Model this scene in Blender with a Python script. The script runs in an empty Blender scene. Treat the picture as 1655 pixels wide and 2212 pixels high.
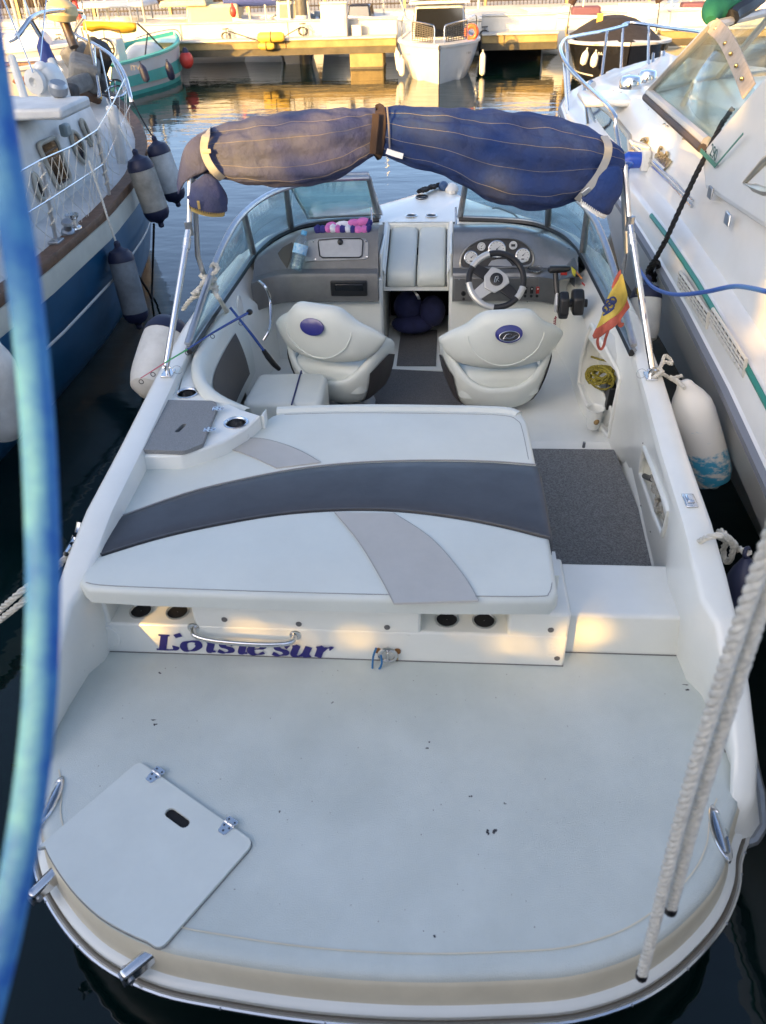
import bpy, bmesh, math, random
from mathutils import Vector, Matrix
random.seed(7)
R = math.radians
V = Vector
scene = bpy.context.scene
col = scene.collection

# ------------------------------------------------------------------ camera
FPX, CXP, CYP = 1711.0, 827.5, 1106.0            # focal length and centre in a 1655 x 2212 view
th, psi, ro = R(36.0), R(-5.2), R(-2.0)
CAM = V((0.177, 0.0, 2.444))
fw = V((math.sin(psi)*math.cos(th), math.cos(psi)*math.cos(th), -math.sin(th)))
rt = V((math.cos(psi), -math.sin(psi), 0)); up = rt.cross(fw)
rt, up = rt*math.cos(ro)+up*math.sin(ro), -rt*math.sin(ro)+up*math.cos(ro)
cam = bpy.data.cameras.new('camera'); camo = bpy.data.objects.new('camera', cam); col.objects.link(camo)
cam.sensor_fit = 'VERTICAL'; cam.sensor_height = 24; cam.lens = 24*FPX/2212
cam.clip_start = 0.05; cam.clip_end = 600
cam.dof.use_dof = True; cam.dof.focus_distance = 4.2; cam.dof.aperture_fstop = 2.9
m = Matrix((rt, up, -fw)).transposed().to_4x4(); m.translation = CAM; camo.matrix_world = m
scene.camera = camo
scene.render.resolution_x, scene.render.resolution_y = 766, 1024

# ------------------------------------------------------------------ sky, sun, exposure
SUN_EL, SUN_AZ = 14.0, 32.0                      # the sun stands behind the camera, to the left
w = bpy.data.worlds.new('World'); scene.world = w; w.use_nodes = True
nt = w.node_tree; nt.nodes.clear()
sk = nt.nodes.new('ShaderNodeTexSky'); sk.sky_type = 'NISHITA'; sk.sun_disc = False
sk.sun_elevation = R(SUN_EL); sk.sun_rotation = R(180+SUN_AZ); sk.air_density = 0.56; sk.dust_density = 2.7; sk.ozone_density = 0.55
bg = nt.nodes.new('ShaderNodeBackground'); bg.inputs[1].default_value = 0.085
wo = nt.nodes.new('ShaderNodeOutputWorld')
nt.links.new(sk.outputs[0], bg.inputs[0]); nt.links.new(bg.outputs[0], wo.inputs[0])
sl = bpy.data.lights.new('sun', 'SUN'); sl.energy = 2.1; sl.angle = R(0.5); sl.color = (1.0, 0.57, 0.13)
so = bpy.data.objects.new('sun', sl); col.objects.link(so)
sdir = V((math.sin(R(SUN_AZ))*math.cos(R(SUN_EL)), math.cos(R(SUN_AZ))*math.cos(R(SUN_EL)), -math.sin(R(SUN_EL))))
so.rotation_euler = sdir.to_track_quat('-Z', 'Y').to_euler(); so.location = (-20, -30, 20)
vs = scene.view_settings; vs.view_transform = 'Standard'; vs.look = 'None'; vs.gamma = 1; vs.exposure = 2.8; vs.use_curve_mapping = False

# ------------------------------------------------------------------ survey points: where a sight line meets a known height / depth
CROP = dict(A=(0,0,.3867),B=(440,0,.5196),C=(1200,0,.432),D=(400,240,.7251),E=(330,440,.3927),F=(930,440,.3927),
            G=(1400,640,.3436),H=(140,920,.5196),I=(900,980,.6133),J=(0,1600,.58),K=(955,1600,.58),L=(0,500,.4973),
            M=(20,0,.278),N=(440,0,.278),O=(860,0,.278),P=(1300,0,.3716),Q=(1560,330,.2145),S=(1100,560,.2296),
            T=(360,1540,.423),U=(1240,760,.2417),d=(0,0,1/.8642))
def at(k, x, y, z=None, Y=None, X=None, D=None):
    a, b, s = CROP[k]; x, y = (a+x*s)*.8642, (b+y*s)*.8642
    d = fw+rt*((x-CXP)/FPX)-up*((y-CYP)/FPX)
    if z is not None: t = (z-CAM.z)/d.z
    elif Y is not None: t = (Y-CAM.y)/d.y
    elif D is not None: t = D
    else: t = (X-CAM.x)/d.x
    return CAM+d*t

# ------------------------------------------------------------------ materials
MATS = {}
def mat(name, c=(.8,.8,.8), rough=.5, metal=0, noise=None, bump=None, coat=0, spec=.5, c2=None, trans=0, alpha=1, sheen=0):
    """noise=(scale, amount) varies the colour (towards c2 when given); bump=(scale, strength)"""
    if name in MATS: return MATS[name]
    m = bpy.data.materials.new(name); m.use_nodes = True; n = m.node_tree.nodes; l = m.node_tree.links
    p = n['Principled BSDF']; p.inputs['Base Color'].default_value = (*c, 1); p.inputs['Roughness'].default_value = rough
    p.inputs['Metallic'].default_value = metal; p.inputs['Specular IOR Level'].default_value = spec
    p.inputs['Coat Weight'].default_value = coat; p.inputs['Coat Roughness'].default_value = .08
    p.inputs['Transmission Weight'].default_value = trans; p.inputs['Alpha'].default_value = alpha
    p.inputs['Sheen Weight'].default_value = sheen
    if noise or bump:
        tc = n.new('ShaderNodeTexCoord')
    if noise:
        t = n.new('ShaderNodeTexNoise'); t.inputs['Scale'].default_value = noise[0]; t.inputs['Detail'].default_value = 6; t.inputs['Roughness'].default_value = .65
        l.new(tc.outputs['Object'], t.inputs['Vector'])
        mr = n.new('ShaderNodeMapRange'); mr.inputs[1].default_value = .35; mr.inputs[2].default_value = .7
        l.new(t.outputs[0], mr.inputs[0])
        mx = n.new('ShaderNodeMix'); mx.data_type = 'RGBA'
        a = noise[1]; d = c2 if c2 else tuple(v*(1-a) for v in c)
        mx.inputs[6].default_value = (*c, 1); mx.inputs[7].default_value = (*d, 1)
        if c2:
            ml = n.new('ShaderNodeMath'); ml.operation = 'MULTIPLY'; ml.inputs[1].default_value = a
            l.new(mr.outputs[0], ml.inputs[0]); l.new(ml.outputs[0], mx.inputs[0])
        else: l.new(mr.outputs[0], mx.inputs[0])
        l.new(mx.outputs[2], p.inputs['Base Color'])
        r2 = n.new('ShaderNodeMapRange'); r2.inputs[3].default_value = max(.02, rough-.06); r2.inputs[4].default_value = min(1, rough+.1)
        l.new(t.outputs[0], r2.inputs[0]); l.new(r2.outputs[0], p.inputs['Roughness'])
    if bump:
        t = n.new('ShaderNodeTexNoise'); t.inputs['Scale'].default_value = bump[0]; t.inputs['Detail'].default_value = 4
        l.new(tc.outputs['Object'], t.inputs['Vector'])
        b = n.new('ShaderNodeBump'); b.inputs['Strength'].default_value = bump[1]; b.inputs['Distance'].default_value = .004 if bump[0] > 12 or 'canvas' in name else .006
        if 'canvas' in name: b.inputs['Distance'].default_value = .012
        l.new(t.outputs[0], b.inputs['Height']); l.new(b.outputs[0], p.inputs['Normal'])
    MATS[name] = m
    return m

def glass_mat(name, tint, refl=.12):
    if name in MATS: return MATS[name]
    m = bpy.data.materials.new(name); m.use_nodes = True; n = m.node_tree.nodes; l = m.node_tree.links; n.clear()
    o = n.new('ShaderNodeOutputMaterial'); tr = n.new('ShaderNodeBsdfTransparent'); tr.inputs[0].default_value = (*tint, 1)
    g = n.new('ShaderNodeBsdfGlossy'); g.inputs['Roughness'].default_value = .02; g.inputs[0].default_value = (1,1,1,1)
    f = n.new('ShaderNodeLayerWeight'); f.inputs[0].default_value = .5
    pw = n.new('ShaderNodeMath'); pw.operation = 'POWER'; pw.inputs[1].default_value = 4; l.new(f.outputs['Facing'], pw.inputs[0]); m2 = n.new('ShaderNodeMath'); m2.operation = 'MULTIPLY'; m2.inputs[1].default_value = .55; l.new(pw.outputs[0], m2.inputs[0])
    ad = n.new('ShaderNodeMath'); ad.operation = 'ADD'; ad.inputs[1].default_value = refl; ad.use_clamp = True
    mx = n.new('ShaderNodeMixShader'); l.new(m2.outputs[0], ad.inputs[0]); l.new(ad.outputs[0], mx.inputs[0])
    l.new(tr.outputs[0], mx.inputs[1]); l.new(g.outputs[0], mx.inputs[2]); l.new(mx.outputs[0], o.inputs[0])
    MATS[name] = m; return m

GEL   = mat('gelcoat', (.785,.795,.74), .28, coat=.25, noise=(3.0,.7), c2=(.70,.71,.66), bump=(2.5,.05))
DECK  = mat('deck_nonskid', (.61,.645,.595), .55, noise=(2.6,.9), c2=(.50,.535,.49), bump=(300,.5))
CREAM = mat('warm_lit_gelcoat', (.70,.635,.48), .35, coat=.15, noise=(6,.12))  # white gelcoat with the warm light on upright faces painted into its colour
VINYL = mat('white_vinyl', (.65,.675,.615), .42, noise=(3,.75), c2=(.575,.60,.55), bump=(7,.6))
BEIGE = mat('beige_vinyl', (.47,.455,.415), .45, noise=(5,.1), bump=(30,.12))
CHAR  = mat('charcoal_vinyl', (.062,.067,.077), .4, noise=(6,.25), bump=(25,.15))
NAVYP = mat('navy_piping', (.02,.03,.12), .5)
STEEL = mat('stainless', (.72,.72,.72), .14, 1, noise=(20,.12))
ALU   = mat('aluminium', (.62,.63,.64), .3, 1, noise=(30,.15))
DALU  = mat('dull_frame', (.34,.36,.38), .38, .8, noise=(20,.2))
BLACK = mat('black_plastic', (.012,.012,.013), .4)
RUBR  = mat('rubber', (.02,.02,.022), .7)
DARK  = mat('dark_hole', (.006,.006,.007), .8)
TAUPE = mat('dash_taupe', (.175,.174,.17), .42, .25, noise=(12,.2), bump=(200,.15))
DASHM = mat('dash_metallic', (.27,.268,.26), .28, .75, noise=(8,.2))
PANEL = mat('panel_grey', (.30,.31,.325), .4, .4, noise=(30,.12))
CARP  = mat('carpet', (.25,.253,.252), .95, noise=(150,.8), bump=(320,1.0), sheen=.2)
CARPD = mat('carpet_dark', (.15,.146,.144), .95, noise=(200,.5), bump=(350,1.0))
SPECK = mat('speckled_grey', (.29,.30,.30), .6, noise=(420,.6), bump=(400,.4))
ROPEW = mat('rope_white', (.70,.67,.58), .9, noise=(60,.3), bump=(240,.8))
ROPEK = mat('rope_black', (.012,.012,.013), .85, bump=(200,.6))
NAVY  = mat('navy_canvas', (.009,.036,.15), .9, noise=(5,.9), c2=(.03,.042,.10), bump=(26,1.0))
GREYN = mat('grey_navy_canvas', (.078,.086,.130), .9, noise=(4,.75), c2=(.04,.05,.15), bump=(26,1.0))  # greyer, paler navy for the port half of the bimini
THREAD= mat('pale_thread', (.22,.205,.20), .8)
WEB   = mat('grey_webbing', (.33,.33,.31), .8, bump=(300,.4))
BROWN = mat('brown_strap', (.045,.028,.022), .85, bump=(200,.5))
FENW  = mat('fender_white', (.72,.71,.66), .45, noise=(7,.8), c2=(.5,.49,.44), bump=(14,.1))
FENN  = mat('fender_navy', (.012,.016,.05), .5, noise=(9,.3))
GREYW = mat('weathered_white', (.62,.62,.60), .5, noise=(3,.9), c2=(.42,.43,.42), bump=(8,.1))
WHITE = mat('white_paint', (.66,.66,.63), .4, noise=(2,.12))
TEAL  = mat('teal_paint', (.07,.42,.36), .45, noise=(3,.2))
GLASS = glass_mat('green_glass', (.88,.97,.955), .035)
CGLASS= glass_mat('clear_glass', (.86,.9,.86), .06)
SMOKE = mat('smoked_glass', (.012,.013,.015), .06, coat=.6)
WOOD  = mat('teak', (.16,.085,.045), .6, noise=(14,.5), bump=(40,.5))

# ------------------------------------------------------------------ mesh helpers
class MB:
    def __init__(s): s.v, s.f = [], []
    def add(s, vs, fs):
        n = len(s.v); s.v += [V(p) for p in vs]; s.f += [tuple(i+n for i in f) for f in fs]; return s
    def box(s, c, d, rot=None):
        hx, hy, hz = d[0]/2, d[1]/2, d[2]/2; c = V(c)
        p = [V((x,y,z)) for z in (-hz,hz) for y in (-hy,hy) for x in (-hx,hx)]
        if rot is not None: p = [rot @ q for q in p]
        return s.add([c+q for q in p], [(0,2,3,1),(4,5,7,6),(0,1,5,4),(2,6,7,3),(0,4,6,2),(1,3,7,5)])
    def span(s, a, b): return s.box([(a[i]+b[i])/2 for i in range(3)], [abs(b[i]-a[i]) for i in range(3)])
    def grid(s, rows, closed_u=False, closed_v=False, cap=False):
        nr, nc = len(rows), len(rows[0]); vs = [p for r in rows for p in r]; fs = []
        for i in range(nr if closed_v else nr-1):
            for j in range(nc if closed_u else nc-1):
                a, b = i*nc+j, i*nc+(j+1) % nc; c, d = ((i+1) % nr)*nc+(j+1) % nc, ((i+1) % nr)*nc+j
                fs.append((a,b,c,d))
        if cap: fs.append(tuple(range(nc-1,-1,-1))); fs.append(tuple((nr-1)*nc+j for j in range(nc)))
        return s.add(vs, fs)
    def tube(s, pts, r, n=8, closed=False, cap=True, flat=1.0):
        pts = [V(p) for p in pts]; k = len(pts); rows = []
        rs = r if isinstance(r, (list,tuple)) else [r]*k
        t0 = (pts[1]-pts[0]).normalized(); ref = V((0,0,1)) if abs(t0.z) < .9 else V((1,0,0))
        nrm = t0.cross(ref).normalized()
        for i, p in enumerate(pts):
            a = pts[(i-1) % k] if (closed or i > 0) else p; b = pts[(i+1) % k] if (closed or i < k-1) else p
            t = (b-a).normalized() if (b-a).length > 1e-9 else t0
            nrm = (nrm-t*nrm.dot(t)); nrm = nrm.normalized() if nrm.length > 1e-6 else t.orthogonal().normalized()
            bi = t.cross(nrm)
            rows.append([p+nrm*(math.cos(q)*rs[i])+bi*(math.sin(q)*rs[i]*flat) for q in (2*math.pi*j/n for j in range(n))])
        return s.grid(rows, closed_u=True, closed_v=closed, cap=cap and not closed)
    def lathe(s, prof, o=(0,0,0), ax=(0,0,1), n=20, cap=True):
        o, ax = V(o), V(ax).normalized(); e = ax.orthogonal().normalized(); f = ax.cross(e)
        rows = [[o+ax*h+(e*math.cos(q)+f*math.sin(q))*r for q in (2*math.pi*j/n for j in range(n))] for r, h in prof]
        return s.grid(rows, closed_u=True, cap=cap)
    def ell(s, c, rad, n=14, m=9, rot=None):
        c = V(c); rows = []
        for i in range(m+1):
            a = -math.pi/2+math.pi*i/m; a = max(-1.565, min(1.565, a)); r = []
            for j in range(n):
                q = 2*math.pi*j/n; p = V((rad[0]*math.cos(a)*math.cos(q), rad[1]*math.cos(a)*math.sin(q), rad[2]*math.sin(a)))
                r.append(c+(rot @ p if rot is not None else p))
            rows.append(r)
        return s.grid(rows, closed_u=True, cap=True)
    def prism(s, poly, ext):
        ext = V(ext); n = len(poly); a = [V(p) for p in poly]; b = [p+ext for p in a]
        return s.add(a+b, [tuple(range(n-1,-1,-1)), tuple(range(n,2*n))]+[(i,(i+1) % n,n+(i+1) % n,n+i) for i in range(n)])
    def ribbon(s, pts, wid, nrm=(0,0,1), thick=.003):
        """flat strap along pts, wid across, lying with normal nrm"""
        pts = [V(p) for p in pts]; nrm = V(nrm); k = len(pts); rows = []
        for i, p in enumerate(pts):
            t = (pts[min(i+1,k-1)]-pts[max(i-1,0)]).normalized(); nn = nrm[i] if False else nrm
            sd = t.cross(nn).normalized(); n2 = sd.cross(t).normalized()
            rows.append([p-sd*wid/2, p+sd*wid/2, p+sd*wid/2+n2*thick, p-sd*wid/2+n2*thick])
        return s.grid(rows, closed_u=True, cap=True)

def obj(name, mb, material, parent=None, smooth=35, bevel=0, seg=2, sub=0, recalc=True):
    me = bpy.data.meshes.new(name)
    if isinstance(mb, MB):
        me.from_pydata([tuple(p) for p in mb.v], [], mb.f)
        if recalc:
            b = bmesh.new(); b.from_mesh(me); bmesh.ops.recalc_face_normals(b, faces=b.faces); b.to_mesh(me); b.free()
    else: mb.to_mesh(me); mb.free()
    me.materials.append(material)
    if smooth:
        me.shade_smooth(); me.set_sharp_from_angle(angle=R(smooth))
    o = bpy.data.objects.new(name, me); col.objects.link(o)
    if parent is not None: attach(o, parent)
    if bevel:
        md = o.modifiers.new('bevel', 'BEVEL'); md.width = bevel; md.segments = seg; md.limit_method = 'ANGLE'; md.angle_limit = R(30)
    if sub:
        md = o.modifiers.new('sub', 'SUBSURF'); md.levels = sub; md.render_levels = sub
    return o
def attach(o, parent):
    o.parent = parent
    if parent.type == 'EMPTY': o.matrix_parent_inverse = Matrix.Translation(-parent.location)
def thing(name, label, cat, loc=(0,0,0), group=None):
    o = bpy.data.objects.new(name, None); col.objects.link(o); o.location = loc; o.empty_display_size = .1
    return tag(o, label, cat, group)
def tag(o, label, cat, group=None):
    o['label'] = label; o['category'] = cat
    if group: o['group'] = group
    return o
def struct(o): o['kind'] = 'structure'; return o
def lerp(a, b, t): return a+(b-a)*t
def interp(x, tab):
    """piecewise smooth interpolation in a table of (x, v...) rows"""
    if x <= tab[0][0]: return tab[0][1:]
    for a, b in zip(tab, tab[1:]):
        if x <= b[0]:
            t = (x-a[0])/(b[0]-a[0]); return tuple(lerp(p, q, t) for p, q in zip(a[1:], b[1:]))
    return tab[-1][1:]
def spline(pts, n=8, closed=False):
    """Catmull-Rom through pts"""
    pts = [V(p) for p in pts]; k = len(pts); out = []
    for i in range(k if closed else k-1):
        g = lambda j: pts[j % k] if closed else pts[max(0, min(k-1, j))]
        p0, p1, p2, p3 = g(i-1), g(i), g(i+1), g(i+2)
        for q in range(n):
            t = q/n; out.append(.5*((2*p1)+(p2-p0)*t+(2*p0-5*p1+4*p2-p3)*t*t+(3*p1-p0-3*p2+p3)*t**3))
    if not closed: out.append(pts[-1])
    return out
def inset(poly, d):
    """poly: list of (x,y) counter-clockwise; moved inwards by d"""
    n = len(poly); out = []
    for i in range(n):
        a, b, c = V(poly[i-1][:2]), V(poly[i][:2]), V(poly[(i+1) % n][:2])
        e1 = (b-a).normalized() if (b-a).length > 1e-9 else (c-b).normalized(); e2 = (c-b).normalized() if (c-b).length > 1e-9 else e1
        n1, n2 = V((-e1.y, e1.x)), V((-e2.y, e2.x)); m = n1+n2
        m = m/max(.35, m.dot(n1)) if m.length > 1e-6 else n1
        out.append((b.x+m.x*d, b.y+m.y*d))
    return out
def ccw(poly):
    a = sum(p[0]*q[1]-q[0]*p[1] for p, q in zip(poly, poly[1:]+poly[:1]))
    return list(poly) if a > 0 else list(poly)[::-1]
def roundpoly(poly, r, n=5):
    """round the corners of a 2-D polygon"""
    k = len(poly); out = []
    rr = r if isinstance(r, (list,tuple)) else [r]*k
    for i in range(k):
        a, b, c = V(poly[i-1][:2]), V(poly[i][:2]), V(poly[(i+1) % k][:2]); q = rr[i]
        if q <= 0: out.append(tuple(b)); continue
        u, v = a-b, c-b; q = min(q, u.length*.49, v.length*.49); p0, p1 = b+u.normalized()*q, b+v.normalized()*q
        for j in range(n+1):
            t = j/n; out.append(tuple(p0*(1-t)**2+b*2*t*(1-t)+p1*t*t))
    return out
def padmb(poly, z0, z1, r=.02, n=4, zf=None, crown=0):
    """cushion: outline extruded with a rounded top edge; zf(x,y) adds height"""
    poly = ccw([tuple(p[:2]) for p in poly]); mb = MB(); rows = []; zf = zf or (lambda x, y: 0)
    rows.append([V((x, y, z0+zf(x,y))) for x, y in poly]); rows.append([V((x, y, z1-r+zf(x,y))) for x, y in poly])
    for i in range(1, n+1):
        a = math.pi/2*i/n; pp = inset(poly, r*(1-math.cos(a)))
        rows.append([V((x, y, z1-r+r*math.sin(a)+zf(x,y))) for x, y in pp])
    if crown:
        pp = inset(poly, r+crown*4); rows.append([V((x, y, z1+crown+zf(x,y))) for x, y in pp])
    mb.grid(rows, closed_u=True, cap=True); return mb
def holed(outer, holes, z0, z1):
    """slab with through holes (bmesh)"""
    b = bmesh.new()
    def loop(poly, z): return [b.verts.new((x, y, z)) for x, y in poly]
    rings = [ccw(outer)]+[ccw(h) for h in holes]; es = {z0: [], z1: []}; vsr = []
    for r in rings:
        lo, hi = loop(r, z0), loop(r, z1); n = len(r)
        for i in range(n): b.faces.new((lo[i], lo[(i+1) % n], hi[(i+1) % n], hi[i]))
        vsr.append((lo, hi))
    b.edges.ensure_lookup_table()
    for k in (0, 1):
        ed = []
        for lh in vsr:
            L = lh[k]; n = len(L)
            for i in range(n): ed.append(b.edges.get((L[i], L[(i+1) % n])))
        bmesh.ops.triangle_fill(b, use_beauty=True, edges=ed)
    bmesh.ops.recalc_face_normals(b, faces=b.faces); return b
def stadium(c, d, half, r, n=6):
    c, d = V(c[:2]), V(d[:2]).normalized(); s = V((-d.y, d.x)); out = []
    for sg in (1, -1):
        for i in range(n+1):
            a = -math.pi/2+math.pi*i/n; out.append(tuple(c+d*sg*half+d*sg*r*math.cos(a)+s*sg*r*math.sin(a)))
    return out
def circle(c, r, n=20): return [(c[0]+r*math.cos(2*math.pi*i/n), c[1]+r*math.sin(2*math.pi*i/n)) for i in range(n)]
def rope(pts, r, strands=3, pitch=None, dense=None, n=5):
    """laid rope: strands twisted round the path"""
    pts = [V(p) for p in pts]; ln = [0]
    for a, b in zip(pts, pts[1:]): ln.append(ln[-1]+(b-a).length)
    pitch = pitch or r*7; k = max(8, int(ln[-1]/(dense or pitch/7))); mb = MB(); P = []; j = 0
    for i in range(k+1):
        q = ln[-1]*i/k
        while j < len(pts)-2 and ln[j+1] < q: j += 1
        t = (q-ln[j])/max(1e-9, ln[j+1]-ln[j]); P.append((q, pts[j].lerp(pts[j+1], t)))
    nrm = (P[1][1]-P[0][1]).orthogonal().normalized(); fr = []
    for i in range(len(P)):
        t = (P[min(i+1,k)][1]-P[max(i-1,0)][1]).normalized(); nrm = (nrm-t*nrm.dot(t)).normalized(); fr.append((nrm.copy(), t.cross(nrm)))
    for s in range(strands):
        mb.tube([p+(fr[i][0]*math.cos(2*math.pi*(q/pitch+s/strands))+fr[i][1]*math.sin(2*math.pi*(q/pitch+s/strands)))*r*.5 for i, (q, p) in enumerate(P)], r*.56, n)
    return mb
def textmesh(string, size, o, ex, ey, depth=.002, shear=0, bold=0, align='LEFT'):
    cu = bpy.data.curves.new('txt', 'FONT'); cu.body = string; cu.size = size; cu.extrude = depth; cu.shear = shear; cu.offset = bold; cu.align_x = align
    ob = bpy.data.objects.new('txt', cu); col.objects.link(ob)
    dg = bpy.context.evaluated_depsgraph_get(); me = bpy.data.meshes.new_from_object(ob.evaluated_get(dg))
    ex, ey = V(ex).normalized(), V(ey).normalized(); ez = ex.cross(ey).normalized(); ey = ez.cross(ex)
    M = Matrix((ex, ey, ez)).transposed().to_4x4(); M.translation = V(o)
    me.transform(M); bpy.data.objects.remove(ob)
    b = bmesh.new(); b.from_mesh(me); bpy.data.meshes.remove(me); return b
def pen(strokes, nib, o, ex, ey, sc, lift=.0006):
    """letters drawn with a slanted broad nib; strokes are lists of (x,y) in letter units"""
    mb = MB(); o, ex, ey = V(o), V(ex).normalized(), V(ey).normalized(); ez = ex.cross(ey); k = 0
    for st in strokes:
        st = spline([V((x, y, 0)) for x, y in st], 5) if len(st) > 2 else [V((*p, 0)) for p in st]
        P = lambda p, dz: o+ex*(p[0]*sc)+ey*(p[1]*sc)+ez*dz
        nb = V((nib[0], nib[1], 0)); lo, hi = [], []
        for i, p in enumerate(st):
            t = (st[min(i+1,len(st)-1)]-st[max(i-1,0)]); t = t.normalized() if t.length > 1e-6 else V((1,0,0))
            sd = V((-t.y, t.x, 0)); wv = sd*(abs(nb.x*sd.x+nb.y*sd.y)*.5+nib[2])
            dz = lift+k*.00001; k += 1
            lo.append(P(p-wv, dz)); hi.append(P(p+wv, dz))
        mb.grid([lo, hi])
    return mb
# ================================================================== water
def water_mat():
    m = bpy.data.materials.new('harbour_water'); m.use_nodes = True; n = m.node_tree.nodes; l = m.node_tree.links
    p = n['Principled BSDF']; p.inputs['Base Color'].default_value = (.0016,.009,.008,1); p.inputs['Roughness'].default_value = .03; p.inputs['IOR'].default_value = 1.42
    tc = n.new('ShaderNodeTexCoord'); mp = n.new('ShaderNodeMapping'); mp.inputs['Scale'].default_value = (1.0, 2.3, 1)
    l.new(tc.outputs['Object'], mp.inputs[0])
    t1 = n.new('ShaderNodeTexNoise'); t1.inputs['Scale'].default_value = 1.3; t1.inputs['Detail'].default_value = 3
    t2 = n.new('ShaderNodeTexNoise'); t2.inputs['Scale'].default_value = 6; t2.inputs['Detail'].default_value = 2
    l.new(mp.outputs[0], t1.inputs[0]); l.new(mp.outputs[0], t2.inputs[0])
    b1 = n.new('ShaderNodeBump'); b1.inputs['Strength'].default_value = .075; b1.inputs['Distance'].default_value = .1
    b2 = n.new('ShaderNodeBump'); b2.inputs['Strength'].default_value = .03; b2.inputs['Distance'].default_value = .03
    l.new(t1.outputs[0], b1.inputs['Height']); l.new(t2.outputs[0], b2.inputs['Height']); l.new(b1.outputs[0], b2.inputs['Normal'])
    l.new(b2.outputs[0], p.inputs['Normal']); return m
o = obj('water', MB().add([(-150,-60,0),(150,-60,0),(150,150,0),(-150,150,0)], [(0,1,2,3)]), water_mat(), smooth=0); struct(o)

# ================================================================== the sport boat in the middle
boat = thing('sport_boat', 'white sport boat with swim platform, sunpad and folded navy bimini, in the centre', 'boat', (0,3.2,0))
GUN = [(1.405,1.045,.255),(1.42,1.085,.30),(1.46,1.12,.365),(1.55,1.13,.46),(1.7,1.12,.59),(1.85,1.105,.70),(2.0,1.095,.77),(2.2,1.09,.825),(2.6,1.10,.845),(3.2,1.135,.86),(3.7,1.15,.875),(4.3,1.13,.90),
       (4.7,1.08,.92),(5.0,.98,.935),(5.2,.84,.95),(5.35,.64,.96),(5.5,.43,.97),(5.65,.26,.98),(5.8,.12,.985),(5.93,.02,.99)]
def gun(y): return interp(y, GUN)
ZRT = [(1.405,.20),(1.5,.235),(1.6,.275),(1.75,.36),(1.9,.45),(2.1,.56),(2.3,.62)]
def zrail(y): return min(interp(y, ZRT)[0], 9) if y < 2.3 else max(.62, gun(y)[1]-.20)
YS = [1.405,1.42,1.44,1.46,1.5,1.55,1.62,1.7,1.78,1.85,1.92,2.0,2.1,2.2,2.4,2.6,2.9,3.2,3.45,3.7,4.0,4.3,4.5,4.7,4.85,5.0,5.1,5.2,5.35,5.5,5.65,5.8,5.93]
ZF = .29                                        # cockpit floor height
PZ = .36                                        # platform height
rows = []
for y in YS:
    w_, zt = gun(y); zr = zrail(y); r = []
    for sx in (-1, 1):
        q = [(0,-.45),(.68*w_,-.22),(.90*w_,-.02),(w_+.01,zr-.06),(w_+.045,zr),(w_+.03,zr+.03)]
        q = [V((sx*a+.13*max(0, (y-5.2)/.73), y, b)) for a, b in q]; r += q[::-1] if sx < 0 else q[1:]
    rows.append(r)
hull = obj('hull', MB().grid(rows, cap=True), GEL, boat, smooth=40)
for sx in (-1, 1):                              # coaming: outer flank, rounded top, inner wall
    rows = []
    for y in YS:
        if y > 4.72: break
        w_, zt = gun(y); zr = zrail(y)+.03; wi = w_-.105+(.03 if y < 1.9 else 0); zb = ZF-.03 if y > 2.02 else min(PZ-.02, zt-.03)
        rr = max(.004, min(.024, (zt-zr)*.4))
        q = [(w_+.03,zr),(w_+.012,zr+(zt-zr)*.5),(w_,zt-rr),(w_-.007,zt-.3*rr),(w_-.022,zt),(wi+.018,zt),(wi+.005,zt-.006),(wi,zt-.025),(wi+.005,lerp(zt,zb,.5)),(wi+.03,zb)]
        if sx > 0 and y > 2.25: q = q[:-2]+[(wi+.002,zt-.045),(wi+.006,zt-.062)]
        rows.append([V((sx*a, y, b)) for a, b in q])
    obj('coaming', MB().grid(rows), GEL, boat, smooth=50)
    rl = [V((sx*(gun(y)[0]+.05)+.13*max(0, (y-5.2)/.73), y, zrail(y)+.005)) for y in YS if y < 5.9]
    obj('rub_rail', MB().tube(rl, .017, 8), DALU, boat)
# rail screws along the starboard and port coaming flank
for sx in (-1, 1):
    for y in (1.95,2.15,2.42,2.7,3.0,3.3):
        w_, zt = gun(y); obj('screw', MB().lathe([(.009,0),(.007,.005)], (sx*(w_+.012), y, zt-.09), (sx,0,.2), 8), DALU, boat)

# ---- swim platform
half = [(.0,.905),(.18,.910),(.36,.925),(.52,.945),(.66,.990),(.76,1.045),(.85,1.115),(.93,1.195),(.985,1.28),(1.012,1.355),(1.035,1.40),(1.065,1.46),(1.082,1.58),(1.088,1.75),(1.09,1.93)]
edge = [V((-x, y, 0)) for x, y in half[::-1]]+[V((x, y, 0)) for x, y in half[1:]]
edge = [tuple(p[:2]) for p in spline(edge, 4)]
front = [(1.09,2.05),(-1.09,2.05)]
def offset_edge(d):
    out = []
    for i, p in enumerate(edge):
        a, b = V(edge[max(0,i-1)]), V(edge[min(len(edge)-1,i+1)]); t = (b-a).normalized(); out.append((p[0]+t.y*d, p[1]-t.x*d))
    return out
prof = [(-.03,PZ),(-.012,PZ-.001),(0,PZ-.008),(.004,PZ-.02)]
rows = [[V((*q, z)) for q in offset_edge(d)] for d, z in prof]
pm = MB(); top = [V((*q, PZ)) for q in offset_edge(-.03)]+[V((*p, PZ)) for p in front]
pm.add(top, [tuple(range(len(top)))]); pm.grid(rows)
plat = obj('swim_platform', pm, DECK, boat, smooth=45)
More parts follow.
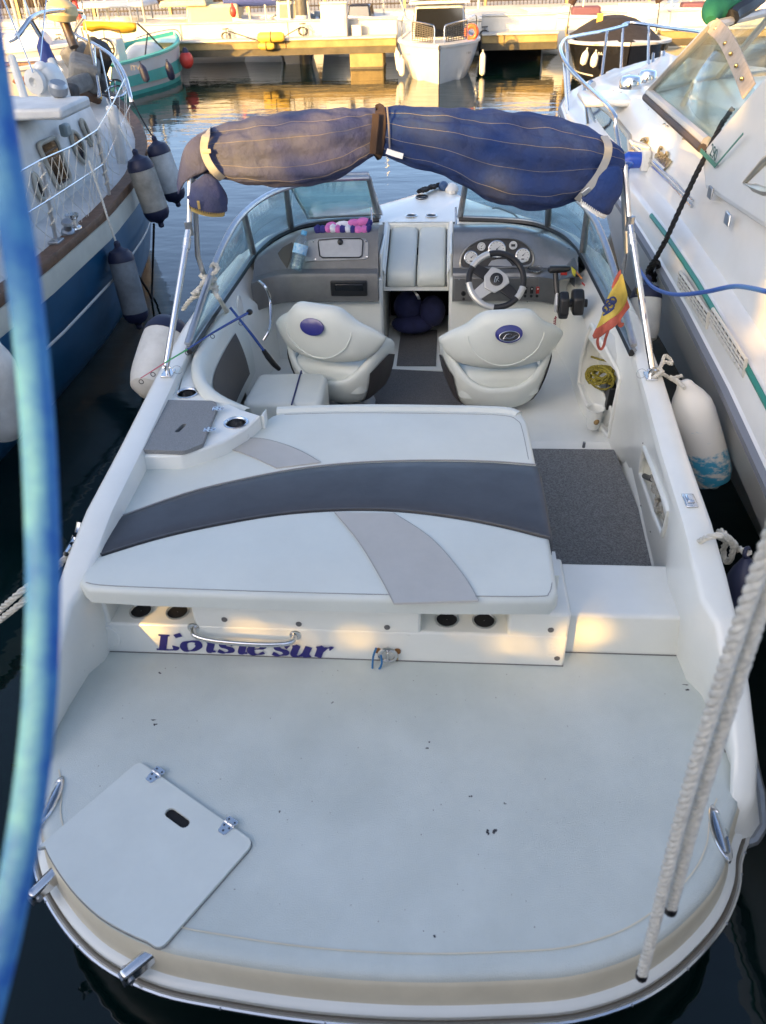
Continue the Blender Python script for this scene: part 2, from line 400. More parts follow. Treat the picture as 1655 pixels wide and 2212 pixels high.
# shallow border groove that runs round the nonskid
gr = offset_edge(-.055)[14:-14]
obj('border_groove', MB().ribbon([V((*p, PZ+.0015)) for p in gr], .004, (0,0,1), .0012), CREAM, plat)  # cream here paints the warm light caught by the groove sides
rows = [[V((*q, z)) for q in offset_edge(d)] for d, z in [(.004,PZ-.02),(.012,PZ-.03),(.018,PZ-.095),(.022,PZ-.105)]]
obj('platform_band', MB().grid(rows), CREAM, plat, smooth=50)  # edge band carries the warm light in its cream colour
rows = [[V((*q, z)) for q in offset_edge(d)] for d, z in [(.022,PZ-.105),(.036,PZ-.110),(.044,PZ-.118),(.044,PZ-.14),(.0,PZ-.24),(-.2,PZ-.4)]]
obj('platform_flange', MB().grid(rows), GEL, plat, smooth=40)
rr_ = [V((*p, PZ-.145)) for p in offset_edge(.05)]
rail = obj('platform_rub_rail', MB().tube(rr_, .013, 8), mat('rail_vinyl', (.16,.14,.11), .4, .3), boat)
obj('rail_insert', MB().tube([V((*p, PZ-.139)) for p in offset_edge(.060)], .007, 8), STEEL, rail)
for i in range(6, len(edge)-4, 6):
    p = offset_edge(.064)[i]; obj('rail_screw', MB().ell((*p, PZ-.136), (.0045,.0045,.0045), 6, 4), DALU, rail)
# scuffs on the platform
SCUFF = mat('scuff', (.05,.05,.055), .8)
for k, x, y, a, L_, W_ in (('J',672,345,.3,.018,.003),('J',668,364,-.4,.010,.005),('J',1433,270,.6,.006,.004),('J',1203,740,0,.005,.004),('K',205,440,.3,.006,.004),('K',196,468,0,.007,.005),
        ('K',458,828,.2,.008,.010),('K',487,826,.4,.009,.010),('K',382,672,0,.007,.005),('K',530,704,0,.005,.003),('K',1314,215,0,.011,.005),('K',1312,194,.1,.014,.003),('K',227,1277,.8,.006,.004),('J',690,142,0,.008,.005)):
    p = at(k, x, y, z=PZ); mb = MB(); rnd = random.Random(x)
    for q in range(3):
        c = (p.x+rnd.uniform(-.5,.5)*L_, p.y+rnd.uniform(-.6,.6)*W_)
        poly = [(c[0]+math.cos(t)*L_*rnd.uniform(.25,.55), c[1]+math.sin(t)*W_*rnd.uniform(.3,.7)) for t in (i*math.pi/4 for i in range(8))]
        mb.prism([V((*v, PZ+.0005+.0004*q)) for v in poly], (0,0,.0003))
    obj('scuff_mark', mb, SCUFF, plat, smooth=0)
mb = MB(); rnd = random.Random(21)                # fine specks of dirt
for i in range(150):
    x, y = rnd.uniform(-.95,.95), rnd.uniform(1.0,1.92)
    if abs(x) > .55 and y < 1.35: continue
    r_ = rnd.choice((.0008,.001,.0012,.0018)); mb.prism([V((x+r_*math.cos(t)*rnd.uniform(.6,1.4), y+r_*math.sin(t)*rnd.uniform(.6,1.4), PZ+.0004)) for t in (k*math.pi/3 for k in range(6))], (0,0,.0003))
o = obj('dirt_specks', mb, mat('dirt', (.22,.21,.19), .9), plat, smooth=0); o['kind'] = 'stuff'
# ---- ladder hatch on the platform
h1, h2, h3, h4 = V((-.755,1.491)), V((-.335,1.238)), V((-.517,.930)), V((-.955,1.185))
arc = [tuple(p) for p in offset_edge(.004) if -.95 < p[0] < -.535 and p[1] < 1.2]
hat = roundpoly([tuple(h1), tuple(h4)]+arc+[tuple(h3), tuple(h2)], [.025,.02]+[0]*len(arc)+[.035,.03])
hd = (h2-h1).normalized(); slot = stadium((-.578,1.301), hd, .030, .0155)
hatch = obj('ladder_hatch', holed(hat, [slot], PZ+.002, PZ+.012), mat('hatch_gelcoat', (.665,.695,.64), .4, noise=(4,.1), bump=(300,.12)), boat, smooth=40, bevel=.003)
hs = ccw(hat); obj('hatch_gap', MB().prism([V((*p, PZ+.0005)) for p in inset(hs, -.0028)], (0,0,.0012)), mat('joint_grey', (.22,.22,.21), .8), hatch, smooth=0)
obj('handle_slot', MB().prism([V((*p, PZ+.0025)) for p in inset(ccw(slot), -.003)], (0,0,.001)), DARK, hatch, smooth=0)
def hinge(c, d, z, s, parent):
    """butt hinge: barrel along d, a square leaf on one side, a tapered leaf on the other"""
    c, d = V((c[0], c[1], z)), V((d[0], d[1], 0)).normalized(); q = V((d.y, -d.x, 0)); mb = MB()
    P = lambda a, b, h=0: c+d*a*s+q*b*s+V((0,0,h))
    mb.prism([P(-.5,-.03),P(-.5,-.42),P(-.40,-.5),P(.40,-.5),P(.5,-.42),P(.5,-.03)][::-1], (0,0,.0025))
    mb.prism([P(-.5,.03),P(.5,.03),P(.36,.85),P(.26,.95),P(-.26,.95),P(-.36,.85)][::-1], (0,0,.0025))
    mb.tube([P(-.5,0,.004),P(.5,0,.004)], .085*s, 8)
    h = obj('hinge', mb, STEEL, parent, smooth=30)
    sc = MB()
    for a, b in ((-.3,-.27),(.3,-.27),(-.26,.3),(.26,.3),(0,.68)): sc.lathe([(.095*s,0),(.07*s,.0016)], P(a,b,.0026), (0,0,1), 8)
    sc2 = obj('hinge_screws', sc, mat('screw_dark', (.10,.10,.11), .35, 1), parent)
for t in (.17, .80): hinge(h1+hd*((h2-h1).length*t), hd, PZ+.0125, .038, hatch)
# ---- two chromed ladder tubes and the platform cleat plates
for a, b in ((('J',235,1015),('J',130,1120)),(('J',680,1335),('J',525,1465))):
    p, q = at(*a, z=.30), at(*b, z=.29); d = (q-p).normalized(); p = p-d*.05; sd = V((-d.y, d.x, 0)); mb = MB()
    mb.box((p+q)/2, ((q-p).length, .034, .05), Matrix((d, sd, V((0,0,1)))).transposed())
    t = obj('ladder_rail', mb, STEEL, boat, bevel=.012, seg=3)
    e = q-d*.018; obj('pivot_bolt', MB().tube([e-sd*.024, e+sd*.024], .009, 8).box(q, (.004,.024,.036), Matrix((d, sd, V((0,0,1)))).transposed()), DALU, t)
for sx in (-1, 1):                              # oval chromed pull-up cleats let into the platform edge
    c = V((sx*.982, 1.345, PZ-.001)); L_ = .088; tl = V((1,0,-sx*.30)).normalized()
    el = lambda k, h: [c+tl*(.026*k*math.cos(t))+V((sx*.004*math.sin(t)**2, L_*k*math.sin(t), h)) for t in (i*math.pi/16 for i in range(32))]
    cl = obj('pullup_cleat', MB().grid([el(1,-.012), el(1,.002), el(.93,.005), el(.80,.005), el(.74,.001)], closed_u=True), STEEL, boat)
    obj('cleat_dish', MB().add(el(.76,.0015), [tuple(range(32))]), mat('chrome_dark', (.35,.38,.42), .12, 1), cl)
    obj('cleat_bar', MB().tube([c+V((0,-L_*.72,.003)), c+V((0,-.02,.006)), c+V((0,.02,.006)), c+V((0,L_*.72,.003))], [.004,.007,.007,.004], 8), STEEL, cl)
    obj('finger_hole', MB().ell(c+V((0,.0,.006)), (.007,.016,.003), 10, 6), DARK, cl)

# ---- transom wall, with the two drink recesses under the pad
TY = 1.962
tm = MB()
wall = obj('transom', MB().span((-1.085,TY,PZ-.03),(.615,TY+.32,.502)), GEL, boat, bevel=.010, seg=3)
recess = ((at('H',240,1160,Y=TY).x, at('H',652,1180,Y=TY).x), (at('I',248,950,Y=TY).x, at('I',605,945,Y=TY).x))
xs = [-1.085, recess[0][0], recess[0][1], recess[1][0], recess[1][1], .615]
for a, b, zz in ((0,1,.672),(2,3,.672),(4,5,.602)): obj('transom_upper', MB().span((xs[a],TY+.0015,.492),(xs[b],TY+.30,zz)), GEL, wall, bevel=.010)
obj('recess_back', MB().span((-1.0,TY+.12,.48),(.58,TY+.25,.672)), GEL, wall)
for (a, b) in recess:
    for t in (.30, .74):
        c = V((lerp(a, b, t), TY+.066, .503)); cp = obj('cup_holder', MB().lathe([(.042,.0005),(.042,.004),(.036,.004),(.034,.0006)], c, (0,0,1), 20, cap=False), STEEL, wall)
        obj('cup_well', MB().lathe([(.001,.0011),(.035,.0011)], c, (0,0,1), 20, cap=False), DARK, cp)
for p in ((185,1170),(810,1210),(1168,1232),(1593,1248)):
    c = at('H', *p, Y=TY); obj('screw_cap', MB().lathe([(.011,0),(.010,.003),(.004,.004)], c+V((0,.001,0)), (0,-1,0), 10), mat('cap_grey', (.12,.12,.12), .5), wall)
for p in ((778,970),(803,1085)):
    c = at('I', *p, Y=TY); obj('screw_cap', MB().lathe([(.011,0),(.010,.003),(.004,.004)], c+V((0,.001,0)), (0,-1,0), 10), MATS['cap_grey'], wall)
# round inspection port at the left end
c = at('H',232,1293,Y=TY); ip = obj('inspection_port', MB().lathe([(.062,0),(.060,.006),(.052,.007),(.050,.003),(.002,.003)], c, (0,-1,0), 28), GEL, wall)
# name lettering
e0 = at('H',497,1375,Y=TY-.001); e1 = at('H',1300,1412,Y=TY-.001); ex = (e1-e0).normalized(); sc = (e1-e0).length/8.6
glyph = []
def g_(x0, *strokes):
    for s_ in strokes: glyph.append([(x0+x+y*.22, y*.77) for x, y in s_])
g_(0, [(.1,1.42),(.7,1.42)], [(.42,1.42),(.42,.06)], [(.1,.04),(1.0,.06),(1.12,.42)])
g_(1.0, [(.05,1.62),(.22,1.30)])
g_(1.45, [(.5,.98),(.15,.8),(.08,.4),(.3,.05),(.65,.12),(.88,.5),(.75,.9),(.5,.98)])
g_(2.65, [(.05,.92),(.3,.98),(.3,.2),(.42,.04),(.62,.12)])
g_(3.35, [(.8,.82),(.55,1.0),(.25,.85),(.3,.62),(.68,.42),(.7,.15),(.4,.02),(.05,.2)])
g_(4.35, [(.05,.92),(.3,.98),(.3,.2),(.42,.04),(.62,.12)])
g_(5.0, [(.12,.48),(.6,.58),(.72,.85),(.5,.99),(.2,.8),(.1,.4),(.3,.05),(.6,.04),(.85,.22)])
g_(6.25, [(.8,.82),(.55,1.0),(.25,.85),(.3,.62),(.68,.42),(.7,.15),(.4,.02),(.05,.2)])
g_(7.2, [(.05,.92),(.25,.97),(.22,.25),(.4,.03),(.65,.12),(.85,.4)], [(.9,.97),(.84,.2),(.98,.05),(1.12,.14)])
g_(8.45, [(.05,.92),(.28,.97),(.26,.02)], [(.28,.5),(.5,.88),(.72,.98),(.88,.86)])
obj('name_lettering', pen(glyph, (.34,.05,.035), e0+V((-.012,0,.023)), ex, (0,0,1), sc*.96, lift=.0012), mat('name_blue', (.02,.016,.16), .4), wall, smooth=0, recalc=False)
# grab handle
ha, hb = at('T',292,68,Y=TY), at('T',895,112,Y=TY); hm = (ha+hb)/2
path = spline([ha+V((0,.004,0)), ha+V((.012,-.03,-.006)), lerp(ha,hb,.2)+V((0,-.044,-.010)), hm+V((0,-.048,-.010)), lerp(ha,hb,.8)+V((0,-.044,-.008)), hb+V((-.012,-.03,-.004)), hb+V((0,.004,0))], 6)
gh = obj('grab_handle', MB().tube(path, .0105, 12), STEEL, boat)
for p in (ha, hb): obj('flange', MB().lathe([(.022,0),(.020,.004),(.013,.006)], p, (0,-1,0), 14), STEEL, gh)
# tow ring with rust
c = at('T',1442,212,Y=TY); ring = MB().tube([c+V((.030*math.cos(t),-.016,.030*math.sin(t))) for t in (i*math.pi/12 for i in range(24))], .0065, 8, closed=True)
ring.tube([c+V((0,.002,-.022)), c+V((0,-.022,-.016)), c+V((0,-.022,.016)), c+V((0,.002,.022))], .005, 8)
tr = obj('tow_ring', ring, STEEL, boat)
RUST = mat('rust', (.32,.14,.035), .8, noise=(60,.5))
for dx in (-.034, .034): obj('bolt', MB().lathe([(.012,0),(.012,.006),(.006,.011)], c+V((dx,0,.008)), (0,-1,0), 10), RUST, tr)
mb = MB()
for dx, l_, w_ in ((.033,.052,.007),):
    mb.prism([c+V((dx-w_/2,-.0006,0)), c+V((dx+w_/2,-.0006,0)), c+V((dx+w_*.35,-.0006,-l_)), c+V((dx-w_*.3,-.0006,-l_*.95))], (0,.0004,0))
obj('rust_streak', mb, mat('rust_stain', (.55,.38,.13), .7), tr, smooth=0)

# ---- starboard step, cockpit floor and carpet
st = obj('boarding_step', MB().span((.617,2.03,PZ-.02),(1.10,2.31,.542)), GEL, boat, bevel=.014, seg=3)
c = at('I',1362,1040,Y=2.03); obj('screw_cap', MB().lathe([(.011,0),(.010,.003),(.004,.004)], c, (0,-1,0), 10), MATS['cap_grey'], st)
obj('cockpit_floor', MB().span((-1.06,2.25,ZF-.05),(1.06,5.35,ZF-.006)), GEL, boat)
y0, y1 = at('d',1300,1225,z=ZF).y-.12, at('d',1240,972,z=ZF).y
cx1 = [(1.088,y0),(1.082,2.9),(1.05,y1)]; cp = [(.50,y0)]+cx1+[(.50,y1)]
obj('carpet', MB().prism([V((*p, ZF-.004)) for p in ccw(cp)], (0,0,.011)), CARP, boat, bevel=.003)
# white moulded plinth between the rear carpet and the helm seat
obj('floor_moulding', MB().grid([[V((x, y, z)) for y, z in ((y1+.005,ZF-.002),(y1+.03,ZF+.03),(y1+.09,ZF+.045),(4.62,ZF+.06))] for x in (.45,.62,.80,.93,1.0,1.06)]), GEL, boat)
fc = [at('F',110,1215,z=ZF), at('F',450,1240,z=ZF)]
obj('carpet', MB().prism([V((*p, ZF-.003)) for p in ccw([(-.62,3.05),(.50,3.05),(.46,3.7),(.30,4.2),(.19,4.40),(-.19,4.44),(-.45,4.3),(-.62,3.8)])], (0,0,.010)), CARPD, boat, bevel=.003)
obj('floor_threshold', MB().span((-.195,4.425,ZF-.004),(.195,5.2,ZF+.004)), GEL, boat)
obj('cabin_mat', MB().span((-.115,4.475,ZF+.004),(.128,5.02,ZF+.013)), CARPD, boat, bevel=.003)

JNT = mat('joint_line', (.16,.155,.15), .9)
obj('joint_line', MB().tube([(-1.06,1.90,PZ+.0012),(-1.035,TY-.002,PZ+.0012),(.612,TY-.002,PZ+.0012),(.618,2.027,PZ+.0012),(1.03,2.027,PZ+.0012),(1.052,1.97,PZ+.0012),(1.068,1.80,PZ+.0012),(1.072,1.62,PZ+.0012)], .0022, 5), JNT, plat)
# ---- sunpad
PT = .752
pb = obj('sunpad_base', MB().span((-1.03,TY+.126,PZ),(.545,3.075,.65)), GEL, boat, bevel=.01)
Lx = lambda k, x, y, z=PT: tuple(at(k, x, y, z=z)[:2])
padL = [(-.985,1.866),(-1.02,1.93),(-1.022,2.15),(-1.032,2.40),(-1.03,2.585),(-.985,2.625),(-.86,2.635),(-.76,2.70),(-.655,2.815),(-.628,2.90),(-.60,2.985),(-.575,3.03)]
padR = [(.44,3.118),(.515,3.085),(.538,3.0),(.542,2.67),(.548,2.2),(.552,1.94),(.52,1.868)]
rear = [(.52,1.866),(.2,1.855),(-.3,1.852),(-.8,1.857),(-.985,1.866)]
rearc = [Lx('d',200,1203), Lx('d',330,1163), Lx('d',450,1135), Lx('d',600,1109), Lx('d',740,1099), Lx('d',860,1101), Lx('d',980,1115), Lx('d',1090,1136), Lx('d',1184,1160)]
frontc = [Lx('d',243,1122), Lx('d',400,1066), Lx('d',520,1036), Lx('d',640,1013), Lx('d',760,1000), Lx('d',880,995), Lx('d',1000,995), Lx('d',1080,998), Lx('d',1156,1004)]
sp2 = lambda c: [tuple(p[:2]) for p in spline([V((*p, 0)) for p in c], 4)]
rearc, frontc = sp2(rearc), sp2(frontc)
rearc[0], frontc[0] = (-1.022, rearc[0][1]), (-1.026, frontc[0][1]); rearc[-1], frontc[-1] = (.552, rearc[-1][1]), (.546, frontc[-1][1])
aft = [(-.97,1.868),(-1.015,1.905)]+rearc+[(.552,1.91),(.525,1.87)]+[(.2,1.857),(-.3,1.853),(-.8,1.858)]
aftp = obj('aft_sunpad', padmb(aft, .690, PT, .022), VINYL, boat, smooth=60)
br_ = []
for u, z in ((0,.64),(0,PT-.014),(.012,PT-.003),(.05,PT+.004),(.2,PT+.008),(.5,PT+.010),(.8,PT+.008),(.95,PT+.004),(.988,PT-.003),(1,PT-.014),(1,.64)):
    row = [V((*V(a).lerp(V(b), u), z)) for a, b in zip(frontc, rearc)]
    e = row[-1]; row += [e+V((.008,0,-.006)), e+V((.013,0,-.022)), V((e.x+.014, e.y, min(e.z-.03, .66)))]
    e = row[0]; br_.append([V((e.x-.006, e.y, min(e.z-.02, .70))), e+V((-.003,0,-.006))]+row)
obj('charcoal_band', MB().grid(br_), CHAR, boat, smooth=60)
fp = [p for p in padL if p[1] > frontc[0][1]+.02]+[(-.45,3.105),(-.2,3.122)]+[p for p in padR if p[1] > frontc[-1][1]+.03]+frontc[::-1]
frp = obj('forward_sunpad', padmb(fp, .64, PT, .020), VINYL, boat, smooth=60)
def strip(left, right, name, parent):
    l_, r_ = sp2(left), sp2(right); zt = PT+.0052
    obj(name, MB().grid([[V((*p, zt-.006)) for p in inset(ccw(l_+r_[::-1]), -.0)], [V((*p, zt)) for p in inset(ccw(l_+r_[::-1]), .002)]], closed_u=True, cap=True), BEIGE, parent, smooth=0)
    for c_ in (l_, r_): obj('seam', MB().tube([V((*p, zt+.0004)) for p in c_], .0011, 5), mat('seam_grey', (.3,.3,.29), .8), parent)
strip([Lx('d',722,1108), Lx('d',775,1172), Lx('d',822,1250), Lx('d',851,1306)], [Lx('d',850,1110), Lx('d',932,1165), Lx('d',1000,1243), Lx('d',1034,1300)], 'beige_panel', aftp)
strip([Lx('H',752,388), Lx('H',850,398), Lx('H',960,438), Lx('H',1062,486)], [Lx('H',885,343), Lx('H',1000,345), Lx('H',1150,390), Lx('H',1275,458)], 'beige_panel', frp)
# stitched seam along the rear edge, piping at the charcoal band
sm = [(-.985,1.895),(-.9,1.882),(-.6,1.876),(-.2,1.873),(.2,1.876),(.48,1.884),(.52,1.90),(.535,1.95)]
obj('seam', MB().tube(spline([V((*p, PT+.0005)) for p in sm], 5), .0016, 5), mat('seam_grey', (.3,.3,.29), .8), aftp)
fs_ = [(.538,2.72),(.530,2.95),(.515,3.03),(.45,3.075),(.2,3.085),(-.2,3.085),(-.5,3.065)]
obj('seam', MB().tube(spline([V((*p, PT+.0005)) for p in [(x-.02, y-.03) for x, y in fs_]], 5), .0014, 5), mat('seam_grey'), frp)
obj('piping', MB().tube([V((*p, PT+.001)) for p in rearc], .004, 6), CHAR, aftp)
obj('piping', MB().tube([V((*p, PT+.001)) for p in frontc], .003, 6), mat('seam_grey'), frp)
obj('front_roll', MB().tube(spline([V((-.56,3.075,PT-.022)), V((-.2,3.10,PT-.02)), V((.2,3.10,PT-.02)), V((.44,3.09,PT-.02)), V((.50,3.06,PT-.024))], 5), .034, 10), VINYL, frp)

# ---- port quarter: raised corner with cup holders and speckled cooler lid
QZ = .815
Lq = lambda x, y, z=QZ: tuple(at('H', x, y, z=z)[:2])
quarter = [(-1.06,2.575),(-.85,2.585),(-.775,2.635),(-.70,2.70),(-.635,2.80),(-.60,2.90),(-.585,2.99)]+[Lq(1000,232),Lq(900,200),Lq(800,155),Lq(720,90),Lq(680,20),Lq(665,-60)]+[(-1.06,3.40)]
cups = [tuple(at('H',630,122,z=QZ)[:2]), tuple(at('H',866,265,z=QZ)[:2])]
qo = obj('quarter_deck', holed(quarter, [circle(c, .043) for c in cups], .62, QZ), GEL, boat, smooth=45, bevel=.014, seg=3)
for c in cups:
    ch = obj('cup_holder', MB().lathe([(.052,.0005),(.052,.004),(.044,.005),(.040,0),(.038,-.07)], (*c, QZ), (0,0,1), 24, cap=False), STEEL, qo)
    obj('cup_well', MB().lathe([(.039,-.068),(.001,-.070)], (*c, QZ), (0,0,1), 24, cap=False), mat('well_grey', (.10,.10,.10), .3, .6), ch)
lid = [Lq(505,205),Lq(527,172),Lq(765,176),Lq(783,200),Lq(708,385),Lq(622,420),Lq(398,412)]
slot = stadium(at('H',600,288,z=QZ+.02), (.25,1), .026, .010)
ld = obj('cooler_lid', holed(roundpoly(lid, [.02,.03,.03,.03,.01,.02,.02]), [slot], QZ+.002, QZ+.020), SPECK, boat, smooth=40, bevel=.004)
obj('handle_slot', MB().prism([V((*p, QZ+.0025)) for p in inset(ccw(slot), -.003)], (0,0,.001)), DARK, ld, smooth=0)
a, b = V(Lq(783,200)), V(Lq(708,385)); d = (b-a).normalized()
for t in (.10, .66): hinge(a.lerp(b, t), -d, QZ+.0205, .034, ld)

# ---- jump seat behind the passenger seat
js = [(-.82,3.42),(-.80,3.76),(-.46,3.77),(-.425,3.72),(-.42,3.42)]
jsm = obj('jump_seat', padmb(roundpoly(js, .05), .40, .60, .03), VINYL, boat, smooth=60)
a, b = at('E',1078,1240,z=.603), at('E',1025,1425,z=.603); obj('piping', MB().tube([a+V((0,.006,-.03)), a, b, b+(b-a)*.15], .0045, 6), NAVYP, jsm)
obj('jump_seat_box', MB().span((-.80,3.44,ZF),(-.45,3.74,.40)), GEL, boat)
rows = []
bk = [((-.665,3.02,.79),(-.665,3.09,.50)),((-.80,3.06,.835),(-.76,3.14,.50)),((-.90,3.18,.855),(-.83,3.24,.50)),((-.955,3.36,.865),(-.865,3.38,.50)),((-.965,3.60,.87),(-.875,3.60,.50)),((-.955,3.84,.875),(-.87,3.84,.50)),((-.93,3.98,.87),(-.87,3.97,.50))]
for t_, b_ in bk:
    t_, b_ = V(t_), V(b_); r = []
    out = V((t_.x, t_.y-.2 if t_.y < 3.2 else t_.y, 0))
    n_ = V((-1 if t_.y > 3.3 else -.6, -.2 if t_.y > 3.3 else -.8, 0)).normalized()
    for s_ in range(9):
        u = s_/8; p = t_.lerp(b_, u)
        r.append(p-n_*(.02*math.sin(math.pi*u)))
    r = [t_+n_*.055+V((0,0,-.03)), t_+n_*.045+V((0,0,-.004)), t_+n_*.022+V((0,0,.005))]+r
    rows.append(r)
rows = [[p for p in r] for r in rows]
sm_rows = []
for j in range(len(rows[0])): sm_rows.append(spline([r[j] for r in rows], 4))
jb = obj('jump_seat_backrest', MB().grid(sm_rows), VINYL, boat, smooth=60)
dk = MB(); k0, k1 = 9, 21
dk.grid([[sm_rows[j][i]+V((.004,.002,.002)) for i in range(k0, k1)] for j in range(5, 11)])
obj('charcoal_panel', dk, mat('taupe_vinyl', (.075,.072,.070), .5, bump=(25,.15)), jb, smooth=60)

# ---- bucket seats
def emblem(c, ex, ey, s, parent, navy=True, badge=True, asp=.5):
    c, ex, ey = V(c), V(ex).normalized(), V(ey).normalized(); ez = ex.cross(ey).normalized(); ey = ez.cross(ex)
    e_ = lambda rx, ry, h, oy=0: [c+ex*rx*math.cos(t)+ey*(ry*math.sin(t)+oy)+ez*h for t in (i*math.pi/16 for i in range(32))]
    em = parent
    if navy: em = obj('emblem', MB().grid([e_(s*1.02,s*.66,-.004), e_(s,s*.64,.002), e_(s*.94,s*.58,.003)], closed_u=True, cap=True), mat('emblem_blue', (.012,.014,.16), .3, coat=.3), parent)
    if badge:
        k = .78 if navy else 1.0; oy = -.16*s if navy else 0
        ov = obj('badge', MB().grid([e_(s*k,s*k*asp,.0012 if not navy else .0032,oy), e_(s*k*.98,s*k*asp*.98,.0050,oy)], closed_u=True, cap=True), BLACK, em if em.parent.type == 'EMPTY' else parent)
        mb = MB().tube(e_(s*k*.96,s*k*asp*.96,.0052,oy), s*.030, 6, closed=True)
        P = lambda x, y: c+ex*x*s*k+ey*(y*2*asp*s*k+oy)+ez*.0062
        mb.tube([P(*q) for q in ((-.62,-.22),(-.45,.0),(-.3,.18),(.0,.24),(.22,.16),(.1,.0),(-.1,-.06),(.12,-.12),(.4,.0),(.75,.1))], s*.028, 5, flat=.6)
        mb.tube([P(*q) for q in ((-.62,-.22),(-.3,-.12),(.0,-.2),(.3,-.14),(.5,-.02))], s*.028, 5, flat=.6)
        obj('badge_outline', mb, ALU, em if em.parent.type == 'EMPTY' else parent)
SHELL = mat('seat_shell_dark', (.055,.05,.047), .5)
def bucket(cx, cy, yaw, lab, badge):
    """bucket seat seen from behind: bowl shell with a rear opening, winged backrest, raised headpiece"""
    M = Matrix.Translation((cx, cy, 0)) @ Matrix.Rotation(yaw, 4, 'Z')
    T = lambda x, y, z: M @ V((x, y, z))
    # lower bowl, horseshoe plan open to the front, its rear rim dipping to show the cushion
    rows = []
    def shell(a, f_, k, g=0):
        ca, sa = math.cos(a), math.sin(a); rim = .548+.20*abs(ca)**2.2
        return T((.292*k+g)*math.copysign(abs(ca)**.8, ca), (.225*k+g)*math.copysign(abs(sa)**.8, sa)+.05, lerp(.385, rim, f_))
    PR = ((0,.55),(.04,.66),(.14,.77),(.35,.87),(.6,.94),(.82,.98),(.94,.985),(1.0,.94),(.98,.89),(.85,.85),(.6,.81))
    for f_, k in PR:
        r = [shell(math.pi*(1.0+i/28), f_, k) for i in range(29)]
        fr_ = lambda sx: T(sx*.292*k, .13, lerp(.385, .70, f_))
        rows.append([fr_(-1)]+r+[fr_(1)])
    sh = obj('bucket_seat', MB().grid(rows), VINYL, boat, smooth=60)
    if lab: sh['label'] = lab
    for sx in (-1, 1):                            # dark flank panels on the lower sides
        q = []
        for f_, k in PR[:6]:
            q.append([T(sx*(.292*k+.004), .13, lerp(.385, .70, f_*.9))]+[shell(math.pi*(1.5+sx*.5-sx*.20*i/5), f_*.9, k, .004) for i in range(6)])
        obj('flank_panel', MB().grid(q), SHELL, sh)
    obj('seat_cushion', padmb(roundpoly([(p.x, p.y) for p in (T(-.215,-.135,0),T(.215,-.135,0),T(.225,.20,0),T(-.225,.20,0))], [.08,.08,.03,.03]), .48, .628, .05), VINYL, sh, smooth=60)
    obj('seat_pedestal', MB().lathe([(.17,ZF),(.17,ZF+.01),(.06,ZF+.02),(.055,.38),(.16,.39)], T(0,.08,0), (0,0,1), 20), DALU, sh)
    rows = []; N = 36
    def back(u, a, grow=0):
        au = abs(u); e = max(0, (au-.50)/.50)
        hump = 1/(1+(au/.52)**7)
        zt = .885-.040*au*au+.085*hump; zb = .650+.045*au**2+.05*au**6
        cz, hz = (zt+zb)/2-.012*e, max(.010, (zt-zb)/2*(1-e**4.0)**.6 if e < 1 else .010); hy = (.070*(1-.45*au*au)+grow)*(1-.5*e*e)
        sn, cs = math.sin(a), math.cos(a)
        z = cz+hz*math.copysign(abs(sn)**.8, sn)
        return T(u*.315, -.150+.10*au*au+hy*math.copysign(abs(cs)**.85, cs)-.10*(z-.78), z)
    for i in range(N+1):
        u = -1+2*i/N; rows.append([back(u, a) for a in (2*math.pi*j/22 for j in range(22))])
    br = obj('backrest', MB().grid(rows, closed_u=True, cap=True), VINYL, sh, smooth=60)
    pp = []
    for i in range(25):
        q = math.pi*i/24; pp.append(back(-.60*math.cos(q), math.pi+math.asin(max(-.98, min(.98, .55-1.25*math.sin(q))))*-1 if True else 0, .002))
    obj('piping', MB().tube(pp, .0035, 6), VINYL, sh)
    ex = (M.to_3x3() @ V((1,0,0))); ey = (M.to_3x3() @ V((0,.30,.95)))
    emblem(T(.0,-.236,.875), ex, ey, .066, sh, True, badge)
    return sh
bucket(.455, 3.86, R(8), 'helm seat with black badge on its blue oval', True)
bucket(-.405, 3.93, R(-20), 'passenger seat with plain blue oval on its back', False)
# ================================================================== forward half of the sport boat
# ---- foredeck and the two bulkheads either side of the walk-through
fd = MB(); ysd = [4.62,4.7,4.85,5.0,5.1,5.18]
bx0 = lambda y: .13*max(0, (y-5.2)/.73)          # the stem sits a little to starboard of the wheel line
for sx in (-1, 1):
    rows = []
    for y in ysd:
        w_, zt = gun(y); rows.append([V((sx*a, y, z)) for a, z in ((w_+.03,zt-.17),(w_,zt-.035),(w_-.012,zt-.01),(w_-.035,zt),(max(.3,w_*.7),zt+.012),(.5 if w_ > .62 else .35,zt+.015),(.235,zt+.012),(.222,zt),(.218,.60))])
    fd.grid(rows)
rows = []
for y in (5.18,5.26,5.35,5.42,5.5,5.58,5.65,5.72,5.8,5.87,5.93):
    w_, zt = gun(y); k = min(1, w_/.25); r = []
    for sx in (-1, 1):
        q = [V((sx*a+bx0(y), y, z)) for a, z in ((w_+.03*k+.005,zt-.17),(w_+.004,zt-.035),(w_*.97,zt-.008),(w_*.88,zt),(w_*.4,zt+.012))]; r += q if sx < 0 else [V((bx0(y),y,zt+.014))]+q[::-1]
    rows.append(r)
fd.grid(rows)
fdk = obj('foredeck', fd, GEL, boat, smooth=50)
BY = 4.60
for sx in (-1, 1): obj('bulkhead', MB().span((sx*.205,BY,ZF-.02),(sx*1.04,BY+.06,.80)), GEL, boat, bevel=.012)
for sx in (-1, 1): obj('walkthrough_side', MB().span((sx*.20,BY+.03,ZF-.02),(sx*.216,5.2,.94)), GEL, boat, bevel=.006)
obj('cabin_back', MB().span((-.2,5.30,ZF),(.2,5.33,.95)), DARK, boat)
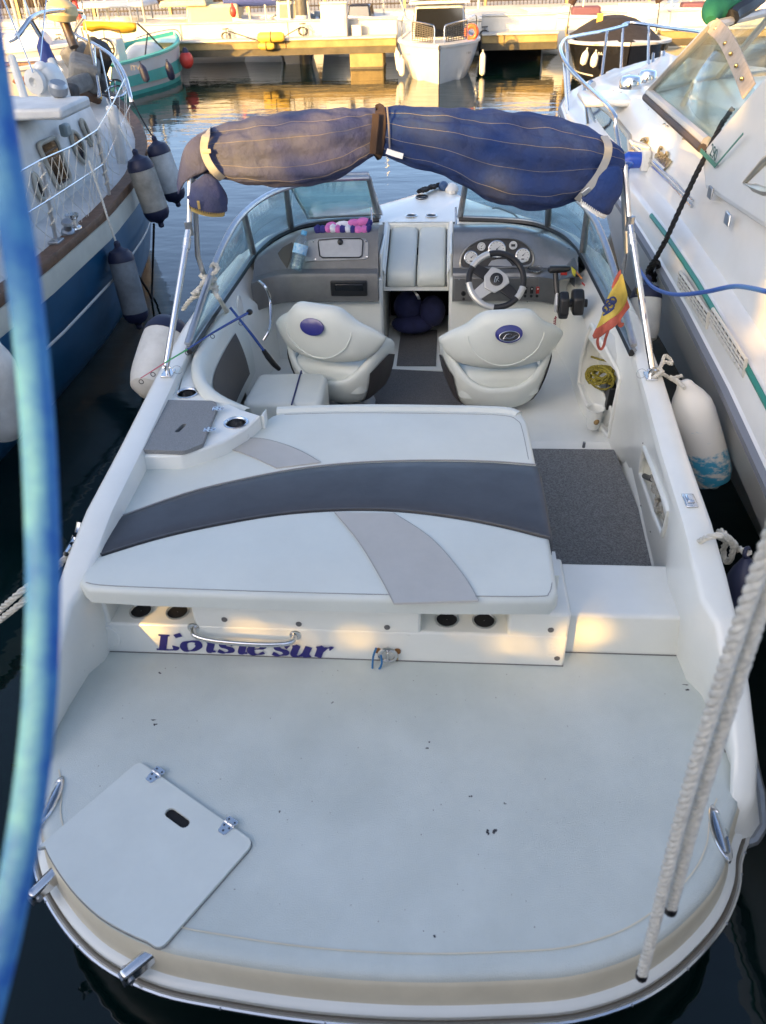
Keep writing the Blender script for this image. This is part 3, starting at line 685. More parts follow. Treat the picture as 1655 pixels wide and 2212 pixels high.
# centre filler cushions over the walk-through
for sx in (-1, 1):
    rows = []
    for s_, (y, z) in enumerate(((4.70,.715),(4.685,.735),(4.69,.775),(4.705,.80),(4.73,.815),(4.85,.845),(5.0,.885),(5.13,.925),(5.17,.93),(5.178,.915))):
        xi, xo = .004, .178; r = []
        for t in (0,.03,.08,.2,.5,.8,.92,.97,1):
            e = min(t, 1-t); d_ = -.020*(1-min(1, e/.10))**2+.005*min(1, e*3)
            r.append(V((sx*lerp(xi, xo, t), y+(0 if s_ > 3 else -d_), z+(d_ if s_ > 2 else 0))))
        rows.append(r)
    cu = obj('bow_cushion', MB().grid(rows), VINYL, boat, smooth=60)
    obj('piping', MB().tube([V((sx*.183, y, z)) for y, z in ((4.69,.72),(4.70,.79),(4.85,.835),(5.0,.875),(5.16,.92))], .004, 6), BLACK, cu)
for sx in (-1, 1):
    rows = [[V((sx*x, y, z+dz)) for x, dz in ((.186,-.02),(.19,.01),(.20,.03),(.216,.035))] for y, z in ((4.68,.80),(4.85,.86),(5.0,.90),(5.17,.94))]
    obj('cushion_surround', MB().grid(rows), GEL, boat, smooth=60)
for sx in (-1, 1): obj('cushion_cheek', MB().prism([V((sx*.1835, y, z)) for y, z in ((4.69,.70),(4.69,.80),(4.73,.835),(5.0,.90),(5.17,.945),(5.21,.945),(5.21,.70))], (sx*.016,0,0)), GEL, boat, bevel=.004)
obj('cushion_backstop', MB().span((-.199,5.172,.80),(.199,5.22,.958)), GEL, boat, bevel=.008)
obj('cushion_board', MB().span((-.199,4.70,.690),(.199,5.30,.712)), GEL, boat)
# bow: cup holders, emblem
for x in (212+38, 340+38):
    c = at('F', x, 240, z=.985); ch = obj('cup_holder', MB().lathe([(.037,0),(.037,.004),(.031,.005),(.029,.0015)], (c.x, c.y, gun(c.y)[1]+.0165), (0,0,1), 20, cap=False), STEEL, fdk)
    obj('cup_well', MB().lathe([(.001,.003),(.031,.003)], (c.x, c.y, gun(c.y)[1]+.0165), (0,0,1), 20, cap=False), RUBR, ch)
emblem(at('F',317,137,z=.992)+V((0,0,.0015)), (1,0,0), (0,1,.04), .044, fdk, False, True, 1.15)

# ---- dashboards
def dash(sx, xin, xout, sweep=.16, xlow=None):
    prof = [(4.60,.685),(4.52,.69),(4.505,.70),(4.505,.845),(4.515,.862),(4.54,.868),(4.575,.872),(4.585,.89),(4.605,.93),(4.66,1.045),(4.685,1.062),(4.72,1.066),(4.80,1.055),(5.0,1.0),(5.12,.965)]
    rows = []; N = 16
    for i in range(N+1):
        t = i/N; r = []
        for y, z in prof:
            x = lerp(xin, xlow if xlow and z < .86 else xout, t); yy, zz = y, z
            if z > .87: zz = .872+(z-.872)*(1-.62*max(0, t-.45)**1.5/.41); yy = y+(.0 if t < .6 else 0)
            k = max(0, (t-.72)/.28); yy = yy-sweep*k*k           # the outer end sweeps aft along the side
            wmax = gun(min(yy, 4.95))[0]-.085
            r.append(V((sx*min(x, wmax), yy, zz)))
        rows.append(r)
    return rows
rows = dash(-1, .218, .93); pd = obj('passenger_dash', MB().grid(rows, cap=True), TAUPE, boat, smooth=40)
rows = dash(1, .218, .93, .06, .815); hd_ = obj('helm_dash', MB().grid(rows, cap=True), DASHM, boat, smooth=40)
up_s = V((0,.055,.115)).normalized()                                    # slope of the instrument face
nf = V((0,-.115,.055)).normalized()
def on_pod(k, x, y, off=.0):
    """point where the sight line meets the sloped instrument face"""
    q = V((0,4.605,.93)); p0 = at(k, x, y, Y=4.6); d = (p0-CAM); t = (q-CAM).dot(nf)/d.dot(nf); return CAM+d*t+nf*off
def plate(name, pts, thick, material, parent, k, r=0, off=0, bevel=.003):
    P = [on_pod(k, *p, off) for p in pts]; return obj(name, MB().prism(P, nf*thick), material, parent, bevel=bevel)
# passenger side: grey insert with a glove-box lid
ins = plate('glove_panel', [(1100,415),(1180,397),(1300,389),(1420,392),(1488,400),(1505,425),(1508,512),(1490,532),(1300,540),(1105,545),(1086,525),(1088,440)], .006, PANEL, pd, 'E')
gl = plate('glove_lid', [(1195,412),(1300,402),(1455,402),(1470,415),(1464,505),(1450,518),(1220,520),(1200,508),(1188,425)], .007, mat('lid_grey', (.38,.395,.42), .4, .3, noise=(30,.1)), ins, 'E', off=.004)
lo = [on_pod('E', *p, .013) for p in ((1192,410),(1300,400),(1458,400),(1472,414),(1466,508),(1450,520),(1215,522),(1197,510),(1187,425))]
obj('lid_gasket', MB().tube(lo, .003, 6, closed=True), BLACK, ins)
c = on_pod('E',1328,422,.010); obj('lid_latch', MB().lathe([(.017,0),(.017,.006),(.010,.010)], c, nf, 16), BLACK, ins)
for p in ((1155,420),(1490,418),(1497,515),(1170,530)): obj('screw', MB().lathe([(.005,0),(.004,.003)], on_pod('E',*p,.006), nf, 8), STEEL, ins)
# lower fascia: cassette-shaped black box
bx_ = MB().span((at('E',1258,600,Y=4.505).x,4.490,.735),(at('E',1492,600,Y=4.505).x,4.52,.825)); st_ = obj('stereo_box', bx_, BLACK, pd, bevel=.006)
obj('stereo_door', MB().span((at('E',1285,600,Y=4.49).x,4.480,.770),(at('E',1470,600,Y=4.49).x,4.492,.812)), mat('gloss_black', (.008,.008,.009), .15), st_, bevel=.005)
# dark recess to the left of the glove panel
plate('dark_recess', [(905,520),(960,455),(1020,420),(1032,445),(1000,560),(985,600),(905,640)], .003, mat('tray_dark', (.03,.028,.027), .5), pd, 'E', off=.002)
# helm: dark oval instrument panel
ov = [(232,470),(222,400),(250,320),(320,240),(430,180),(560,160),(700,158),(830,170),(930,220),(1000,300),(1018,390),(990,440),(930,460),(760,470),(500,480),(300,490)]
ip_ = plate('instrument_panel', ov, .006, mat('instrument_dark', (.030,.029,.028), .4), hd_, 'S', bevel=.004)
obj('panel_rim', MB().tube(spline([on_pod('S', *p, .006) for p in ov], 4, closed=True), .007, 8, closed=True), DASHM, ip_)
GFACE = mat('gauge_face', (.62,.62,.60), .35, noise=(90,.1))
for gx, gy, gr_, dig in ((338,370,.036,0),(450,248,.021,0),(618,278,.046,0),(795,235,.021,1),(900,345,.038,0)):
    c = on_pod('S', gx, gy, .006); g = obj('gauge', MB().lathe([(gr_*1.10,0),(gr_*1.10,.007),(gr_,.009),(gr_*.98,.006)], c, nf, 28, cap=False), STEEL if gr_ > .03 else mat('white_plastic', (.7,.7,.68), .35), ip_)
    obj('dial', MB().lathe([(.001,.0058),(gr_*.99,.0058)], c, nf, 28, cap=False), GFACE, ip_)
    tk = MB(); ex = V((1,0,0))
    if dig: tk.prism([c+ex*a*gr_+up_s*b*gr_+nf*.0062 for a, b in ((-.55,-.35),(.55,-.35),(.55,.3),(-.55,.3))], nf*.0006)
    else:
        for q in range(11):
            a = R(-50+q*28); d = ex*math.cos(a)+up_s*math.sin(a); s_ = d.cross(nf); a0, a1 = c+d*gr_*.74+nf*.0062, c+d*gr_*.9+nf*.0062
            tk.prism([a0-s_*.0012, a0+s_*.0012, a1+s_*.0012, a1-s_*.0012], nf*.0004)
        d = (ex*.7+up_s*.7); s_ = d.cross(nf); tk.prism([c-s_*.002+nf*.007, c+s_*.002+nf*.007, c+d*gr_*.7+nf*.007], nf*.0006); tk.lathe([(gr_*.1,.006),(gr_*.1,.0085)], c, nf, 8)
        tk.prism([c+ex*a*gr_+up_s*b*gr_+nf*.0062 for a, b in ((-.22,-.62),(.22,-.62),(.22,-.45),(-.22,-.45))], nf*.0005)
    obj('dial_marks', tk, BLACK, ip_)['kind'] = 'stuff'
pl_ = plate('steering_bezel', [(520,455),(560,400),(620,385),(720,385),(760,420),(790,462)], .004, mat('bezel_grey', (.36,.37,.38), .4, .3), ip_, 'S', off=.004)
# lower helm fascia with switches
lp = MB().span((.226,4.497,.703),(.80,4.510,.842)); lf = obj('switch_panel', lp, TAUPE, hd_, bevel=.008)
for x, hasred in ((930,0),(998,0),(1062,1),(1135,0)):
    c = at('S', x, 725, Y=4.497); sw = obj('rocker_switch', MB().box(c+V((0,-.003,.004)), (.019,.012,.040)), mat('red_plastic', (.35,.02,.015), .4) if hasred else BLACK, lf, bevel=.003)
    obj('switch_icon', MB().box(c+V((0,-.0094,.014)), (.007,.0008,.007)), mat('white_plastic', (.7,.7,.68), .35), lf)
    obj('switch_boot', MB().lathe([(.009,0),(.008,.004),(.004,.005)], c+V((0,0,-.032)), (0,-1,0), 10), BLACK, lf)
for x, y, r_ in ((255,755,.014),(258,815,.008),(355,755,.014),(358,805,.008),(290,655,.009)):
    c = at('S', x, y, Y=4.497); obj('socket', MB().lathe([(r_,0),(r_,.005),(r_*.7,.006),(r_*.6,.002)], c, (0,-1,0), 14), BLACK, lf)
for x, y in ((208,605),(958,580),(1205,605),(950,845),(1175,850)): obj('screw', MB().lathe([(.0045,0),(.003,.003)], at('S',x,y,Y=4.497), (0,-1,0), 8), DALU, lf)
c = at('S',1048,498,z=.885); ch = obj('cup_holder', MB().lathe([(.044,.0),(.044,.006),(.037,.006),(.035,-.004)], (c.x, 4.542, .8745), (0,-.1,1), 22, cap=False), STEEL, hd_)
obj('cup_well', MB().lathe([(.001,.001),(.036,.001)], (c.x, 4.542, .8745), (0,-.1,1), 22, cap=False), mat('well_grey'), ch)
# steering wheel
wc = at('S',612,612,Y=4.30); wn = V((0.02,-.80,.60)).normalized(); we = V((1,.02,0)).normalized(); wu = wn.cross(we).normalized()
wu = we.cross(wn)*-1 if we.cross(wn).z < 0 else we.cross(wn)
Rw = .150
WP = lambda a, r, h=0: wc+we*r*math.cos(a)+wu*r*math.sin(a)+wn*h
sw_ = obj('steering_wheel', MB().tube([WP(2*math.pi*i/48, Rw) for i in range(48)], .0165, 10, closed=True), mat('black_leather', (.014,.014,.016), .5, bump=(60,.2)), boat)
for a0, a1 in ((105,150),(185,265),(318,345)):
    obj('rim_inlay', MB().tube([WP(R(lerp(a0,a1,i/10)), Rw) for i in range(11)], .0180, 10), mat('silver_paint', (.55,.55,.53), .35, .4), sw_)
for a, wd in ((150,.05),(218,.055),(318,.05)):
    a = R(a); d = we*math.cos(a)+wu*math.sin(a); s_ = d.cross(wn)
    q = [wc+d*.03-s_*wd*.7, wc+d*.03+s_*wd*.7, wc+d*(Rw-.005)+s_*wd*.55, wc+d*(Rw-.005)-s_*wd*.55]
    obj('spoke', MB().prism([p-wn*.004 for p in q], wn*.010), mat('silver_paint') if a < 4.5 and a > 3 else BLACK, sw_, bevel=.004)
hb_ = [WP(R(a), r, .004) for a, r in ((20,.065),(75,.060),(110,.075),(165,.070),(215,.080),(262,.075),(300,.060),(345,.075))]
obj('hub_plate', MB().prism(hb_, wn*.012), mat('silver_paint'), sw_, bevel=.005)
obj('hub_cap', MB().lathe([(.036,.014),(.036,.020),(.030,.022),(.001,.022)], wc, wn, 24), BLACK, sw_)
mk = MB(); HP = lambda x, y: wc+we*x+wu*y+wn*.0232
mk.tube([HP(*q) for q in ((-.012,-.018),(-.006,.012),(.008,.016),(.012,.004),(.002,-.002),(.014,-.014))], .0016, 5); mk.tube([HP(*q) for q in ((-.004,-.018),(.002,.0),(.006,.010))], .0014, 5)
obj('hub_mark', mk, ALU, sw_)
obj('steering_column', MB().tube([wc-wn*.002, wc-wn*.16], .030, 12), BLACK, sw_)
# ---- windscreen
def frame(name, pts, r, material, parent, n=8, flat=1.0): return obj(name, MB().tube(pts, r, n, flat=flat), material, parent)
def wsd(sx):
    e = lambda x, y, Y: at('E', x, y, Y=Y) if sx < 0 else None
    bot = [V(p) for p in ((1.035,3.42,.885),(1.02,3.7,.90),(1.0,4.0,.915),(.98,4.3,.93),(.955,4.60,.95),(.90,4.82,.97),(.83,4.97,.975),(.72,5.10,.98),(.55,5.17,.98),(.262,5.20,.985))]
    top = [V(p) for p in ((1.035,3.42,.91),(.985,3.75,1.10),(.95,4.0,1.205),(.915,4.22,1.262),(.86,4.46,1.285),(.78,4.66,1.292),(.66,4.82,1.292),(.50,4.91,1.290),(.290,4.955,1.285))]
    f_ = lambda P: [V((sx*p.x, p.y, p.z)) for p in P]
    bot, top = spline(f_(bot), 4), spline(f_(top), 4)
    W = obj('windscreen', MB().tube(top, .016, 10), ALU, boat)
    obj('windscreen_sill', MB().tube(bot, .017, 8, flat=.7), DALU, W)
    obj('windscreen_gasket', MB().tube([p+V((-sx*.008,-.012,-.010)) for p in bot], .015, 6), BLACK, W)
    # glass between sill and top rail, one pane for each of the three bays
    def pick(P, t):
        q = t*(len(P)-1); i = min(len(P)-2, int(q)); return P[i].lerp(P[i+1], q-i)
    bays = ((.04,.44,.02,.40),(.45,.70,.42,.66),(.71,1.0,.67,1.0))
    for b0, b1, t0, t1 in bays:
        rows = []
        for i in range(13):
            u = i/12; rows.append([pick(bot, lerp(b0,b1,u))+V((0,0,.008)), pick(top, lerp(t0,t1,u))])
        g = obj('pane', MB().grid(rows), GLASS, W)
        md = g.modifiers.new('thick', 'SOLIDIFY'); md.thickness = .005
    for b, t in ((.445,.41),(.705,.665),(1.0,1.0)): obj('pillar', MB().tube([pick(bot,b), pick(top,t)], [.020,.017], 8, flat=.8), DALU, W)
    return W, bot, top
wl, wlb, wlt = wsd(-1); wr, wrb, wrt = wsd(1)
wl['label'] = 'port half of the windscreen'; wr['label'] = 'helm half of the windscreen'
# opened centre panel folded back against the port half
q = [V((-.30,4.99,1.30)), V((-.78,4.88,1.325)), V((-.70,5.10,1.02)), V((-.235,5.17,1.02))]
cpn = obj('centre_panel_frame', MB().tube(q, .014, 8, closed=True), ALU, wl)
g = obj('pane', MB().add(q, [(0,1,2,3)]), GLASS, wl); md = g.modifiers.new('thick', 'SOLIDIFY'); md.thickness = .005
obj('panel_hinge_rod', MB().tube([at('E',1525,200,Y=4.93), at('E',1530,440,Y=4.74)], .006, 8), STEEL, wl)
obj('rod_bracket', MB().box(at('E',1530,460,Y=4.70), (.014,.008,.05)), WHITE, wl, bevel=.003)
obj('brace_rod', MB().tube([at('F',533,200,Y=4.93), at('F',540,460,Y=4.72)], .006, 8), STEEL, wr)
obj('rod_bracket', MB().box(at('F',540,490,Y=4.70), (.014,.008,.05)), ALU, wr, bevel=.003)
# wiper outside the helm glass
obj('wiper', MB().tube([at('F',765,205,Y=5.12), at('F',800,200,Y=5.13), at('F',900,240,Y=5.17), at('F',935,272,Y=5.18)], .006, 6), DALU, wr)
# bow navigation light staff and cleat behind the port glass
nl = at('E',1155,75,z=1.0)
# ---- side liners; the starboard one has two storage pockets
def smooth01(t): t = max(0, min(1, t)); return t*t*(3-2*t)
def XR(y, z): return gun(y)[0]-.101+.12*max(0, gun(y)[1]-z-.06)*(1-smooth01((y-3.35)/.45))-.105*smooth01((y-3.35)/.5)-.05*smooth01((y-3.35)/.3)*max(0, gun(y)[1]-.15-z)
def on_liner(k, x, y, off=0):
    X_ = 1.0
    for _ in range(20): p = at(k, x, y, X=X_); X_ = lerp(X_, XR(p.y, p.z), .6)
    return at(k, x, y, X=X_)+V((off,0,0))
def yz(pts): return [tuple(on_liner('G', *p)[1:]) for p in pts]
fwd_pk = yz([(232,500),(285,590),(330,660),(380,750),(428,845),(440,890),(420,1000),(395,1110),(370,1220),(345,1310),(290,1230),(240,1150),(180,1040),(140,930),(150,800),(165,720),(200,590)])
aft_pk = yz([(618,1395),(670,1520),(735,1690),(800,1860),(775,1960),(752,2030),(690,1880),(630,1700),(592,1585),(600,1490)])
yl = [4.61,4.45,4.3,4.15,4.0,3.85,3.7,3.6,3.5,3.4,3.3,3.1,2.8,2.5,2.2]
zb_ = lambda y: ZF-.02
outl = [(y, zb_(y)) for y in yl[::-1]]+[(y, gun(y)[1]-.16) for y in yl]
b = holed(outl, [fwd_pk, aft_pk], 0, .006)
for v in b.verts: y, z, c = v.co; v.co = (XR(y, z)-c+.006, y, z)
liner = obj('side_liner', b, GEL, boat, smooth=40)
rows = [[V((gun(y)[0]-.101, y, gun(y)[1]-.052)), V((lerp(gun(y)[0]-.101, XR(y, gun(y)[1]-.16), .15), y, gun(y)[1]-.075)), V((lerp(gun(y)[0]-.101, XR(y, gun(y)[1]-.16), .9), y, gun(y)[1]-.14)), V((XR(y, gun(y)[1]-.16), y, gun(y)[1]-.162))] for y in yl]
obj('liner_shoulder', MB().grid(rows), GEL, liner, smooth=60)
pl_y = [4.61,4.45,4.3,4.15,4.0,3.9]
rows = [[V((-(gun(y)[0]-.101), y, gun(y)[1]-.03)), V((-lerp(gun(y)[0]-.101, XR(y, .7), .15), y, gun(y)[1]-.06)), V((-lerp(gun(y)[0]-.101, XR(y, .7), .9), y, gun(y)[1]-.14)), V((-XR(y, .7), y, gun(y)[1]-.17)), V((-XR(y, .5), y, .5)), V((-XR(y, .3), y, ZF-.01))] for y in pl_y]
pln = obj('side_liner', MB().grid(rows), GEL, boat, smooth=60)
for nm, pk in (('forward_pocket', fwd_pk), ('aft_pocket', aft_pk)):
    P = [V((XR(*q), *q)) for q in pk]; n = len(P)
    rim = obj(nm+'_rim', MB().tube([p+V((-.002,0,0)) for p in P], .011, 8, closed=True), GEL, liner)
    back = [p+V((.085 if nm[0] == 'f' else .045,0,0)) for p in P]
    obj('pocket_well', MB().grid([P, back], closed_u=True).add(back, [tuple(range(n))]), GEL, liner)
q0 = [on_liner('G', *p, .02) for p in ((178,815),(240,930),(330,1090),(345,1180),(300,1240),(215,1095),(140,930))]
obj('pocket_shelf_front', MB().prism(q0, (.012,0,0)), GEL, liner, bevel=.004)
for x, y in ((605,1362),(668,1512),(742,1700),(812,1872),(533,1660),(590,1815),(660,2005)):
    obj('liner_screw', MB().lathe([(.004,0),(.003,.003)], on_liner('G', x, y, -.0), (-1,0,.1), 8), mat('cap_grey'), liner)
obj('drain_fitting', MB().lathe([(.008,0),(.008,.03),(.005,.032)], at('G',172,1385,z=ZF+.04)+V((0,0,-.005)), (0,0,1), 10), STEEL, boat)
# chrome socket plate on the starboard coaming
c = at('G',950,1755,z=.848); zt_ = gun(c.y)[1]+.001
pt = obj('lifting_plate', MB().box((c.x, c.y, zt_+.003), (.042,.078,.008)), STEEL, boat, bevel=.004)
obj('latch_cover', MB().box((c.x+.002, c.y+.006, zt_+.010), (.026,.046,.010)), STEEL, pt, bevel=.005)

# throttle on the starboard side
tb = at('S',1290,880,X=.785); bl = MB().prism([tb+V((0.0,a,b)) for a, b in ((-.07,-.03),(-.045,-.065),(.02,-.06),(.06,-.02),(.05,.05),(.0,.075),(-.05,.05))], (.05,0,0))
thr = obj('throttle', bl, BLACK, boat, bevel=.012, seg=3)
obj('throttle_housing', MB().prism([tb+V((.07,a,b)) for a, b in ((-.06,-.04),(.03,-.05),(.08,-.0),(.075,.06),(.01,.085),(-.05,.05))], (.06,0,0)), BLACK, thr, bevel=.014, seg=3)
obj('throttle_shaft', MB().tube([tb+V((.03,0,.01)), tb+V((.15,0,.01))], .022, 10), BLACK, thr)
arm0 = tb+V((-.004,-.005,.0)); arm1 = at('S',1255,520,X=.762)
obj('throttle_arm', MB().tube([arm0+V((-.008,0,-.035)), arm0+V((-.008,0,.0)), lerp(arm0,arm1,.35)], [.017,.024,.016], 10, flat=.55), mat('silver_paint'), thr)
obj('throttle_lever', MB().tube([lerp(arm0,arm1,.33), lerp(arm0,arm1,.6), lerp(arm0,arm1,.95)], [.014,.016,.014], 10), BLACK, thr)
obj('throttle_grip', MB().tube([arm1+V((-.035,0,.012)), arm1+V((-.03,-.004,.014)), arm1+V((.05,-.006,.016)), arm1+V((.075,0,.018))], [.012,.020,.019,.012], 10), BLACK, thr)
obj('trim_button', MB().box(arm1+V((.045,-.012,-.006)), (.035,.012,.016)), mat('red_plastic', (.35,.02,.015), .4), thr, bevel=.004)
obj('kill_cord', MB().tube([tb+V((-.012+.006*math.sin(i*2.2), -.02+.006*math.cos(i*2.2), -.06-.0035*i)) for i in range(26)], .0035, 5), mat('red_cord', (.28,.02,.03), .6), thr)
# stickers on the starboard side panel
sp_ = lambda x, y: on_liner('S', x, y, -.003)
q = [sp_(1440,455), sp_(1492,500), sp_(1470,685), sp_(1418,630)]
s1 = obj('warning_label', MB().prism(q, (-.0015,0,0)), mat('label_dark', (.05,.06,.07), .5), boat, smooth=0)
obj('label_yellow', MB().prism([sp_(1443,462)+V((-.002,0,0)), sp_(1490,505)+V((-.002,0,0)), sp_(1482,575)+V((-.002,0,0)), sp_(1432,530)+V((-.002,0,0))], (-.001,0,0)), mat('label_yellow', (.6,.55,.03), .5), s1, smooth=0)
q = [sp_(1495,515), sp_(1555,585), sp_(1555,605), sp_(1490,535)]; s2 = obj('warning_label', MB().prism(q, (-.0015,0,0)), mat('label_orange', (.7,.25,.05), .5), boat, smooth=0)
q = [sp_(1555,630), sp_(1585,660), sp_(1582,678), sp_(1553,648)]; obj('warning_label', MB().prism(q, (-.0015,0,0)), mat('label_red', (.5,.03,.02), .5), boat, smooth=0)

# grab rail by the passenger seat
gx_ = lambda x, y, o: at('E', x, y, X=-XR(4.4,.7)+o)
gp = [gx_(808,670,.02), gx_(850,710,.06), gx_(880,800,.075), gx_(880,930,.085), gx_(868,990,.08), gx_(835,1045,.05)]
obj('grab_rail', MB().tube(spline(gp, 5), .010, 10), STEEL, boat)

# ---- bimini, folded and strapped
def pole(name, pts, r, material, parent): return obj(name, MB().tube(pts, r, 10), material, parent)
BYY = 3.72
def canopy(stn, name, material, parent, seams):
    """stn: list of (D-x, D-top, D-bottom, depth) stations; lumpy rolled cloth between them"""
    rows = []; rnd = random.Random(3)
    st = spline([V((a, b, c)) for a, b, c, d in stn], 9); dep = spline([V((d, 0, 0)) for *_, d in stn], 9)
    for i, (s_, dd) in enumerate(zip(st, dep)):
        tp, bt = at('D', s_.x, s_.y, Y=BYY), at('D', s_.x, s_.z, Y=BYY); c = (tp+bt)/2; h = (tp-bt)/2; r = []
        for j in range(72):
            a = 2*math.pi*j/72; ti = i/len(st); rad = 1.0+.12*(abs(math.sin(3*a+.35*math.sin(ti*6+1)+.3))**.6-.75)+.05*(abs(math.sin(7.5*a+1.8*math.sin(ti*8)+ti*4))**.7-.6)+.03*math.sin(9*a+ti*23)*math.sin(ti*17+a)+.02*math.sin(ti*60+4*a)
            sn, cs = math.sin(a), math.cos(a)
            r.append(c+h*(math.copysign(abs(sn)**.78, sn)*rad)+V((0,-dd.x*math.copysign(abs(cs)**.78, cs)*rad,0)))
        rows.append(r)
    o = obj(name, MB().grid(rows, closed_u=True, cap=True), material, parent, smooth=70)
    for a in seams:
        j = int(a/(2*math.pi)*72) % 72; rr = [r[j]+(r[j]-sum(r, V())/72).normalized()*.001 for r in rows]
        obj('stitching', MB().tube(rr, .0010, 4), THREAD, o)
    return o
left = [(100,215,262,.05),(118,150,285,.09),(165,118,262,.12),(230,96,280,.14),(320,80,298,.15),(430,64,304,.15),(540,54,298,.15),(640,49,262,.13),(705,47,222,.10),(745,46,196,.08)]
right = [(765,44,200,.08),(790,38,210,.10),(860,40,235,.13),(960,43,262,.14),(1040,48,300,.15),(1120,54,345,.16),(1220,62,375,.16),(1320,74,383,.16),(1400,90,362,.15),(1470,112,335,.14),(1530,142,318,.11),(1575,170,305,.07),(1598,190,290,.04)]
cl = canopy(left, 'bimini_canopy', GREYN, boat, (R(62), R(25), R(-12), R(-38)))
cr = canopy(right, 'bimini_canopy', NAVY, boat, (R(60), R(28), R(0), R(-25)))
cl['label'] = 'greyer port half of the rolled navy bimini'; cr['label'] = 'darker starboard half of the rolled navy bimini'
# left end flap that hangs round the pole, and the zipped pouches at both ends
fl = [[at('D',165,125,Y=3.62), at('D',172,180,Y=3.60), at('D',178,245,Y=3.6)],[at('D',120,142,Y=3.60), at('D',128,200,Y=3.58), at('D',150,262,Y=3.58)],[at('D',88,180,Y=3.62), at('D',98,235,Y=3.6), at('D',112,280,Y=3.6)],[at('D',72,240,Y=3.66), at('D',78,275,Y=3.64), at('D',85,300,Y=3.64)],[at('D',62,300,Y=3.7), at('D',64,320,Y=3.70), at('D',66,338,Y=3.7)]]
rws = [spline(r, 4) for r in fl]; rws = [list(q) for q in zip(*[spline([r[j] for r in rws], 4) for j in range(len(rws[0]))])]
f_ = obj('end_flap', MB().grid(rws), GREYN, cl, smooth=70); md = f_.modifiers.new('thick', 'SOLIDIFY'); md.thickness = .006
def pouch(a, b, c, d, wid, material, parent, zipm):
    rows = []
    P = spline([a, b, c, d], 5); n = len(P)
    for i, p in enumerate(P):
        t = i/(n-1); ww = wid*(.35+.65*math.sin(min(1, t*1.5+.12)*math.pi/2))*(1 if t < .85 else 1-.25*(t-.85)/.15)
        ax = (P[min(i+1,n-1)]-P[max(i-1,0)]).normalized(); sx_ = ax.cross(V((0,1,0))).normalized()
        rows.append([p+sx_*ww*math.cos(q)*(1+.08*math.sin(5*q+i*.6))+V((0,1,0))*ww*.8*math.sin(q) for q in (2*math.pi*j/18 for j in range(18))])
    po = obj('zipped_pouch', MB().grid(rows, closed_u=True, cap=True), material, parent, smooth=60)
    e = rows[-2]; zz = MB()
    lo = sorted(e, key=lambda v: v.y)[:10]; lo = sorted(lo, key=lambda v: v.x); up_ = (P[-1]-P[-3]).normalized()
    for i in range(22):
        t = i/21*(len(lo)-1); k = min(len(lo)-2, int(t)); q = lo[k].lerp(lo[k+1], t-k)+V((0,-.004,0)); zz.box(q, (.0042,.006,.012))
    z_ = obj('zip_teeth', zz, zipm, po, smooth=0); z_['kind'] = 'stuff'
    obj('zip_tape', MB().ribbon([v+V((0,-.0015,0))+up_*.008 for v in lo], .012, (0,-1,0), .002), zipm, po)
    return po
BRASS = mat('brass_zip', (.62,.45,.16), .35, .6); ZIPW = mat('white_zip', (.75,.74,.70), .4)
E_ = lambda x, y, Y=3.58: at('E', x, y, Y=Y)
pch = pouch(E_(420,20), E_(460,80), E_(480,150), E_(478,215), .085, GREYN, cl, BRASS)
obj('zip_pull', MB().box(E_(425,185,3.50), (.012,.004,.036)), BRASS, pch, bevel=.003)
D_ = lambda x, y, Y=3.58: at('D', x, y, Y=Y)
pouch(D_(1555,240), D_(1540,300), D_(1515,350), D_(1490,388), .075, NAVY, cr, ZIPW)
def strap(pts, wid, material, parent, name='strap'):
    return obj(name, MB().ribbon(spline(pts, 5), wid, (0,-1,.25), .004), material, parent, bevel=.001)
strap([D_(170,115,3.70), D_(160,135,3.57), D_(152,180,3.56), D_(165,225,3.555), D_(190,262,3.555), D_(215,285,3.60)], .034, WEB, cl)
obj('buckle', MB().box(D_(160,190,3.553), (.040,.007,.018)), mat('buckle_tan', (.5,.42,.28), .4), cl, bevel=.004)
strap([D_(1530,140,3.70), D_(1545,170,3.57), D_(1540,215,3.56), D_(1510,275,3.555), D_(1475,320,3.55), D_(1440,360,3.60)], .032, WEB, cr)
obj('buckle', MB().box(D_(1472,328,3.548), (.046,.008,.022), Matrix.Rotation(R(-38), 3, 'Y')), ALU, cr, bevel=.003)
# brown tie round the middle
rg = [D_(757,45,3.72), D_(760,52,3.645), D_(762,90,3.625), D_(758,150,3.63), D_(752,192,3.65), D_(750,202,3.72), D_(750,192,3.79), D_(756,110,3.815), D_(758,60,3.79)]
obj('tie_band', MB().ribbon(spline(rg, 4, closed=True)+[rg[0]], .044, (0,-1,.1), .008), BROWN, cl, bevel=.003)
obj('tie_tail', MB().ribbon([D_(745,60,3.60), D_(742,110,3.595), D_(737,160,3.60), D_(735,198,3.61)], .03, (0,-1,.1), .008), BROWN, cl, bevel=.003)
obj('sewn_label', MB().ribbon([D_(782,190,3.60), D_(810,200,3.585), D_(838,208,3.575)], .022, (0,-1,.2), .003), ZIPW, cr)
obj('edge_tape', MB().tube([D_(783,36,3.62), D_(788,90,3.60), D_(791,140,3.60), D_(792,180,3.61)], .004, 5), THREAD, cr)
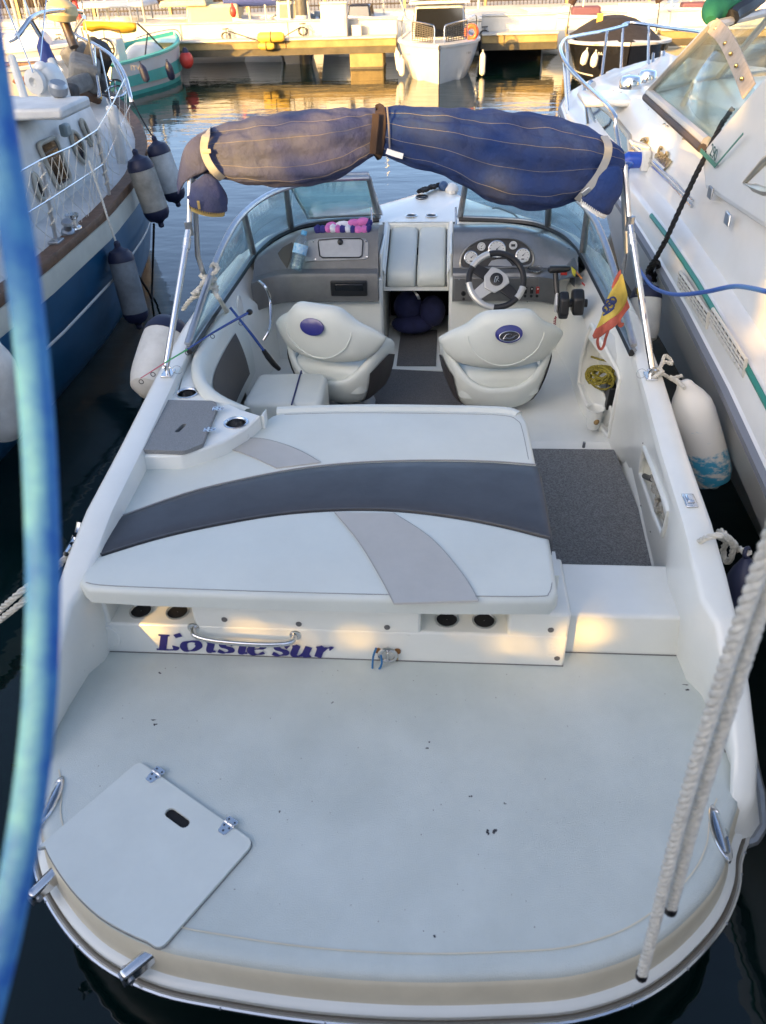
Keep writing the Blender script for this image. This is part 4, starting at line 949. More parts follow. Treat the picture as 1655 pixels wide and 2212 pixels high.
# poles
for sx in (-1, 1):
    ft = V((sx*1.072, 3.20, gun(3.2)[1])); kn = V((sx*.985, 3.58, 1.40)); tp = V((sx*.955, 3.68, 1.64))
    if sx > 0: kn, tp = V((.975,3.60,1.40)), V((.935,3.72,1.62))
    ll = lerp(ft, kn, .05)
    pb_ = pole('bimini_strut', [ft+V((0,0,.045)), kn], .0145, STEEL, boat)
    obj('strut_sleeve', MB().tube([lerp(ft,kn,.86), lerp(ft,kn,.93)], .018, 10), ALU, pb_)
    if sx > 0: obj('black_band', MB().tube([lerp(ft,kn,.54), lerp(ft,kn,.58)], .0165, 10), BLACK, pb_)
    mb = MB().box(ft+V((0,0,.006)), (.05,.075,.010)).tube([ft+V((0,0,.008)), ft+V((0,0,.05))], .012, 8)
    obj('deck_hinge', mb, STEEL, pb_, bevel=.002)
    obj('quick_pin', MB().tube([ft+V((-sx*.018,0,.035)), ft+V((sx*.02,0,.035))], .004, 6), STEEL, pb_)
    obj('pin_ring', MB().tube([ft+V((.045+.022*math.cos(t), .004, .022+.020*math.sin(t))) if sx < 0 else ft+V((-.040+.020*math.cos(t), .004, .016+.022*math.sin(t))) for t in (i*math.pi/9 for i in range(18))], .0016, 5, closed=True), STEEL, pb_)
    lg = V((sx*1.045, 3.92, .985)); obj('main_leg', MB().tube([lg, lerp(lg,kn,.6), tp+V((0,.02,0))], .0125, 10), ALU, boat)
    obj('hoop_leg', MB().tube([kn+V((0,-.01,-.02)), tp+V((0,-.03,.0))], .0125, 10), ALU, pb_)
    obj('elbow', MB().tube([kn+V((0,0,-.03)), kn+V((0,0,.03))], .018, 8), DALU, pb_)
    br0 = V((sx*1.035, 3.46, .905)); obj('lower_brace', MB().tube([br0, lg], .013, 8, flat=.5), DALU, boat)
    obj('leg_joint', MB().tube([lg+V((-.02,0,0)), lg+V((.02,0,0))], .016, 8), BLACK, boat)
# ================================================================== quay under the photographer; unseen buildings and trees added behind to throw the shade
CONC = mat('quay_concrete', (.36,.33,.29), .9, noise=(1.2,.4), bump=(30,.5))
struct(obj('quay', MB().span((-60,-40,-1),(60,.10,.86)), CONC, smooth=0, bevel=.02))
def block(name, lab, x0, x1, y0, y1, h, c):
    t = thing(name, lab, 'building', ((x0+x1)/2, (y0+y1)/2, .86))
    obj('wall', MB().span((x0,y0,.86),(x1,y1,h-.25)), mat('render_'+name+str(x0), c, .9, noise=(.8,.2)), t)
    obj('roof', MB().span((x0-.25,y0-.25,h-.25),(x1+.25,y1+.25,h)), mat('roof_tile', (.28,.14,.09), .9, noise=(3,.4)), t)
    n = int((x1-x0)/3)
    for i in range(n):
        for f_ in range(int((h-1)/3)):
            cx = x0+(i+.5)*(x1-x0)/n; obj('window', MB().span((cx-.5,y1-.02,1.9+3*f_),(cx+.5,y1+.03,3.2+3*f_)), SMOKE, t)
block('shade_building', 'tall plain building added unseen behind the photographer to throw shade', -48, -13.4, -15, -12, 7.75, (.55,.47,.38))  # out-of-view block, put in to shade the yacht
block('shade_building', 'low plain building added unseen behind the photographer to throw shade', -13.0, 22, -22, -12, 4.46, (.6,.55,.48))  # out-of-view block, kept low so sun passes above it
# unseen trees added before the low building; crown gaps cut to place the sunlight
LEAF = mat('leaf_green', (.06,.09,.03), .6, noise=(2,.5)); BARK = mat('bark', (.10,.075,.05), .9, bump=(20,1))
GAPS = [(3.62,-1.08,-.05,1.60,1.95),(3.62,-.05,.55,1.80,1.98),(3.62,.55,1.0,1.74,1.98),(1.96,-1.0,-.78,.40,.53),(1.96,-.55,.02,.445,.50),(1.96,.40,.62,.43,.485),(2.03,.63,.76,.43,.50),
        (5.8,1.5,1.9,1.50,2.05),(4.6,1.55,1.75,1.62,1.95),(5.3,1.38,1.50,1.02,1.12),(5.6,1.44,1.56,1.15,1.30),(3.2,1.5,1.75,1.55,1.9),(4.3,1.33,1.50,.98,1.08),(7.2,1.3,1.7,1.28,1.6),(.40,-.25,.05,1.95,2.6)]
def lit(q):  # leaves skipped where their shadow would fall on a spot meant sunlit
    for y, x0, x1, z0, z1 in GAPS:
        s_ = q+sdir*((y-q.y)/sdir.y)
        g_ = .02 if z1 < .6 else .06 if y > 1 else .14
        if x0-g_ <= s_.x <= x1+g_ and z0-g_ <= s_.z <= z1+g_: return z1 < .6 or y < 1 or rnd.random() < .92
    return False
rnd = random.Random(11)
for cx, cy, cz, rx, rz, lab in ((-11.6,-9.0,5.2,2.2,2.25,'leftmost added shade tree, unseen behind the photographer'),(-8.2,-8.6,5.0,2.4,2.3,'second added shade tree, unseen behind the photographer'),(-4.6,-9.0,5.1,2.3,2.2,'third added shade tree, unseen behind the photographer'),(-1.0,-8.8,4.9,2.3,2.2,'rightmost added shade tree, unseen behind the photographer')):
    t = thing('tree', lab, 'tree', (cx, cy, .86)); mb = MB()
    mb.tube([(cx,cy,.8),(cx+.05,cy,2.2),(cx-.05,cy+.05,cz-.8)], [.16,.13,.09], 10)
    for i in range(7): a = i*.9; mb.tube([(cx,cy,2.4+.2*i),(cx+math.cos(a)*rx*.4,cy+math.sin(a)*.8,cz-.6+.2*i),(cx+math.cos(a)*rx*.75,cy+math.sin(a)*1.2,cz+.1*i)], [.07,.05,.02], 7)
    obj('trunk', mb, BARK, t)
    vs_, fs_ = [], []
    for c_ in range(520):
        while True:
            d = V((rnd.uniform(-1,1), rnd.uniform(-1,1), rnd.uniform(-1,1)))
            if .25 < d.length < 1: break
        cc = V((cx+d.x*rx*1.05, cy+d.y*1.3, cz+d.z*rz))
        for l_ in range(26):
            p = cc+V((rnd.gauss(0,.17), rnd.gauss(0,.17), rnd.gauss(0,.15)))
            if lit(p): continue
            u = V((rnd.gauss(0,1), rnd.gauss(0,1), rnd.gauss(0,1))).normalized()*rnd.uniform(.08,.14); v = u.orthogonal().normalized()*u.length*.6; n = len(vs_)
            vs_ += [p-u, p+v, p+u, p-v]; fs_.append((n,n+1,n+2,n+3))
    o = obj('crown', MB().add(vs_, fs_), LEAF, t, smooth=0, recalc=False); o['kind'] = 'stuff'
# ================================================================== blue sailing yacht on the left
BLUEH = mat('blue_topsides', (.008,.080,.17), .3, coat=.15, noise=(2.2,.35), bump=(3,.04))
CREAMH = mat('cream_strake', (.62,.61,.52), .4, noise=(3,.2))
yacht = thing('sailing_yacht', 'old blue-hulled sailing yacht with white deckhouse and netted rails on the left', 'sailboat', (-3.7,6,0))
YB = [(2.6,1.38,.90),(3.5,1.45,.91),(4.5,1.50,.92),(5.5,1.51,.94),(6.3,1.45,.965),(7.0,1.32,.99),(7.6,1.13,1.02),(8.2,.88,1.05),(8.8,.57,1.08),(9.3,.28,1.11),(9.7,.03,1.13)]
ys = [2.6+.237*i for i in range(31)]; ys[-1] = 9.7
YC = -3.70
def yw(y): return interp(y, YB)
def yband(prof, name, material, parent, smooth=40):
    """prof: list of (fraction of half-beam offset, dz from sheer) -> strip on both sides"""
    for sx in (-1, 1):
        rows = []
        for y in ys:
            w_, z = yw(y); rows.append([V((YC+sx*max(.01, w_*a+b), y, z+dz if dz > -5 else dz+10)) for a, b, dz in prof])
        obj(name, MB().grid(rows), material, parent, smooth=smooth)
yband([(1,.02,-.16),(.995,.012,-.30),(.97,.0,-.52),(.93,-.02,-.80),(.86,-.04,-1.0),(.6,-.1,-1.35)], 'hull', BLUEH, yacht)
yband([(1,.0,-.02),(1,.022,-.035),(1,.022,-.155),(1,.02,-.165)], 'cream_strake', CREAMH, yacht)
yband([(1,.017,-.40),(1,.019,-.406),(1,.018,-.418),(1,.014,-.424)], 'pinstripe', WHITE, yacht)
yband([(1,-.075,.0),(1,-.07,.032),(1,.028,.036),(1,.034,.02),(1,.030,-.022),(1,.0,-.03)], 'teak_rail', WOOD, yacht)
rows = [[V((YC+k*max(.01, yw(y)[0]-.06), y, yw(y)[1]+.004+.05*(1-k*k))) for k in (-1,-.6,-.2,.2,.6,1)] for y in ys]
obj('deck', MB().grid(rows), GREYW, yacht)
# deckhouse with rounded edges
def house(y, ):
    w_ = interp(y, [(2.6,1.08),(5.6,1.10),(6.4,1.06),(6.9,.98),(7.3,.86)])[0]; h = interp(y, [(2.6,1.52),(5.4,1.53),(6.4,1.47),(6.9,1.43),(7.3,1.40)])[0]; return w_, h
rows = []
for y in [2.6+.2*i for i in range(24)]+[7.32,7.38,7.5]:
    w_, h = house(min(y, 7.3)); z0 = yw(y)[1]; kk = 1 if y <= 7.3 else max(0, 1-(y-7.3)/.2)
    h = lerp(z0+.02, h, kk if y > 7.3 else 1); w2 = w_-(0 if y <= 7.3 else (y-7.3)*.5); r = []
    for a, z in ((w2+.05,z0),(w2+.02,lerp(z0,h,.5)),(w2-.02,h-.05),(w2-.045,h-.012),(w2-.09,h),(w2*.5,h+.035),(0,h+.045)): r.append(V((YC+a, y, z)))
    r += [V((2*YC-p.x, p.y, p.z)) for p in r[-2::-1]]
    rows.append(r)
dh = obj('deckhouse', MB().grid(rows, cap=True), GREYW, yacht, smooth=50)
WX = YC+1.10
def porthole(pts, r, parent):
    P = [at('A', *p, X=WX+.012) for p in pts]; yzp = roundpoly([(p.y, p.z) for p in P], r, 5)
    sl_ = lambda y, z, o: V((YC+house(y)[0]+.062-.07*((z-yw(y)[1])/(house(y)[1]-yw(y)[1]))+o, y, z))
    f_ = obj('window', MB().tube([sl_(y, z, .008) for y, z in yzp], .016, 8, closed=True), mat('window_surround', (.42,.40,.33), .6, noise=(20,.3)), parent)
    c = [sl_(y, z, .006) for y, z in yzp]; obj('pane', MB().prism(c, (.004,0,0)), SMOKE, parent)
porthole([(240,935),(365,885),(440,1165),(345,1225)], .05, dh)
porthole([(478,845),(520,860),(555,960),(550,1065),(505,1010),(480,920)], .05, dh)
porthole([(570,765),(598,790),(632,900),(630,945),(600,900),(575,830)], .04, dh)
porthole([(196,1110),(230,1170),(262,1270),(235,1300),(205,1230)], .04, dh)
v0 = at('A',405,840,X=WX+.02); obj('vent_cowl', MB().box(v0+V((.02,0,0)), (.06,.10,.085)), mat('grey_cowl', (.25,.30,.30), .5), dh, bevel=.02)
# hatch and handrail on the roof
obj('roof_hatch', MB().box(at('A',240,700,z=1.58), (.55,.5,.07)), GREYW, dh, bevel=.02)
obj('roof_handrail', MB().tube(spline([at('A',410,690,z=1.52), at('A',440,700,z=1.57), at('A',480,655,z=1.57), at('A',500,650,z=1.52)], 4), .012, 8), STEEL, dh)
obj('deck_cowl', MB().lathe([(.03,0),(.03,.10),(.06,.13),(.065,.18),(.05,.2)], at('A',385,725,z=1.52), (.3,-.2,1), 12), DALU, dh)
# stanchions, lifelines, netting
def base(k, x, y): return at(k, x, y, z=.955)
tops = []
for bt, tp in ((('L',335,215),('A',263,1033)),(('A',772,1285),('A',626,840))):
    b_ = base(*bt); b_.x = min(b_.x, YC+yw(b_.y)[0]-.05); t_ = at(*tp, Y=b_.y+.02); s_ = obj('stanchion', MB().tube([b_, t_], .013, 8), ALU, yacht)
    obj('stanchion_base', MB().box(b_+V((0,0,.01)), (.07,.10,.02)), DALU, s_, bevel=.006)
    obj('lashing', rope([lerp(b_,t_,i/40)+V((.018*math.cos(i*1.1),.018*math.sin(i*1.1),0)) for i in range(8,40)], .006, 2), ROPEW, s_)
    tops.append((b_, t_))
(b1, t1), (b2, t2) = tops
b0, t0 = b1+V((-.05,-1.5,0)), t1+V((-.05,-1.5,0)); b3 = V((YC+yw(7.9)[0]-.05, 7.9, 1.05)); t3 = b3+V((0,0,.42))
for a, b in ((t0,t1),(t1,t2),(t2,t3)):
    obj('lifeline', MB().tube([a, lerp(a,b,.5)+V((0,0,-.015)), b], .0045, 6), STEEL, yacht)
    obj('lifeline', MB().tube([lerp(a, a-V((0,0,.42)), .52), lerp(b, b-V((0,0,.42)), .52)], .0035, 6), STEEL, yacht)
def netting(ta, tb, ba, bb, nu, nv):
    mb = MB(); P = lambda u, v: lerp(lerp(ta,tb,u), lerp(ba,bb,u), v)+V((.02*math.sin(u*9+v*4), .01*math.sin(v*7), -.03*math.sin(math.pi*u)*(1-v)))
    for d in (1, -1):
        for i in range(-nv, nu+nv):
            pts = []
            for j in range(2*nv+1):
                u = (i+d*j/2*1.0)/nu if d > 0 else (i+nv-j/2)/nu
                if 0 <= u <= 1: pts.append(P(u, j/(2*nv)))
            if len(pts) > 1: mb.tube(pts, .0020, 4)
    n_ = obj('netting', mb, ROPEW, yacht); n_['kind'] = 'stuff'
netting(t0, t1, b0, b1, 9, 3); netting(t1, t2, b1, b2, 8, 3); netting(t2, t3, b2, b3, 7, 3)
# pulpit at the bow
def yt(k, pts, Ys): return [at(k, *p, Y=q) for p, q in zip(pts, Ys)]
pul = obj('pulpit', MB().tube(spline(yt('A', ((545,110),(490,190),(500,230),(600,280),(720,360),(800,470),(838,600),(850,660)), (8.4,9.3,9.4,9.1,8.7,8.3,8.0,7.95)), 5), .017, 10), STEEL, yacht)
for a, b, Ya, Yb in (((500,230),(465,455),9.4,9.4),((590,285),(650,630),9.1,8.6),((605,290),(635,630),9.1,8.8),((720,360),(850,650),8.7,8.0)):
    obj('pulpit_leg', MB().tube([at('A',*a,Y=Ya), at('A',*b,Y=Yb)], .014, 8), STEEL, pul)
obj('bow_basket', MB().tube(spline(yt('A', ((665,560),(700,525),(770,520),(815,560),(800,610),(730,632),(670,610)), (9,9.2,9.2,9.0,8.8,8.7,8.8)), 5, closed=True), .012, 8, closed=True), STEEL, pul)
obj('bow_basket', MB().tube(spline(yt('A', ((680,590),(720,560),(790,560),(822,600)), (8.9,9.1,9.1,8.9)), 5), .010, 8), STEEL, pul)
for p in ((690,545),(740,523),(790,535)): obj('basket_rib', MB().tube([at('A',*p,Y=9.1), at('A',p[0]+10,p[1]+80,Y=8.8)], .008, 6), STEEL, pul)
# port rail, spar and shrouds
obj('port_rail', MB().tube(spline(yt('A', ((60,262),(110,235),(160,170),(200,120),(270,85),(360,70),(450,66),(530,78)), (7.4,7.4,7.5,7.6,7.9,8.2,8.5,8.8)), 5), .020, 10), STEEL, yacht)
obj('rail_post', MB().tube(yt('A', ((200,130),(395,460)), (7.6,7.9)), .020, 8), STEEL, yacht)
obj('spar', MB().tube([at('A',365,-30,Y=8.6), at('A',405,110,Y=8.6), at('A',480,305,Y=8.5)], .045, 12), mat('varnished_spar', (.10,.06,.03), .35, noise=(10,.4)), yacht)
rd = obj('radar_dome', MB().lathe([(.02,-.09),(.12,-.07),(.15,-.02),(.14,.05),(.08,.09),(.01,.1)], at('A',398,75,Y=8.5), (.1,0,1), 20), mat('yellowed_plastic', (.55,.45,.22), .45), yacht)
for a, b, Ya, Yb, r_ in (((150,-20),(205,130),7.6,7.6,.007),((300,-20),(255,430),7.8,7.0,.006),((525,-20),(560,210),8.8,9.2,.006),((640,290),(780,980),9.0,7.3,.006),((0,-60),(215,470),7.0,6.6,.006),((200,140),(500,650),7.6,8.4,.004)):
    obj('shroud', MB().tube([at('A',*a,Y=Ya), at('A',*b,Y=Yb)], r_, 6), STEEL, yacht)
obj('whisker_pole', MB().tube([at('A',75,370,Y=6.6), at('A',180,700,Y=6.3)], .030, 10), mat('pale_pole', (.62,.60,.54), .5), yacht)
obj('bow_stay', MB().tube([at('A',570,225,Y=9.2), at('A',655,635,Y=8.6)], .012, 8), mat('brass', (.6,.42,.15), .3, .9), yacht)
obj('boathook', MB().tube([at('A',330,390,Y=7.2), at('A',475,720,Y=6.9)], .030, 10), mat('pale_pole', (.62,.60,.54), .5), yacht)
obj('blue_cover', MB().lathe([(.02,0),(.06,.05),(.055,.2),(.01,.26)], at('A',335,470,Y=7.4), (-.1,0,1), 10), mat('blue_cover', (.03,.05,.2), .7), yacht)
obj('wooden_bowsprit', MB().tube([at('A',440,575,Y=8.6), at('A',640,645,Y=8.9)], .045, 8), WOOD, yacht)
GEARG = mat('grey_gear', (.20,.20,.19), .7, noise=(9,.5), bump=(14,.6)); GEARD = mat('dark_gear', (.04,.038,.036), .8, noise=(9,.5), bump=(14,1.2))
for p, Y_, sz, rz, m_ in (((545,470),9.0,(.30,.5,.26),20,GEARG),((610,430),9.4,(.22,.3,.5),35,GEARD),((470,560),8.6,(.26,.4,.16),-15,GEARG),((430,600),8.2,(.2,.3,.14),10,GEARD),((600,545),9.0,(.3,.3,.18),5,GEARD),((520,400),9.5,(.18,.3,.34),-25,GEARG)):
    obj('deck_gear', MB().box(at('A',*p,Y=Y_), sz, Matrix.Rotation(R(rz), 3, 'Y') @ Matrix.Rotation(R(rz), 3, 'Z')), m_, yacht, bevel=.05, seg=3)
obj('orange_gear', MB().ell(at('A',160,522,Y=6.9), (.10,.08,.03), 10, 6), mat('orange_plastic', (.6,.2,.03), .5), yacht)
# mooring winch on the rail
wb = base('L',380,150); wn_ = obj('winch', MB().lathe([(.05,0),(.045,.02),(.028,.03),(.026,.07),(.042,.085),(.042,.10)], wb, (0,0,1), 16), STEEL, yacht)
obj('winch', MB().lathe([(.045,0),(.04,.02),(.025,.03),(.024,.06),(.038,.075),(.03,.09)], base('L',345,175)+V((0,0,.01)), (.3,-.3,1), 16), DALU, yacht)
obj('deck_post', MB().span((YC+1.16,6.78,.95),(YC+1.24,6.86,1.42)), GREYW, yacht, bevel=.02)

# small white outboard clamped beside the deckhouse
ob = thing('outboard_motor', 'small white outboard motor stowed upright on the yacht deck', 'motor', at('A',285,660,Y=6.8))
c = at('A',285,570,Y=6.8)
obj('cowl', MB().prism([c+V((a,0,b)) for a, b in ((-.08,-.24),(.12,-.20),(.11,.03),(.07,.14),(-.03,.17),(-.09,.07))], (0,.24,0)), WHITE, ob, bevel=.05, seg=3)
obj('fuel_cap', MB().ell(at('A',265,440,Y=6.85), (.055,.055,.05), 12, 7), WHITE, ob)
obj('tilt_wheel', MB().lathe([(.09,0),(.09,.04),(.035,.05),(.015,.02)], at('A',240,525,Y=6.78), (-.3,-1,0), 16), GREYW, ob)
obj('engine_leg', MB().tube([c+V((.02,.15,-.28)), c+V((.02,.15,-.5))], .05, 10), DALU, ob)

# ================================================================== fenders
def fender(lab, top, bot, r, body, cap, group, eye=True, topcap=False):
    top, bot = V(top), V(bot); ax = (top-bot); L_ = ax.length; ax.normalize()
    t = thing('fender', lab, 'fender', bot, group)
    k = r*.85
    prof = [(r*.55,k*.35),(r*.8,k*.6),(r*.97,k*1.0),(r,k*1.5),(r*1.01,L_*.5),(r,L_-k*1.5),(r*.97,L_-k*1.0),(r*.8,L_-k*.6),(r*.55,L_-k*.35)]
    if cap is None:
        obj('body', MB().lathe([(.012,0),(r*.35,.015),(r*.75,k*.35),(r*.95,k*.9),(r,k*1.5),(r*1.01,L_*.5),(r,L_-k*1.9),(r*.93,L_-k*1.35),(r*.7,L_-k*.8),(r*.42,L_-k*.35),(r*.33,L_-.01),(r*.2,L_)], bot, ax, 24), body, t)
    else:
        obj('body', MB().lathe(([(.01,0),(r*.5,.01),(r*.85,k*.4)] if topcap else [])+prof[2:-2], bot, ax, 24), body, t)
        for o_, d_ in (((top, -ax),) if topcap else ((bot, ax), (top, -ax))):
            obj('end_cap', MB().lathe([(.014,-.035),(.022,-.025),(.022,0),(r*.45,.018),(r*.75,k*.35),(r*.95,k*.75),(r*1.012,k*1.12),(r*1.012,k*1.25)], o_, d_, 24), cap, t)
    if eye: obj('eyelet', MB().tube([top+ax*.02+ax.orthogonal().normalized()*.016*math.cos(q)+ax*.016*math.sin(q) for q in (i*math.pi/6 for i in range(12))], .007, 6, closed=True), cap or body, t)
    return t
GREYF = mat('fender_grimy', (.34,.34,.31), .7, noise=(5,.9), c2=(.12,.12,.10), bump=(20,.3))
GREYB = mat('fender_bluegrey', (.20,.23,.25), .7, noise=(6,.9), c2=(.08,.09,.10), bump=(20,.3))
PALEF = mat('fender_pale', (.52,.56,.56), .55, noise=(5,.5), bump=(20,.15))
yg = 'fenders hung on the blue yacht'
f1t, f1b = at('A',868,985,z=1.0), at('A',1050,1440,z=.40)
f1t = V((-2.36,7.08,1.02)); f1 = fender('grimy grey fender with navy ends, middle of three along the yacht', at('A',880,1000,Y=6.15), at('A',1038,1440,Y=6.15), .098, GREYF, FENN, yg)
f2 = fender('pale clean fender with navy ends nearest the yacht bow', at('A',1002,910,Y=7.1), at('A',1148,1310,Y=7.1), .098, PALEF, FENN, yg)
f3 = fender('dark stained blue-grey fender nearest the blue pole, on the yacht side', at('L',592,235,Y=5.38), at('L',698,625,Y=5.33), .09, GREYB, FENN, yg)
f4 = fender('big white scuffed fender at the left picture edge behind the pole', at('L',-40,700,Y=3.6), at('L',25,1210,Y=3.55), .105, FENW, None, yg)
def line(name, lab, pts, r, material, cat='rope', group=None, strands=3):
    o = obj(name, rope(spline(pts, 6), r, strands) if strands else MB().tube(spline(pts, 6), r, 6), material); o = tag(o, lab, cat, group); return o
hg = 'lines that carry the yacht fenders'
line('fender_line', 'thin line from the yacht rail to its grimy middle fender', [at('A',690,640,Y=7.4), at('A',770,810,Y=6.8), at('A',858,975,Y=6.15)], .007, ROPEW, 'rope', hg)
line('fender_line', 'thin line from the yacht bow to its pale fender', [at('A',860,660,Y=7.8), at('A',930,790,Y=7.4), at('A',992,890,Y=7.1)], .007, ROPEK, 'rope', hg)
line('fender_line', 'thin line across the yacht rail to its dark stained fender', [at('A',575,1040,Y=5.6), at('A',650,1260,Y=5.5), at('L',545,100,Y=5.42), at('L',588,225,Y=5.38)], .008, ROPEW, 'rope', hg)
line('mooring_line', 'dark line dropping from the grimy fender into the water', [at('L',774,120,Y=6.15), at('L',770,260,Y=6.3), at('L',765,430,Y=6.5), at('L',768,560,z=-.03)], .010, ROPEK, 'rope')
line('mooring_line', 'dark line slanting into the water beside the stained fender', [at('L',690,375,Y=5.6), at('L',740,450,Y=6.1), at('L',780,530,Y=6.6), at('L',800,590,z=-.05)], .010, ROPEK, 'rope')
# fenders of the sport boat, port side
sg = 'fenders of the sport boat'
fender('large white fender with navy top on the sport boat port side', at('L',865,600,X=-1.33), at('L',745,985,X=-1.38), .125, FENW, FENN, sg, topcap=True)
fender('white fender with navy top between sport boat and cruiser', at('G',635,190,X=1.30), at('G',600,640,X=1.29), .085, FENW, FENN, sg, topcap=True)
def smeared():
    m = mat('fender_stained', (.72,.70,.64), .5, bump=(20,.2)); n = m.node_tree.nodes; l = m.node_tree.links; p = n['Principled BSDF']
    tc = n.new('ShaderNodeTexCoord'); sx_ = n.new('ShaderNodeSeparateXYZ'); l.new(tc.outputs['Object'], sx_.inputs[0])
    mp = n.new('ShaderNodeMapping'); mp.inputs['Scale'].default_value = (7,7,16); l.new(tc.outputs['Object'], mp.inputs[0])
    t = n.new('ShaderNodeTexNoise'); t.inputs['Scale'].default_value = 1.0; t.inputs['Detail'].default_value = 7; t.inputs['Roughness'].default_value = .7; l.new(mp.outputs[0], t.inputs[0])
    mr = n.new('ShaderNodeMapRange'); mr.inputs[1].default_value = .82; mr.inputs[2].default_value = .50; mr.inputs[3].default_value = -.22; mr.inputs[4].default_value = .15; l.new(sx_.outputs['Z'], mr.inputs[0])
    ad = n.new('ShaderNodeMath'); ad.operation = 'ADD'; l.new(t.outputs[0], ad.inputs[0]); l.new(mr.outputs[0], ad.inputs[1])
    r2 = n.new('ShaderNodeMapRange'); r2.inputs[1].default_value = .56; r2.inputs[2].default_value = .66; l.new(ad.outputs[0], r2.inputs[0])
    mx = n.new('ShaderNodeMix'); mx.data_type = 'RGBA'; mx.inputs[6].default_value = (.72,.70,.64,1); mx.inputs[7].default_value = (.05,.33,.50,1); l.new(r2.outputs[0], mx.inputs[0]); l.new(mx.outputs[2], p.inputs['Base Color']); return m
STAINED = smeared()
fender('white teardrop fender smeared with turquoise paint, starboard side', at('G',900,905,Y=3.22), at('G',1130,1690,Y=3.05), .094, STAINED, None, sg, eye=False)
# ================================================================== white motor cruiser on the right
cru = thing('motor_cruiser', 'large white motor cruiser with green stripe and bow rail on the right', 'boat', (2.8,5,0))
GREEN = mat('green_stripe', (.02,.20,.14), .35)
WARMW = mat('cruiser_gelcoat', (.76,.75,.71), .3, coat=.3, noise=(2.5,.6), c2=(.67,.66,.61), bump=(3,.06))
CB = [(-.2,1.36,.66),(1.2,1.38,.68),(2.2,1.39,.72),(3.2,1.41,.79),(4.0,1.415,.83),(4.7,1.405,.86),(5.4,1.375,.90),(6.2,1.32,.955),(7.0,1.26,1.01),(7.8,1.21,1.06),(8.3,1.22,1.09),(8.8,1.34,1.12),(9.3,1.57,1.145),(9.8,1.91,1.17),(10.2,2.25,1.19),(10.5,2.54,1.20)]
ys = [-.2,.5,1.2,1.8,2.2,2.7,3.2,3.6,4.0,4.35,4.7,5.05,5.4,5.8,6.2,6.6,7.0,7.4,7.8,8.05,8.3,8.55,8.8,9.05,9.3,9.55,9.8,10.0,10.2,10.35,10.5]
cxl = lambda y: 2.95-.052*(y-3)
def crow(y, prof):
    x, z = interp(y, CB); c = cxl(y); hb = c-x; return [V((c-max(.01, hb-dx), y, z+dz)) for dx, dz in prof(y, hb)]
def cband(name, prof, material, parent=cru, y0=-1, y1=11, both=True, smooth=40, cap=False):
    o = None
    for sx in ((0, 1) if both else (0,)):
        rows = []
        for y in ys:
            if y < y0 or y > y1: continue
            r = crow(y, prof)
            if sx: r = [V((2*cxl(y)-p.x, p.y, p.z)) for p in r]
            rows.append(r)
        o = obj(name, MB().grid(rows), material, parent, smooth=smooth)
    return o
def hullp(y, hb):
    z = interp(y, CB)[1]; k = interp(y, [(0,.34),(4,.34),(7,.45),(9,.75),(10.5,1.0)])[0]*min(1, hb/1.2)
    return [(.0,-.02),(.02,-.05),(.05*k/.34,-.25),(.22*k/.34,-.55),(k,-z-.02),(k+.3,-z-.4)]
cband('hull', hullp, WARMW)
cband('rub_rail', lambda y, hb: [(0,-.03),(-.022,-.02),(-.025,.012),(0,.022)], mat('grey_rub', (.20,.21,.235), .6), both=True)
def topw(y):                                    # height of the upright side above the rub rail
    return interp(y, [(-.2,.20),(2.2,.19),(4.7,.17),(6.2,.13),(7.4,.10),(8.4,.06),(10.5,.03)])[0]
cband('side_band', lambda y, hb: [(0,.022),(.012,.03),(.02,topw(y)-.02),(.03,topw(y)-.006),(.05,topw(y))], WARMW)
cband('green_line', lambda y, hb: [(.015,topw(y)-.022),(.014,topw(y)-.012),(.021,topw(y)-.003),(.028,topw(y)+.001)], GREEN, both=False, y1=5.2)
# side deck, cabin side and crowned cabin top (foredeck)
def cabh(y): return interp(y, [(-.2,1.62),(3.0,1.56),(4.4,1.50),(4.9,1.475),(5.6,1.485),(6.5,1.48),(7.2,1.42),(8.0,1.34),(8.8,1.28),(9.5,1.25),(10.5,1.235)])[0]
def sided(y): return interp(y, [(-.2,.13),(4.4,.13),(5.4,.15),(6.2,.17),(7.0,.17),(8.0,.13),(9.0,.10),(10.5,.05)])[0]
rows = []
for y in ys:
    x, z = interp(y, CB); c = cxl(y); hb = c-x; t = topw(y); s_ = min(sided(y), hb*.3); h = cabh(y); r = []
    slope = interp(y, [(-.2,.10),(5.5,.10),(6.5,.14),(7.5,.24),(8.5,.34),(10.5,.2)])[0]; slope = min(slope, hb*.4)
    q = [(.05,z+t),(s_,z+t+.012),(s_+.012,z+t+.02),(s_+slope*.8,lerp(z+t,h,.86)),(s_+slope,h-.02),(s_+slope+.04,h),(lerp(s_+slope,hb,.4),h+.05),(hb,h+.075)]
    r = [V((x+min(a, hb), y, b)) for a, b in q]; r += [V((2*c-p.x, p.y, p.z)) for p in r[-2::-1]]; rows.append(r)
keep = [i for i, y in enumerate(ys) if y >= 4.7]
cab = obj('cabin_top', MB().grid([rows[i] for i in keep]), WARMW, cru, smooth=45)
side = MB().grid([rows[i][:6] for i in range(len(ys)) if ys[i] <= 4.7]); side.grid([rows[i][-6:] for i in range(len(ys)) if ys[i] <= 4.7])
ck = obj('cockpit_side', side, WARMW, cru, smooth=45)
